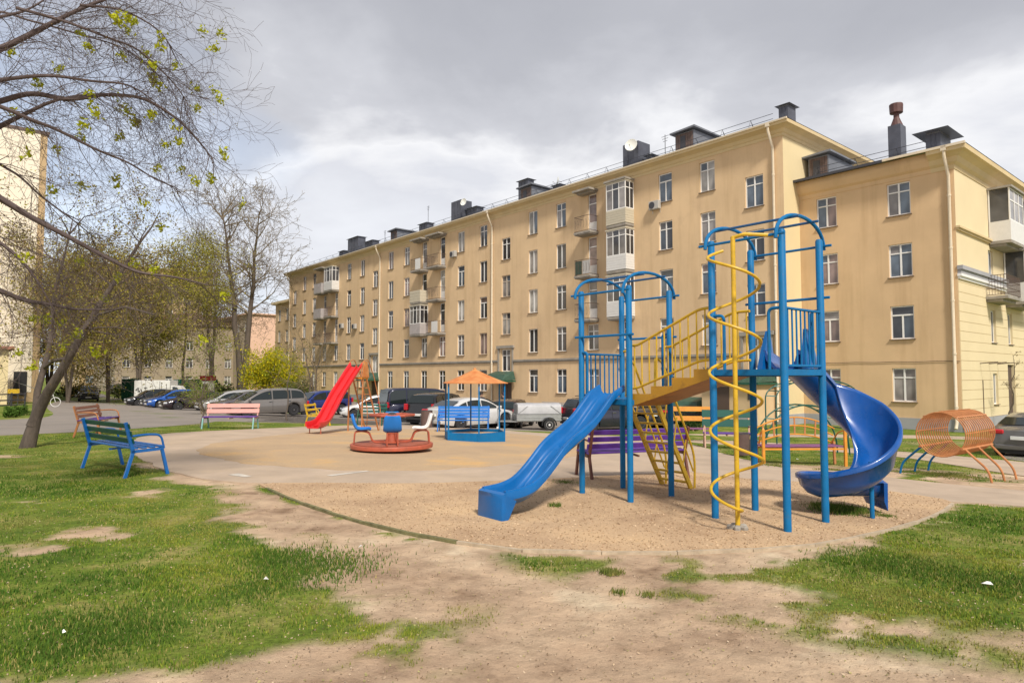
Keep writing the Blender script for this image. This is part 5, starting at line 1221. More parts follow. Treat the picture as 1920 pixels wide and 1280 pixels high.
def car(label, loc, head, kind, c, cat='car', group=None, plate_=True, glass='carglass', roofrack=False, rough=.25, two=None):
    L_, W_, wr, fa, ra, belt, roof = CT[kind]; o = thing('parked_car' if kind != 'van' else 'parked_van', label, cat, loc, head, group); pm = paint(c, rough)
    hx = L_ / 2; xs_ = sorted({*np.linspace(-hx, hx, 15), *[a[0] for a in belt], *[ax + wr * 1.2 * math.cos(t) for ax in (fa, ra) for t in np.linspace(0, math.pi, 9)]}); rings = []
    xs_ = [x for i, x in enumerate(xs_) if i == 0 or x - xs_[i - 1] > .012]
    zb = .20 if kind not in ('suv', 'van') else .26
    for x in xs_:
        h = interp(belt, x); e = abs(x) / hx; w = W_ * (1 - .16 * max(0, (e - .72) / .28) ** 2.0); z0 = zb + .10 * max(0, (e - .8) / .2)
        for ax in (fa, ra):
            if abs(x - ax) < wr * 1.2 - 1e-6: z0 = max(z0, wr + math.sqrt((wr * 1.2) ** 2 - (x - ax) ** 2))
        z0 = min(z0, h - .12); zm = z0 + (h - z0) * .45; zs_ = h - .10
        rings.append([(x, -w * .93, z0), (x, -w, z0 + (h - z0) * .2), (x, -w * 1.0, zm), (x, -w * .985, zs_), (x, -w * .92, h - .015), (x, -w * .72, h + .012), (x, 0, h + .03), (x, w * .72, h + .012), (x, w * .92, h - .015), (x, w * .985, zs_), (x, w, zm), (x, w, z0 + (h - z0) * .2), (x, w * .93, z0)])
    q = MB(); q.hull(rings); part('body', q, pm, o, True, 48)
    q = MB(); q.bx(-hx + .12, hx - .12, -W_ * .85, W_ * .85, zb - .04, zb + .22); part('underbody', q, M['trimblack'], o)
    for sx in (-1, 1):
        q = MB(); q.bbox((sx * (hx - .02), 0, zb + .17), (.12, W_ * 1.6, .16), .04); part('bumper', q, M['trimblack'] if kind == 'suv' else pm, o)
    # cabin
    rp = []
    for i in range(len(roof) - 1):
        for t in np.linspace(0, 1, 4)[:-1]: rp.append((roof[i][0] + (roof[i + 1][0] - roof[i][0]) * t, roof[i][1] + (roof[i + 1][1] - roof[i][1]) * t))
    rp.append(roof[-1])
    rp = [rp[0]] + [((rp[i - 1][0] + rp[i][0] * 2 + rp[i + 1][0]) / 4, (rp[i - 1][1] + rp[i][1] * 2 + rp[i + 1][1]) / 4) for i in range(1, len(rp) - 1)] + [rp[-1]]
    mxz = max(p[1] for p in rp)
    def hw(x, z): b_ = interp(belt, x); return W_ * (.93 - .22 * max(0, (z - b_)) / (mxz - b_ + .05) if kind != 'van' else .95 - .10 * max(0, (z - b_)) / (mxz - b_ + .05))
    rings = []
    for x, z in rp:
        b_ = interp(belt, x) - .05; ring = []
        zz = max(z, b_ + .012); hb, ht = hw(x, b_), hw(x, zz)
        rings.append([(x, -hb, b_), (x, -ht, zz - min(.05, (zz - b_) * .4)), (x, -ht * .93, zz), (x, -ht * .5, zz + .02), (x, 0, zz + .028), (x, ht * .5, zz + .02), (x, ht * .93, zz), (x, ht, zz - min(.05, (zz - b_) * .4)), (x, hb, b_)])
    q = MB(); q.hull(rings); part('cabin', q, pm, o, True, 50)
    def glassq(name, pts): q = MB(); q.add(pts, [tuple(range(len(pts)))]); part(name, q, M[glass], o)
    (xa, za), (xb, zb_) = roof[0], roof[1]
    def lerp(a, b, t): return a + (b - a) * t
    def scr(p0, p1, t0, t1, off):
        x0, z0, x1, z1 = lerp(p0[0], p1[0], t0), lerp(p0[1], p1[1], t0), lerp(p0[0], p1[0], t1), lerp(p0[1], p1[1], t1); n = Vector((z1 - z0, 0, x0 - x1)); n = n.normalized() * off
        if n.z < 0: n = -n
        w0, w1 = hw(x0, z0) * .88, hw(x1, z1) * .87
        return [(x0 + n.x, -w0, z0 + n.z + .02), (x0 + n.x, w0, z0 + n.z + .02), (x1 + n.x, w1, z1 + n.z + .03), (x1 + n.x, -w1, z1 + n.z + .03)]
    glassq('windscreen', scr(roof[0], roof[1], .08, .97, .03)); glassq('rear_window', scr(roof[-1], roof[-2], .12, .9, .03))
    # side windows follow the roof line
    xf, xr = lerp(roof[0][0], roof[1][0], .35), lerp(roof[-1][0], roof[-2][0], .45); mids = [xf, lerp(xf, xr, .06)]
    cuts = [xf - .05, lerp(xf, xr, .40), lerp(xf, xr, .74), xr + .05] if kind != 'hatch' else [xf - .05, lerp(xf, xr, .45), lerp(xf, xr, .82), xr + .05]
    for sy in (-1, 1):
        for a, b in zip(cuts, cuts[1:]):
            a_, b_ = a - .035, b + .035; up = []; dn = []
            for x in np.linspace(a_, b_, 7):
                zt = interp([(p[0], p[1]) for p in rp], x) - .09; zl = interp(belt, x) + .015
                zt = max(zt, zl + .015); up.append((x, sy * (hw(x, zt) + .012), zt)); dn.append((x, sy * (hw(x, zl) + .010), zl))
            q = MB(); q.add(dn + up, [(i, i + 1, i + 8, i + 7) for i in range(6)]); part('side_window', q, M[glass], o)
        xm = xf + .02; zl = interp(belt, xm) + .06; q = MB(); q.bbox((xm, sy * (W_ + .06), zl), (.12, .2, .13), .03); part('wing_mirror', q, pm, o)
        for t in (.36, .70): xx = lerp(xf, xr, t); q = MB(); q.bbox((xx, sy * (W_ + .005), interp(belt, xx) - .14), (.18, .03, .03), .008); part('door_handle', q, M['chrome'], o)
        for xx in (cuts[0] - .02, cuts[1], cuts[2] + .1): q = MB(); q.box((xx, sy * (W_ * .998), .62), (.012, .012, .62)); part('door_seam', q, M['trimblack'], o)
        q = MB(); hl = interp(belt, hx - .28); q.bbox((hx - .17, sy * W_ * .70, hl - .14), (.24, .36, .13), .04, sy * R(-22)); part('headlight', q, M['lamp_white'], o)
        q = MB()
        if kind in ('van', 'suv', 'mpv', 'wagon', 'hatch'): q.bbox((-hx + .055, sy * W_ * .84, interp(belt, -hx + .1) - .08), (.14, .20, .32), .03)
        else: q.bbox((-hx + .08, sy * W_ * .74, .86), (.20, .42, .15), .04)
        part('tail_light', q, M['lamp_red'], o)
        if roofrack: q = MB(); q.tube([(-1.5, sy * W_ * .66, mxz + .06), (.2, sy * W_ * .66, mxz + .06)], .02, 6); part('roof_rail', q, M['trimblack'], o)
    for ax in (fa, ra):
        for sy in (-1, 1):
            Mx = Matrix.Rotation(R(90), 3, 'X'); c_ = (ax, sy * (W_ - .11), wr)
            q = MB(); q.lathe([(wr * .62, -.10), (wr * .95, -.10), (wr, -.06), (wr, .06), (wr * .95, .10), (wr * .62, .10)], c_, 22, Mx); wh = part('wheel', q, M['rubber'], o, True, 40)
            q = MB(); fs_ = -sy; q.lathe([(wr * .66, .085), (wr * .64, .105), (wr * .58, .10), (wr * .55, .06), (.0, .05)] if fs_ > 0 else [(.0, -.05), (wr * .55, -.06), (wr * .58, -.10), (wr * .64, -.105), (wr * .66, -.085)], c_, 22, Mx); part('rim', q, M['darkmetal'], wh, True, 40)
            q = MB()
            for k in range(5):
                a = 2 * math.pi * k / 5 + .3; y = sy * (W_ - .11 + .075)
                for da in (-.16, .16): q.beam((ax + math.cos(a + da * .2) * .04, y, wr + math.sin(a) * .04), (ax + math.cos(a + da) * wr * .6, y, wr + math.sin(a + da) * wr * .6), .018, .045, (0, 1, 0))
            q.lathe([(.055, 0), (.05, .02), (0, .03)], (ax, y, wr), 10, Matrix.Rotation(R(90) * sy * -1, 3, 'X')); part('spokes', q, M['rim'], wh)
    q = MB(); q.bbox((hx + .045, 0, zb + .20), (.02, .52, .11), .003); part('number_plate', q, M['plate'], o)
    q = MB(); q.bbox((-hx - .05, 0, .68 if kind == 'sedan' else .62), (.10, .52, .11), .003); part('number_plate', q, M['plate'], o)
    q = MB(); q.bbox((hx - .015, 0, interp(belt, hx - .2) - .20), (.10, W_ * .95, .16), .03); part('grille', q, M['trimblack'], o)
    return o
H0 = math.atan2(-.643, -.766)                        # nose away from the long facade
H1 = R(52)
def cp(px, py, dx=0, dy=0): p = G(px, py); return (p.x + dx, p.y + dy, g(p.x + dx, p.y + dy))
GL_ = 'cars parked nose out along the long facade'
def nose(px, Y, kind, head):                          # centre of a car whose front is seen at column px and depth Y
    h = CT[kind][0] / 2; x = (px - 960) / F * Y; c = Vector((x - math.cos(head) * h, Y - math.sin(head) * h)); return (c.x, c.y, g(*c))
def tail(px, Y, kind, head): return nose(px, Y, kind, head + math.pi)
K = (.015, .016, .018)
car('dark charcoal crossover driving towards the camera on the road left', tuple(G(166, 752)), R(-58), 'suv', (.016, .017, .02))
car('black hatchback farthest left in the row parked nose out', nose(238, 56, 'hatch', H0), H0, 'hatch', (.012, .013, .018), group=GL_)
car('dark grey hatchback between the black one and the blue one', nose(268, 53.5, 'hatch', H0), H0, 'hatch', (.03, .03, .04), group=GL_)
car('bright blue hatchback in the row parked nose out', nose(276, 50.5, 'hatch', H0), H0, 'hatch', (.01, .085, .36), group=GL_)
car('black saloon with silver hubcaps right of the bright blue hatchback', nose(304, 46.5, 'sedan', H0), H0, 'sedan', (.020, .010, .014), group=GL_)
car('pale silver hatchback behind the leafy roadside shrub', nose(372, 46, 'hatch', H0), H0, 'hatch', (.42, .42, .42), group=GL_)
car('graphite grey saloon directly left of the large grey people carrier', nose(398, 43, 'sedan', H0), H0, 'sedan', (.11, .10, .11), group=GL_)
car('large grey people carrier with pale roof line right of the pink backed bench', nose(430, 38.5, 'mpv', H0), H0, 'mpv', (.19, .175, .165), group=GL_)
car('silver estate showing only its roof behind the row near the forsythia', nose(392, 58, 'wagon', H0), H0, 'wagon', (.4, .4, .42))
car('dark blue hatchback left of the red slide', nose(540, 44, 'suv', H0 + .1), H0 + .1, 'suv', (.012, .03, .17), group=GL_)
car('white compact car behind the ladder of the red slide', nose(640, 41.5, 'hatch', R(198)), R(198), 'hatch', (.72, .72, .71), group=GL_)
car('dark navy passenger van behind the merry go round', tail(718, 36.5, 'van', R(28)), R(28), 'van', (.016, .018, .045), 'van')
car('black off roader seen from behind between the navy van and the silver estate', tail(786, 32.5, 'suv', R(66)), R(66), 'suv', (.012, .012, .014))
car('silver estate car right of the black off roader', tail(822, 33.5, 'wagon', R(50)), R(50), 'wagon', (.25, .24, .235))
car('shiny silver white saloon behind the blue slatted bench and gazebo', tail(812, 30.3, 'sedan', R(43)), R(43), 'sedan', (.68, .68, .68))
car('dark red black hatchback behind the trailer drawbar', tail(938, 33, 'hatch', R(75)), R(75), 'hatch', (.03, .012, .014))
car('dark navy off roader with roof rails behind the straight blue slide', tail(1062, 32.5, 'suv', R(20)), R(20), 'suv', (.03, .03, .05), roofrack=True)
car('black saloon with red tail lights seen through the yellow ladder', tail(1222, 34.5, 'sedan', R(72)), R(72), 'sedan', (.014, .015, .016))
car('dark grey saloon cut by the right edge behind the hoop tunnel', tail(1908, 21.6, 'sedan', R(40)), R(40), 'sedan', (.13, .125, .125))
car('small pale car far down the street left', tuple(G(212, 738)), R(-60), 'hatch', (.3, .3, .3))
car('dark car parked far behind the crossover', tuple(G(224, 735)), R(-50), 'hatch', (.03, .03, .035))
# trailer
def trailer():
    hd = R(188); p = G(1008, 806); c = Vector((p.x, p.y + .75)); gz = g(*c); o = thing('covered_trailer', 'small silver box trailer with grey tarpaulin cover and black mudguards', 'trailer', (c.x, c.y, gz), hd)
    q = MB(); q.bbox((0, 0, .60), (2.15, 1.25, .36), .03); part('box_body', q, M['steel'], o)
    q = MB()
    for z in (.47, .60, .73):
        for sy in (-1, 1): q.bx(-1.08, 1.08, sy * .626, sy * .636, z, z + .03)
    part('side_rib', q, M['steel'], o)
    q = MB(); q.hull([[(x, -.63, .785), (x, -.62, 1.12), (x, -.55, 1.22), (x, -.3, 1.26), (x, 0, 1.28), (x, .3, 1.26), (x, .55, 1.22), (x, .62, 1.12), (x, .63, .785)] for x in (-1.06, -.6, 0, .6, 1.02)]); part('tarpaulin', q, M['canvas'], o, True, 60)
    q = MB(); q.bx(1.03, 1.06, -.60, .60, .42, 1.2); part('front_sheet', q, M['canvas2'], o)
    for sy in (-1, 1):
        q = MB(); q.beam((-1.03, sy * .635, .80), (-.55, sy * .635, 1.16), .008, .035, (0, 1, 0)); q.beam((1.0, sy * .635, .80), (.55, sy * .635, 1.16), .008, .035, (0, 1, 0)); part('strap', q, M['canvas2'], o)
        Mx = Matrix.Rotation(R(90), 3, 'X'); q = MB(); q.lathe([(.16, -.08), (.26, -.08), (.275, -.05), (.275, .05), (.26, .08), (.16, .08)], (-.45, sy * .76, .275), 20, Mx); wh = part('wheel', q, M['rubber'], o, True, 40)
        q = MB(); q.lathe([(.165, .07), (.15, .085), (.11, .05), (.06, .06), (.05, .09), (0, .095)] if sy < 0 else [(0, -.095), (.05, -.09), (.06, -.06), (.11, -.05), (.15, -.085), (.165, -.07)], (-.45, sy * .76, .275), 18, Mx); part('rim', q, M['white_plastic'], wh, True, 40)
        q = MB(); q.hull([[(-.45 + .36 * math.cos(a), sy * .66, .275 + .36 * math.sin(a)), (-.45 + .36 * math.cos(a), sy * .86, .275 + .36 * math.sin(a)), (-.45 + .33 * math.cos(a), sy * .86, .275 + .33 * math.sin(a)), (-.45 + .33 * math.cos(a), sy * .66, .275 + .33 * math.sin(a))] for a in np.linspace(-.1, math.pi + .1, 12)]); part('mudguard', q, M['trimblack'], o, True, 40)
        q = MB(); q.beam((1.0, sy * .5, .42), (1.95, 0, .42), .05, .06); part('drawbar', q, M['steel'], o)
    q = MB(); q.beam((1.9, 0, .42), (2.35, 0, .42), .06, .06); q.lathe([(.05, .38), (.05, .46), (0, .48)], (2.38, 0, 0), 8); q.tube([(1.9, .12, .65), (1.9, .12, .12)], .025, 6); part('coupling', q, M['steel'], o)
    q = MB(); q.lathe([(.09, -.03), (.09, .03)], (1.9, .12, .09), 12, Matrix.Rotation(R(90), 3, 'X')); part('jockey_wheel', q, M['white_plastic'], o)
trailer()
# box lorry with graffiti
def lorry():
    Y = 64.; c = Vector(((303 - 960) / F * Y, Y)); gz = g(*c); o = thing('box_lorry', 'white box lorry with black graffiti parked behind the left row of cars', 'lorry', (c.x, c.y, gz), R(4)); o.scale = (.82, .82, .82)
    q = MB(); q.bbox((-.5, 0, 1.75), (4.0, 2.2, 2.1), .03); part('cargo_box', q, M['balc_white'], o)
    q = MB(); q.hull([[(1.55, -1, .5), (1.55, 1, .5), (1.55, 1, 2.2), (1.55, -1, 2.2)], [(2.2, -1, .5), (2.2, 1, .5), (2.2, .95, 2.1), (2.2, -.95, 2.1)], [(2.85, -1, .5), (2.85, 1, .5), (2.85, .98, 1.3), (2.85, -.98, 1.3)], [(3.3, -.95, .5), (3.3, .95, .5), (3.3, .95, 1.0), (3.3, -.95, 1.0)]]); part('cab', q, M['balc_white'], o)
    q = MB(); q.add([(1.75, -1.012, 1.35), (2.72, -1.012, 1.35), (2.25, -.985, 2.0), (1.75, -.999, 2.05)], [(0, 1, 2, 3)]); part('cab_window', q, M['carglass'], o)
    for x in (-1.6, 2.5):
        for sy in (-1, 1): q = MB(); q.lathe([(.2, -.1), (.36, -.1), (.38, 0), (.36, .1), (.2, .1)], (x, sy * .9, .38), 16, Matrix.Rotation(R(90), 3, 'X')); part('wheel', q, M['rubber'], o)
    q = MB(); q.bx(-2.4, 2.9, -.8, .8, .42, .69); part('chassis', q, M['trimblack'], o)
    q = MB(); r2 = random.Random(5)
    for cx_ in np.linspace(-2.2, .3, 9):
        pts = [(cx_ + r2.uniform(-.2, .25), -1.112, 1.15 + r2.uniform(-.25, .55) + (.3 if cx_ < -1.2 else 0)) for _ in range(5)]; q.tube(fan(pts, 4), .035, 4)
    q.bx(.35, .40, -1.115, -1.105, .8, 2.7); q.bx(.55, .6, -1.115, -1.105, 1.0, 2.4); q.bx(1.1, 1.15, -1.115, -1.105, 1.0, 2.4); part('graffiti', q, M['trimblack'], o)
lorry()

# ================================================================== PEOPLE
def person(label, loc, rz, coat, legs, skin=(.45, .27, .19), hair=(.03, .02, .015), carry=False):
    o = thing('person', label, 'person', loc, rz)
    J = {'pel': (0, 0, .95), 'wai': (0, 0, 1.12), 'che': (0, .01, 1.32), 'nec': (0, .01, 1.47), 'hd1': (0, .0, 1.56), 'hd2': (0, -.01, 1.68),
         'hl': (-.10, 0, .90), 'kl': (-.11, -.04, .50), 'al': (-.11, .03, .09), 'tl': (-.12, -.13, .04), 'hr': (.10, 0, .90), 'kr': (.11, -.01, .50), 'ar': (.12, .06, .09), 'tr': (.13, -.10, .04),
         'sl': (-.17, .01, 1.41), 'el': (-.25, .03, 1.14), 'wl': (-.23, -.10, .93), 'ml': (-.22, -.14, .85), 'sr': (.17, .01, 1.41), 'er': (.25, .03, 1.14), 'wr': (.22, -.12, .95), 'mr': (.21, -.16, .87)}
    E = [('pel', 'wai'), ('wai', 'che'), ('che', 'nec'), ('nec', 'hd1'), ('hd1', 'hd2'), ('pel', 'hl'), ('hl', 'kl'), ('kl', 'al'), ('al', 'tl'), ('pel', 'hr'), ('hr', 'kr'), ('kr', 'ar'), ('ar', 'tr'), ('che', 'sl'), ('sl', 'el'), ('el', 'wl'), ('wl', 'ml'), ('che', 'sr'), ('sr', 'er'), ('er', 'wr'), ('wr', 'mr')]
    Rd = dict(pel=.14, wai=.125, che=.155, nec=.055, hd1=.085, hd2=.09, hl=.095, kl=.06, al=.042, tl=.035, hr=.095, kr=.06, ar=.042, tr=.035, sl=.065, el=.045, wl=.03, ml=.035, sr=.065, er=.045, wr=.03, mr=.035)
    ks = list(J); me = bpy.data.meshes.new('body'); me.from_pydata([J[k] for k in ks], [(ks.index(a), ks.index(b)) for a, b in E], []); b = link('body', me, o)
    b.modifiers.new('skin', 'SKIN')
    for i, k in enumerate(ks): me.skin_vertices[0].data[i].radius = (Rd[k], Rd[k])
    me.skin_vertices[0].data[0].use_root = True
    su = b.modifiers.new('sub', 'SUBSURF'); su.levels = 1; su.render_levels = 1
    m = bpy.data.materials.new('clothes_and_skin'); m.use_nodes = True; N = m.node_tree.nodes; L = m.node_tree.links; t = N.new('ShaderNodeTexCoord'); s_ = N.new('ShaderNodeSeparateXYZ'); L.new(t.outputs['Object'], s_.inputs[0])
    r_ = N.new('ShaderNodeValToRGB'); r_.color_ramp.interpolation = 'CONSTANT'; dv = N.new('ShaderNodeMath'); dv.operation = 'DIVIDE'; dv.inputs[1].default_value = 2; L.new(s_.outputs[2], dv.inputs[0]); L.new(dv.outputs[0], r_.inputs[0])
    e = r_.color_ramp.elements; e[0].position = 0; e[0].color = (.02, .02, .02, 1); e[1].position = .05; e[1].color = (*legs, 1)
    q = e.new(.43); q.color = (*coat, 1); q = e.new(.745); q.color = (*skin, 1)
    L.new(r_.outputs[0], N['Principled BSDF'].inputs['Base Color']); N['Principled BSDF'].inputs['Roughness'].default_value = .8; me.materials.append(m)
    q = MB(); q.lathe([(.095, 1.60), (.108, 1.68), (.10, 1.75), (.06, 1.79), (0, 1.80)], (0, .02, 0), 12); part('hair', q, mat('hair', hair, .8), o, True)
    q = MB(); q.box((0, -.10, 1.64), (.03, .04, .04)); part('nose', q, mat('skin', skin, .6), o)
    if carry: q = MB(); q.bbox((.24, -.14, .68), (.10, .28, .30), .03); q.tube([(.24, -.22, .82), (.22, -.16, .90), (.24, -.06, .82)], .012, 5); tag(part('shoulder_bag', q, M['trimblack'], o), None, None) if False else part('shoulder_bag', q, M['trimblack'], o)
def pat(px, Y): x = (px - 960) / F * Y; return (x, Y, g(x, Y))
person('person in dark coat standing at the entrance behind the gazebo, left of two', pat(903, 38.5), R(20), (.03, .03, .045), (.03, .035, .06))
person('person in black jacket and pale trousers by the entrance, right of two', pat(944, 36.5), R(-60), (.014, .014, .018), (.30, .22, .20), hair=(.05, .02, .015))

# ================================================================== FAR BUILDINGS
def far_building(label, px, Y, side, len_front, len_side, h, mf, ms, floors, fh, ncol_f, ncol_s, win_w=1.1, win_h=1.5, rot=BR, roofh=1.5, mroof='roofmetal', first=1.0, loggia=False, windows='wframe', cols_s_off=2.0, colsf=None):
    # corner nearest the camera at column px, depth Y; front (faces -x of root... local +x side lit) and side
    c = Vector(((px - 960) / F * Y, Y)); gz = g(*c); o = thing('far_building', label, 'building', (c.x, c.y, gz - .3), rot)
    # local: side wall along +y at x=0 (normal +x); front wall along -x at y=0 (normal -y)
    opf, ops_, wf, wsd = [], [], [], []
    for k in range(floors):
        z = first + .3 + k * fh
        if z + win_h > h - .2: break
        for i in range(ncol_f): a = -len_front + (i + .5) * len_front / ncol_f; opf.append((a - win_w / 2, a + win_w / 2, z, z + win_h)); wf.append((a, z))
        for i in range(ncol_s): a = (i + .5) * len_side / ncol_s; ops_.append((a - win_w / 2, a + win_w / 2, z, z + win_h)); wsd.append((a, z))
    q = MB(); wall(q, lambda a, d, z: (a, d, z), -len_front, 0, 0, h, opf, .16); part('wall', q, M[mf], o)
    q = MB(); wall(q, lambda a, d, z: (-d, a, z), 0, len_side, 0, h, ops_, .16); part('wall', q, M[ms], o)
    q = MB(); q.add([(-len_front, 0, 0), (-len_front, len_side, 0), (-len_front, len_side, h), (-len_front, 0, h), (0, len_side, 0), (0, len_side, h)], [(0, 1, 2, 3), (1, 4, 5, 2)]); part('wall', q, M[mf], o)
    for a, z in wf: window(o, (a, 0, z), 0, win_w, win_h, 'cross' if rnd.random() > .3 else 'tee', windows, pmx(), True, split=False)
    for a, z in wsd: window(o, (0, a, z), R(90), win_w, win_h, 'cross' if rnd.random() > .3 else 'tee', windows, pmx(), True, split=False)
    e = .4; q = MB(); q.bx(-len_front - e, e, -e, len_side + e, h, h + .22); part('eave', q, M[ms], o)
    if roofh > .05:
        t = min(len_front, len_side) / 2; a0, a1, b0, b1 = -len_front - e, e, -e, len_side + e
        if len_side > len_front: r0, r1 = ((a0 + a1) / 2, b0 + t), ((a0 + a1) / 2, b1 - t)
        else: r0, r1 = (a0 + t, (b0 + b1) / 2), (a1 - t, (b0 + b1) / 2)
        z = h + .221; z1 = z + roofh; vs = [(a0, b0, z), (a1, b0, z), (a1, b1, z), (a0, b1, z), (*r0, z1), (*r1, z1)]
        fs = [(0, 1, 4), (1, 2, 5, 4), (2, 3, 5), (3, 0, 4, 5)] if len_side > len_front else [(0, 1, 5, 4), (1, 2, 5), (2, 3, 4, 5), (3, 0, 4)]
        q = MB(); q.add(vs, fs); part('roof', q, M[mroof], o)
    return o
M['wall_far_grey'] = mat('grey_beige_far_render', (.36, .29, .21), .9, var=.15, vscale=.3)
M['wall_far_pink'] = mat('pink_far_render', (.76, .50, .37), .9, var=.05, vscale=.3)
M['wall_far_tan'] = mat('tan_far_panel', (.50, .36, .20), .9, var=.15, vscale=.2)
M['wall_left'] = mat('pale_cream_panel_render', (.82, .74, .60), .9, var=.04, vscale=.3, bump=.1, bscale=10)
M['roofbrown'] = mat('brown_sheet_roof', (.16, .09, .065), .6, var=.25, vscale=.6)
# pale tall block at the left edge: lit blank end wall with panel joints
c = Vector(((74 - 960) / F * 62., 62.)); gz = g(*c); LBk = thing('panel_apartment_block', 'tall pale cream panel block cut by the left edge of the picture', 'building', (c.x, c.y, gz - .3), BR)
q = MB(); q.add([(0, -42, 0), (0, 0, 0), (0, 0, 25.6), (0, -42, 25.6)], [(0, 1, 2, 3)]); part('wall', q, M['wall_far_tan'], LBk)
q = MB(); q.add([(0, 0, 0), (-30, 0, 0), (-30, 0, 25.6), (0, 0, 25.6), (-30, -42, 0), (-30, -42, 25.6), (0, -42, 0), (0, -42, 25.6)], [(0, 1, 2, 3), (1, 4, 5, 2), (4, 6, 7, 5), (3, 2, 5, 7)]); part('wall', q, M['wall_far_tan'], LBk)
for k in range(9):
    for i in range(13):
        y1 = -.55 - i * 3.2; z0 = 1.2 + k * 2.72; q = MB(); q.bx(.003, .05, y1 - 3.17, y1, z0, z0 + 2.69); part('facade_panel', q, M['wall_left'], LBk)
q = MB(); q.bx(-.2, .12, -42, .15, 25.6, 25.9); part('coping', q, M['dormerwood'], LBk)
q = MB(); q.bx(.051, .12, -1.9, -.9, .9, 3.1); part('entrance_door', q, M['trimblack'], LBk)
q = MB(); q.bx(.051, 2.4, -5.8, -2.2, 0, 1.25); part('entrance_landing', q, M['balc_white'], LBk)
q = MB()
for y in np.linspace(-5.8, -2.2, 6): q.tube([(2.35, y, 1.2), (2.35, y, 2.3)], .03, 5)
q.tube([(2.35, -5.8, 2.3), (2.35, -2.2, 2.3)], .03, 5); q.tube([(2.35, -5.8, 1.8), (2.35, -2.2, 1.8)], .02, 5); q.tube([(2.35, -2.2, 2.3), (2.35, .9, 1.0)], .03, 5); part('ramp_railing', q, M['steel'], LBk)
# low annex in front of it
c = Vector(((16 - 960) / F * 52., 52.)); gz = g(*c); AN = thing('low_annex', 'single storey cream annex at the left edge in front of the tall block', 'building', (c.x, c.y, gz - .3), BR)
q = MB(); q.bx(-8, 0, -16, 0, 0, 4.6); part('wall', q, M['wall_cream'], AN)
q = MB(); q.bx(-8.4, .4, -16.4, .35, 4.6, 4.85); part('roof_edge', q, M['brownslat'], AN)
far_building('tall tan block with many windows seen through the branches at left', 150, 128, 0, 30, 24, 25.2, 'wall_far_tan', 'wall_far_tan', 9, 2.75, 8, 7, 1.4, 1.45, roofh=0, first=1.4)
far_building('grey beige four storey house with brown roof behind the green trees', 216, 112, 0, 60, 30, 12.2, 'wall_far_grey', 'wall_far_grey', 4, 3.2, 14, 9, 1.15, 1.7, roofh=3.4, mroof='roofbrown', first=1.0)
far_building('pink ended five storey house far beyond the left end of the long facade', 465, 118, 0, 60, 40, 14.1, 'wall_far_grey', 'wall_far_pink', 4, 3.3, 16, 0, 1.1, 1.7, roofh=1.6, first=.8)

# ================================================================== TREES
def limb(mb, pts, r0, r1, n=6):
    k = len(pts); mb.tube(pts, [r0 + (r1 - r0) * i / (k - 1) for i in range(k)], n)
class Twigs:                                          # quick thin three-sided tapering segments, gathered in one mesh
    def __init__(s): s.a = []; s.b = []; s.ra = []; s.rb = []
    def seg(s, a, b, ra, rb): s.a.append(a); s.b.append(b); s.ra.append(ra); s.rb.append(rb)
    def mesh(s, name, m, n=3):
        a, b = np.array(s.a), np.array(s.b); ra, rb = np.array(s.ra)[:, None], np.array(s.rb)[:, None]; t = b - a; t /= np.linalg.norm(t, axis=1)[:, None] + 1e-9
        u = np.cross(t, np.tile([[.3, .2, .93]], (len(a), 1))); u /= np.linalg.norm(u, axis=1)[:, None] + 1e-9; w = np.cross(t, u); P_ = []
        for p, r_ in ((a, ra), (b, rb)):
            for k in range(n): an = 2 * math.pi * k / n; P_.append(p + (u * math.cos(an) + w * math.sin(an)) * r_)
        V = np.stack(P_, 1).reshape(-1, 3); base = np.arange(len(a))[:, None] * 2 * n
        Fq = np.concatenate([base + np.array([[k, (k + 1) % n, n + (k + 1) % n, n + k]]) for k in range(n)], 0); return np_mesh(name, V, Fq, m)
def grow(tw, p, d, L_, r_, lev, rr, tips, bend=.25, up=.0, nsub=4, spread=.7, segs=5, minr=.0022, shrink=.62, budp=None):
    pts = [p]; q = Vector(p); dd = Vector(d).normalized(); sl_ = L_ / segs
    for i in range(segs):
        dd = (dd + Vector((rr.gauss(0, bend), rr.gauss(0, bend), rr.gauss(0, bend) + up)) * .5).normalized(); q2 = q + dd * sl_
        ra = max(minr, r_ * (1 - .8 * i / segs)); rb = max(minr, r_ * (1 - .8 * (i + 1) / segs)); tw.seg(tuple(q), tuple(q2), ra, rb); q = q2; pts.append((Vector(q), dd.copy(), rb))
        if lev > 0 and i > 0:
            for _ in range(rr.choice((1, 1, 2)) if nsub > 2 else 1):
                ax = Vector((rr.gauss(0, 1), rr.gauss(0, 1), rr.gauss(0, 1))); ax = (ax - dd * ax.dot(dd)).normalized(); nd = (dd * (1 - spread * .45) + ax * spread).normalized()
                grow(tw, q, nd, L_ * shrink * rr.uniform(.6, 1.1), rb * .65, lev - 1, rr, tips, bend, up, nsub, spread, max(3, segs - 1), minr, shrink)
    tips.append(tuple(q))
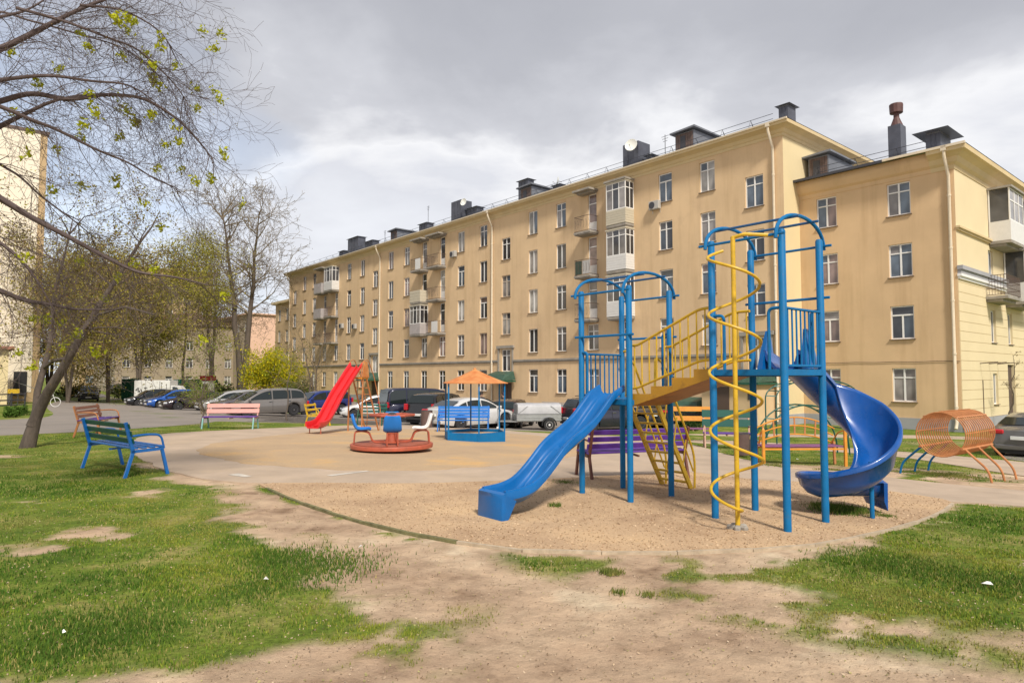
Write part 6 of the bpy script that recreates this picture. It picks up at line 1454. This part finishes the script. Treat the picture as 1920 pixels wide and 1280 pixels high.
def leaf_cloud(name, centres, n, size, rad, cols, parent=None, seed=1, flat=0):
    rg = np.random.default_rng(seed); C_ = np.array(centres); idx = rg.integers(0, len(C_), n); P_ = C_[idx] + rg.normal(0, 1, (n, 3)) * rad
    a = rg.normal(0, 1, (n, 3)); a /= np.linalg.norm(a, axis=1)[:, None]; b = rg.normal(0, 1, (n, 3)); b = np.cross(a, b); b /= np.linalg.norm(b, axis=1)[:, None]
    s_ = size * rg.uniform(.6, 1.4, (n, 1)); V = np.stack([P_ - a * s_, P_ + b * s_ * .5, P_ + a * s_, P_ - b * s_ * .5], 1).reshape(-1, 3)
    Fq = np.arange(n * 4).reshape(n, 4); cl = np.array(cols); cc = cl[rg.integers(0, len(cl), n)] * rg.uniform(.75, 1.25, (n, 1)); cc = np.repeat(cc, 4, 0)
    return link(name, np_mesh(name, V, Fq, M['leaf'], cc), parent)
# --- leaning tree on the left lawn
def P3(px, py, Y): return A(px, py, Y)
rt = random.Random(11)
base = G(54, 838); Tb = thing('leaning_tree', 'leaning forked tree with budding twigs on the lawn left of the benches', 'tree', tuple(base))
def rb_(pts): return [Vector(p) - base for p in pts]
mb = MB(); Y0 = base.y
trunk = [P3(50, 845, Y0), P3(58, 815, Y0), P3(67, 785, Y0 + .05), P3(74, 768, Y0 + .1)]
limb(mb, rb_([trunk[0] + Vector((-.02, 0, -.15))] + trunk), .205, .10, 14)
right = [P3(60, 800, Y0), P3(74, 768, Y0 + .1), P3(90, 735, Y0), P3(115, 695, Y0 - .1), P3(138, 655, Y0 - .2), P3(158, 620, Y0 - .2), P3(185, 575, Y0), P3(210, 535, Y0 + .2), P3(240, 490, Y0 + .5), P3(262, 455, Y0 + .8)]
left_ = [P3(60, 800, Y0 + .05), P3(68, 768, Y0 + .2), P3(70, 735, Y0 + .4), P3(82, 690, Y0 + .6), P3(95, 640, Y0 + .7), P3(98, 590, Y0 + .8), P3(104, 540, Y0 + .9), P3(118, 490, Y0 + .9), P3(130, 440, Y0 + 1.2)]
limb(mb, rb_(right + [P3(285, 425, Y0 + 1.2), P3(300, 395, Y0 + 1.5)]), .135, .008, 12); limb(mb, rb_(left_ + [P3(138, 405, Y0 + 1.4)]), .098, .008, 10)
side = [P3(82, 690, Y0 + .6), P3(100, 676, Y0 + .3), P3(122, 672, Y0 - .1)]; limb(mb, rb_(side), .05, .04, 6)
br2 = [P3(158, 620, Y0 - .2), P3(185, 590, Y0 - .6), P3(235, 575, Y0 - 1.0), P3(290, 590, Y0 - 1.2)]; limb(mb, rb_(br2), .045, .02, 6)
part('trunk', mb, M['bark'], Tb, True, 60)
tw = Twigs(); tips = []
for path, lo in ((right, 4), (left_, 4)):
    for i in range(lo, len(path)):
        for k in range(2):
            p = path[i] - base; a = rt.uniform(0, 6.28); d = Vector((math.cos(a), math.sin(a) * .8, rt.uniform(-.1, .9)))
            grow(tw, p, d, rt.uniform(.9, 1.7), .022, 3, rt, tips, .35, .02, 2, .8, 5, .0036)
part_o = link('twigs', tw.mesh('twigs', M['twig']), Tb)
leaf_cloud('leaves', tips, 6500, .030, .10, [(.24, .20, .04), (.16, .13, .04), (.34, .32, .05), (.20, .12, .06)], Tb, 3)
# --- boughs hanging in from a maple standing just outside the left edge
mbase = Vector((-10.5, 8.2, g(-10.5, 8.2))); Tm = thing('overhanging_maple', 'maple outside the left edge whose budding boughs hang across the upper left sky', 'tree', tuple(mbase))
mb = MB(); limb(mb, [Vector((0, 0, -.2)), Vector((.05, 0, 1.5)), Vector((.1, .1, 3.2)), Vector((.0, .2, 5.5)), Vector((.2, .1, 8.5))], .30, .14, 12); part('trunk', mb, M['bark'], Tm, True, 60)
tw = Twigs(); tips = []; rt = random.Random(29); buds = []
BOUGHS = [  # image path, depth at ends, radius
 ([(-60, 110), (0, 92), (70, 58), (140, 22), (210, -5), (300, -30)], 8.2, 8.8, .055, 4.2),
 ([(-60, 158), (0, 150), (90, 142), (170, 152), (240, 160), (290, 190)], 8.0, 9.0, .034, 5.4),
 ([(-60, 205), (0, 190), (60, 176), (130, 186), (200, 178), (270, 186), (330, 222), (370, 262), (400, 300)], 8.2, 9.4, .042, 5.2),
 ([(-60, 265), (0, 237), (50, 212), (100, 190), (160, 178), (220, 178)], 8.4, 9.0, .045, 5.0),
 ([(-60, 185), (0, 200), (60, 225), (110, 245), (180, 280), (240, 305), (290, 335), (330, 352)], 8.0, 9.4, .034, 5.2),
 ([(-60, 340), (0, 372), (60, 408), (130, 445), (200, 483), (260, 510), (330, 520), (390, 535)], 8.2, 9.8, .05, 3.2),
 ([(-60, 525), (0, 545), (45, 562), (100, 572), (150, 580), (215, 580)], 8.6, 9.6, .045, 3.0),
 ([(-60, 40), (10, 30), (60, 14), (110, -20)], 8.2, 8.6, .035, 4.5),
 ([(30, 15), (120, 40), (200, 70), (260, 95), (320, 150), (350, 190)], 8.2, 9.2, .018, 5.4),
 ([(-40, 20), (60, 40), (150, 65), (230, 90), (290, 130)], 8.6, 9.2, .018, 5.4),
 ([(-60, 425), (0, 455), (50, 500), (90, 560), (110, 600)], 8.4, 9.0, .03, 3.0),
 ([(150, 10), (230, 20), (300, 60), (330, 110)], 8.4, 9.4, .015, 5.4), ([(-60, 300), (20, 320), (80, 370), (140, 415), (170, 440)], 8.6, 9.6, .022, 4.5)]
mb = MB()
for pts, ya, yb, r_, zt in BOUGHS:
    W3 = [A(x, y, ya + (yb - ya) * i / (len(pts) - 1)) - mbase for i, (x, y) in enumerate(pts)]
    if pts[0][0] < -30: W3 = [Vector((.08, .1, min(8.2, max(2.5, W3[0].z - 1.2)))), (W3[0] + Vector((.08, .1, W3[0].z - 1.2))) / 2 + Vector((0, 0, .3))] + W3
    S = []
    for i in range(len(W3) - 1):
        p0 = W3[max(i - 1, 0)]; p1, p2 = W3[i], W3[i + 1]; p3 = W3[min(i + 2, len(W3) - 1)]
        for t in np.linspace(0, 1, 7)[:-1]: S.append(.5 * ((2 * p1) + (p2 - p0) * t + (2 * p0 - 5 * p1 + 4 * p2 - p3) * t * t + (3 * p1 - p0 - 3 * p2 + p3) * t ** 3))
    S.append(W3[-1]); b_ = MB(); limb(b_, S, r_ * 1.25, max(.006, r_ * .2), 6); part('bough', b_, M['twig'], Tm, True, 60)
    k0 = len(S) // 4
    for i in range(k0, len(S)):
        for _ in range(2):
            if rt.random() < .33:
                dd = (S[i] - S[i - 1]).normalized(); a = rt.uniform(0, 6.28); d = (dd * .8 + Vector((math.cos(a) * .5, math.sin(a) * .6, rt.uniform(-1.0, .55)))).normalized()
                grow(tw, S[i], d, rt.uniform(.6, 1.2), .0065, 2, rt, tips, .34, -.05, 2, .7, 6, .0019)
        if rt.random() < .0: buds.append(tuple(S[i]))
link('twigs', tw.mesh('twigs', M['twig']), Tm)
bt = [Vector(t) for t in tips]; rt.shuffle(bt)
def inframe(v):
    w = v + mbase; z = w.z - CZ; y = w.y * math.cos(TH) + z * math.sin(TH); return 0 < 960 + F * w.x / y < 460 and 640 - F * (-w.y * math.sin(TH) + z * math.cos(TH)) / y > -20
bt = [b for b in bt if inframe(b)]
cl = bt[:80]
leaf_cloud('bud_clusters', [tuple(b) for b in cl], 80 * 30, .030, .034, [(.42, .44, .02), (.50, .52, .03), (.34, .38, .02)], Tm, 5)
leaf_cloud('buds', [tuple(b) for b in bt[80:]], 2600, .011, .02, [(.18, .12, .05), (.25, .22, .04), (.12, .07, .05)], Tm, 6)
# --- tall bare tree with two stems
def bare_tree(label, px, Y, H_, stems, seed, tr=.35, leafc=None, tw_r=.012, spreadx=1.0, lev=3, nb=16, lx=2600, name='bare_tree', start=.35):
    rr = random.Random(seed); x = (px - 960) / F * Y; b = Vector((x, Y, g(x, Y))); o = thing(name, label, 'tree', tuple(b)); tw = Twigs(); tips = []
    mb = MB()
    for (dx, topf, off) in stems:
        pts = []; n = 9
        for i in range(n): t = i / (n - 1); pts.append(Vector((off + dx * t ** 1.3 + rr.uniform(-.12, .12) * (i > 0), rr.uniform(-.2, .2) * (i > 0), -.2 + H_ * topf * t)))
        limb(mb, pts, tr, tr * .12, 9)
        for k in range(nb):
            t = rr.uniform(start, .98); i = min(int(t * (n - 1)), n - 2); p = pts[i].lerp(pts[i + 1], t * (n - 1) - i); a = rr.uniform(0, 6.28)
            L_ = H_ * .26 * (1.15 - .75 * abs(t - .5)) * rr.uniform(.6, 1.1) * spreadx
            grow(tw, p, Vector((math.cos(a), math.sin(a), rr.uniform(.35, 1.2))), L_, tr * .22, lev, rr, tips, .28, .05, 3, .62, 5, tw_r)
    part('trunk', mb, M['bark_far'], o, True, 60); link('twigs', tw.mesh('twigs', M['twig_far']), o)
    if leafc: leaf_cloud('leaves', tips, lx, leafc[1], leafc[2], leafc[0], o, seed)
    return o
bare_tree('tall bare tree with two long stems left of the forsythia', 452, 84, 24.5, [(-2.8, 1.0, 0), (1.6, .98, .4)], 5, .48, ([(.16, .13, .07), (.20, .17, .07)], .07, .2), .020, .85, 3, 24, 1800)
OL = [(.34, .29, .06), (.24, .21, .05), (.46, .41, .07), (.36, .26, .10)]
bare_tree('budding olive green tree behind the leaning trunk', 130, 60, 12.5, [(-1, 1, 0), (1.4, .9, 0)], 8, .15, (OL, .10, .46), .014, 1.25, 3, 15, 19000, 'budding_tree', .12)
bare_tree('budding olive green tree above the crossover on the road', 205, 66, 14.5, [(.5, 1, 0), (-1.2, .9, 0)], 9, .16, (OL, .11, .46), .015, 1.25, 3, 15, 21000, 'budding_tree', .12)
bare_tree('drooping yellow green birch in front of the grey house', 345, 72, 15.5, [(.2, 1, 0)], 12, .17, ([(.34, .32, .045), (.24, .24, .04), (.42, .38, .07)], .10, .50), .014, 1.0, 3, 20, 22000, 'birch_tree', .2)
bare_tree('brownish budding tree between the birch and the tall bare tree', 398, 92, 20, [(.5, 1, 0), (-1.5, .85, 0)], 14, .3, ([(.30, .21, .12), (.24, .18, .09), (.34, .26, .14)], .10, .4), .018, 1.0, 3, 15, 9000, 'budding_tree', .3)
bare_tree('thin brown tree at the left end of the grey house', 262, 88, 13.5, [(.5, 1, 0), (-1.5, .85, 0)], 15, .24, ([(.28, .20, .09), (.22, .17, .06), (.32, .26, .08)], .10, .42), .016, 1.1, 3, 13, 12000, 'budding_tree', .2)
bare_tree('dim brown tree low behind the olive trees at left', 95, 78, 12, [(.8, 1, 0), (-1.5, .85, 0)], 16, .24, (OL, .10, .42), .016, 1.1, 3, 13, 12000, 'budding_tree', .2)
bare_tree('bare shrubby tree in front of the far end of the long facade', 588, 58, 6.8, [(.9, 1, 0), (-1.1, .9, 0), (0, .8, 0)], 17, .10, None, .010, 1.2, 2, 8, 0, 'bare_tree', .15)
bare_tree('slender sapling with pale stem between grey people carrier and red slide', 541, 31.5, 3.9, [(.1, 1, 0)], 18, .045, ([(.18, .20, .03), (.22, .22, .05)], .035, .12), .006, .8, 2, 9, 260, 'sapling', .35)
bare_tree('slender sapling directly left of the pink backed bench', 378, 23.6, 3.0, [(.45, 1, 0)], 19, .032, ([(.16, .20, .03), (.20, .24, .04)], .035, .12), .005, .9, 2, 9, 500, 'sapling', .3)
bare_tree('young street tree in front of the cream wing at the right edge', 1893, 34, 4.0, [(.1, 1, 0)], 21, .06, ([(.16, .12, .06)], .03, .1), .007, .35, 2, 5, 80, 'sapling', .4)
# --- bushes
def bush(label, px, Y, w, h, cols, seed, n=6000, ls=.09, name='bush', zlo=.1, grp=None):
    rr = random.Random(seed); x = (px - 960) / F * Y; b = Vector((x, Y, g(x, Y))); o = thing(name, label, 'bush', tuple(b), 0, grp); tw = Twigs(); tips = []
    for k in range(13): a = rr.uniform(0, 6.28); grow(tw, Vector((rr.uniform(-.2, .2) * w * .4, rr.uniform(-.2, .2), 0)), Vector((math.cos(a) * w / h * .55, math.sin(a) * w / h * .4, 1)), h * .62 * rr.uniform(.7, 1.1), .03 * h / 3, 2, rr, tips, .3, .0, 3, .6, 5, .008 * max(.4, h / 3))
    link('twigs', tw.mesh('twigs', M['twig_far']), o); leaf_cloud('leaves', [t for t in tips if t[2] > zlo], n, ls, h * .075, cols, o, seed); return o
bush('bright yellow forsythia bush at the far end of the long facade', 502, 68, 5.4, 5.3, [(.52, .45, .012), (.38, .39, .02), (.60, .50, .015), (.28, .33, .03)], 31, 19000, .10)
bush('green bush right of the forsythia below the far corner', 556, 62, 3.2, 2.6, [(.10, .14, .03), (.14, .17, .03), (.08, .10, .02)], 32, 3000, .08)
bush('leafy green roadside shrub in front of the parked row', 384, 38, 1.3, 2.1, [(.20, .26, .04), (.15, .21, .03), (.26, .30, .06)], 33, 1100, .05, zlo=.7)
bush('low evergreen bush at the foot of the facade by the green porch roof', 1292, 33.5, 1.8, .75, [(.03, .07, .015), (.05, .09, .02)], 34, 2600, .045)
bush('clump of leafy garden plants by the low fence at left', 24, 30.5, 1.8, .45, [(.07, .14, .02), (.10, .18, .03)], 35, 2600, .045)
bush('second clump of garden plants behind the leaning trunk', 36, 32.5, 2.4, .55, [(.07, .14, .02), (.10, .18, .03)], 36, 2600, .045)
bush('dark hedge beyond the road between the olive trees', 150, 85, 7, 2.2, [(.05, .07, .02), (.08, .09, .02)], 37, 4000, .12)
bush('dark hedge beside the green container', 236, 80, 3, 2.2, [(.05, .08, .02), (.09, .11, .03)], 38, 2500, .12)
bush('green hedge behind the lorry and the kiosk', 408, 80, 8, 2.2, [(.07, .10, .025), (.10, .12, .03)], 39, 3500, .12)

# ================================================================== STREET DETAILS
c = Vector((*pat(246, 74),)); GC = thing('green_container', 'dark green metal container beside the white lorry', 'container', tuple(c), R(-10))
q = MB(); q.bbox((0, 0, 1.2), (1.3, 1.2, 2.4), .04); part('body', q, M['dkgreen'], GC)
for x in (-.4, 0, .4): q = MB(); q.bx(x - .03, x + .03, -.64, -.601, .1, 2.3); part('rib', q, M['dkgreen'], GC)
c = Vector((*pat(368, 84),)); GF = thing('green_fence', 'green sheet fence between the lorry and the red sign', 'fence', tuple(c), R(0))
for i in range(8): q = MB(); q.bx(-2.8 + i * .7, -2.8 + i * .7 + .68, -.03, .03, .1, 2.3); part('fence_panel', q, M['green'], GF)
c = Vector((*pat(391, 78),)); KS = thing('kiosk', 'small white kiosk topped by a dark red sign in front of the grey house', 'kiosk', tuple(c), R(-10))
q = MB(); q.bx(-.5, .5, -.5, .5, 0, 2.2); part('cabin', q, M['balc_white'], KS); q = MB(); q.bx(-.65, .65, -.6, .6, 2.2, 2.75); part('sign_board', q, mat('dark_red_sign', (.22, .012, .02), .5), KS); q = MB(); q.bx(-.35, .35, -.52, -.501, 1.0, 1.8); part('hatch', q, M['carglass'], KS)
# low rail fence left
p0, p1 = Vector(pat(-60, 34)), Vector(pat(50, 37.5)); FN = thing('rail_fence', 'low dark rail fence in front of the annex at the left edge', 'fence', tuple(p0), math.atan2(p1.y - p0.y, p1.x - p0.x)); LL = (p1.xy - p0.xy).length
for z in (.35, .62, .95): q = MB(); q.beam((0, 0, z), (LL, 0, z), .04, .07); part('rail', q, M['darkmetal'], FN)
for i in range(5): q = MB(); q.beam((LL * i / 4, .0, -.1), (LL * i / 4, .0, 1.02), .06, .06, (1, 0, 0)); part('post', q, M['darkmetal'], FN)
c = pat(28, 50); YS = thing('yellow_board', 'small yellow board on legs by the ramp of the tall block', 'sign', c, R(-20)); q = MB(); q.bbox((0, 0, 1.0), (1.3, .05, .42), .01); part('board', q, M['yellow'], YS); q = MB(); q.tube([(-.5, 0, 0), (-.5, 0, .9)], .03, 5); q.tube([(.5, 0, 0), (.5, 0, .9)], .03, 5); part('leg', q, M['darkmetal'], YS)
# bicycle leaning by the entrance
c = pat(92, 46); BK = thing('bicycle', 'white bicycle standing behind the leaning trunk', 'bicycle', c, R(10))
for x in (-.5, .5):
    q = MB(); q.tube([(x + .32 * math.cos(2 * math.pi * k / 18), 0, .33 + .32 * math.sin(2 * math.pi * k / 18)) for k in range(18)], .022, 5, closed=True); part('wheel', q, M['white_plastic'], BK)
q = MB()
for a, b in (((-.5, 0, .33), (-.1, 0, .33)), ((-.1, 0, .33), (-.25, 0, .8)), ((-.1, 0, .33), (.32, 0, .78)), ((-.25, 0, .75), (.32, 0, .78)), ((-.5, 0, .33), (-.25, 0, .75)), ((.5, 0, .33), (.3, 0, .95)), ((.3, -.25, .97), (.3, .25, .97))): q.tube([a, b], .018, 6)
q.box((-.26, 0, .86), (.22, .12, .05)); part('frame', q, M['balc_white'], BK)
# low fence at the facade behind the trailer
u0, u1 = 37., 29.; o = thing('garden_fence', 'low thin metal fence along the foot of the facade behind the trailer', 'fence', b2w(-u0, SF - 1.5, -1.0), BR)
for z in (.1, .75): q = MB(); q.tube([(0, 0, z), (u0 - u1, 0, z)], .02, 5); part('rail', q, M['plinth'], o)
q = MB()
for i in range(54): q.tube([(i * .15, 0, .05), (i * .15, 0, .8)], .012, 4, caps=False)
part('picket', q, M['plinth'], o)['kind'] = 'stuff'
# litter
for i, (px, py, w, h, lb) in enumerate(((1851, 1098, .09, .02, 'white paper strip lying in the right hand grass'), (499, 1089, .035, .025, 'crumpled white scrap in the middle of the left lawn'), (120, 1190, .025, .02, 'white scrap near the lower left corner of the lawn'), (1494, 862, .09, .05, 'pale scrap of plastic on the ground before the arched bench'), (676, 1028, .04, .03, 'white scrap on the trodden path'))):
    p = G(px, py); o = link('paper_scrap', None, None, (p.x, p.y, p.z + .012), i * 1.1); tag(o, lb, 'litter'); o.empty_display_size = .05
    q = MB(); q.add([(-w / 2, -h / 2, .012), (w / 2, -h / 2, .0), (w / 2 * .8, h / 2, .02), (-w / 2, h / 2, .008), (0, h * .1, .028)], [(0, 1, 4), (1, 2, 4), (2, 3, 4), (3, 0, 4)]); part('sheet', q, M['white_plastic'], o)

# ================================================================== GRASS AND LOOSE CHIPS
rg = np.random.default_rng(4)
def scatter(n, ylo, yhi, pw=1.0):
    u = rg.random(n); Y = ylo * (yhi / ylo) ** u; X = (rg.random(n) * 2 - 1) * (Y * .86 + .6); return X, Y
SH = [smooth_poly(wpoly([(255, 820), (300, 813), (390, 808), (480, 804), (570, 800), (650, 797), (760, 796), (900, 803), (1060, 815), (1180, 817), (1290, 830), (1340, 845), (1420, 868), (1500, 882), (1560, 880), (1700, 899), (1830, 912), (2100, 935), (2100, 968), (1920, 948), (1790, 940), (1700, 940), (1500, 930), (1300, 925), (1000, 925), (760, 917), (560, 909), (450, 905), (380, 897), (310, 882), (262, 858), (240, 832)])), wpoly(PIT),
      wpoly([(1290, 823), (1450, 829), (1600, 840), (1700, 847), (1860, 860), (2200, 895), (2200, 925), (1920, 893), (1800, 873), (1690, 856), (1600, 849), (1450, 837), (1290, 830)])]
RD = wpoly([(-900, 842), (0, 816), (150, 809), (245, 804), (385, 794), (430, 785), (500, 779), (640, 781), (760, 795), (850, 802), (1000, 808), (1100, 809), (1200, 807), (1300, 797), (1300, 772), (-900, 772)])
X, Y = scatter(620000, 2.9, 30)
gv = grassy(X, Y); cl_ = fbm(X * 1.1, Y * 1.1, 40, 4); tuft = fbm(X * 6, Y * 6, 44, 3)
thin = sm(fbm(X * .8 + 40, Y * .8, 61, 4), .40, .60)
keep = rg.random(len(X)) < gv ** 1.6 * (.20 + 1.1 * sm(tuft, .35, .65)) * (1 - .72 * thin)
for s_ in SH: keep &= sdist(X, Y, s_) < -.02
keep &= sdist(X, Y, RD) < 0
X, Y, gv, cl_, tuft = X[keep], Y[keep], gv[keep], cl_[keep], tuft[keep]
# extra tufts: under the spiral slide, by kerbs and bench feet
ex = []
for px, py, r_, n in ((1580, 958, .32, 2600), (1550, 950, .2, 900), (1660, 968, .1, 300), (1146, 1070, .09, 420), (1040, 950, .07, 120), (200, 880, .28, 1500), (240, 888, .22, 900), (1060, 905, .2, 300), (1160, 1108, .06, 70), (1215, 1112, .08, 90), (1445, 872, .3, 500), (1560, 880, .3, 500), (1780, 890, .6, 1500), (1700, 1060, .5, 3000), (1850, 1090, .45, 2500), (590, 1060, .5, 2500), (200, 1180, .5, 3000), (520, 1045, .4, 1500), (480, 1100, .35, 1200)):
    p = G(px, py); ex.append(np.stack([rg.normal(p.x, r_ * .55, n), rg.normal(p.y, r_ * .55, n)], 1))
exh = np.concatenate([np.full(len(e_), 2.6 if i_ in (0, 1, 4) else (1.5 if i_ < 11 else 1.0)) for i_, e_ in enumerate(ex)]); ex = np.concatenate(ex); ne = len(ex)
X = np.concatenate([X, ex[:, 0]]); Y = np.concatenate([Y, ex[:, 1]]); cl_ = np.concatenate([cl_, np.full(ne, .72)]); tuft = np.concatenate([tuft, np.full(ne, .75)])
n = len(X); Z = npg(X, Y) - .015
gv = np.concatenate([gv, np.full(ne, .8)]); dist = np.sqrt(X * X + Y * Y); hgt = (.003 + .010 * sm(cl_, .42, .68) + .011 * sm(tuft, .55, .85) * rg.random(n)) * rg.uniform(.55, 1.25, n) + .004 + .008 * gv; hgt[len(hgt) - ne:] *= exh; dry = sm(fbm(X * .55 + 9, Y * .7, 77, 4), .47, .62); hgt *= 1 - .4 * dry; wid = .0028 + dist * .00042
an = rg.random(n) * 6.283; le = rg.random(n) * .9 * hgt; la = rg.random(n) * 6.283
dx, dy = np.cos(an) * wid, np.sin(an) * wid
V = np.stack([np.stack([X - dx, Y - dy, Z], 1), np.stack([X + dx, Y + dy, Z], 1), np.stack([X + le * np.cos(la), Y + le * np.sin(la), Z + hgt + .01], 1)], 1).reshape(-1, 3)
pal = np.array([(.19, .27, .03), (.125, .215, .025), (.28, .31, .045), (.40, .34, .12), (.08, .16, .022)])
mixv = np.clip(cl_ + rg.normal(0, .10, n), 0, 1); ci = np.where(mixv > .60, 4, np.where(mixv > .52, 1, np.where(mixv > .42, 0, 2))); ci = np.where(rg.random(n) < .10, 3, ci)
cc = pal[ci] * rg.uniform(.75, 1.3, (n, 1)); cc = cc + (np.array([[.30, .25, .10]]) - cc) * (.55 * (1 - sm(gv, .3, .9)))[:, None]; cc = cc + (np.array([[.36, .29, .10]]) - cc) * (.42 * dry)[:, None]; cc = np.repeat(cc, 3, 0)
gr = link('grass', np_mesh('grass', V, np.arange(n * 3).reshape(n, 3), M['grass'], cc)); gr['kind'] = 'stuff'
print('blades', n)
def chips(name, poly, n, size, pal, ylo, yhi, off, inside=True, thr=None):
    X, Y = scatter(n, ylo, yhi); s_ = sdist(X, Y, poly); k = (s_ > .03) if inside else (s_ < -.03)
    if thr is not None: k &= grassy(X, Y) < thr
    X, Y = X[k], Y[k]; n = len(X); Z = npg(X, Y) + off; a = rg.random(n) * 6.283; L_ = size * rg.uniform(.5, 1.5, n) * (1 + np.hypot(X, Y) * .05); w = L_ * rg.uniform(.3, .8, n); t = rg.uniform(-.4, .4, n)
    ca, sa = np.cos(a), np.sin(a); V = np.stack([np.stack([X + ca * p * L_ - sa * q_ * w, Y + sa * p * L_ + ca * q_ * w, Z + p * t * L_ + .003 + .003 * q_], 1) for p, q_ in ((-1, -1), (1, -1), (1, 1), (-1, 1))], 1).reshape(-1, 3)
    cc = np.repeat(np.array(pal)[rg.integers(0, len(pal), n)] * rg.uniform(.7, 1.2, (n, 1)), 4, 0); o = link(name, np_mesh(name, V, np.arange(n * 4).reshape(n, 4), M['chips'], cc)); o['kind'] = 'stuff'; return o
chips('wood_chips', wpoly(PIT), 30000, .0050, [(.52, .37, .23), (.44, .30, .18), (.58, .43, .28), (.37, .25, .15)], 6.2, 12.5, .010)
o_ = wpoly([(-900, 905), (480, 915), (560, 945), (700, 995), (850, 1030), (1050, 1045), (1200, 1046), (1500, 1036), (1790, 950), (2800, 950), (2800, 3000), (-900, 3000)])
chips('loose_grit', o_, 14000, .0040, [(.40, .30, .20), (.33, .24, .16), (.44, .34, .24), (.26, .19, .12), (.33, .29, .13)], 2.8, 11, -.012)
bpy.context.view_layer.update()
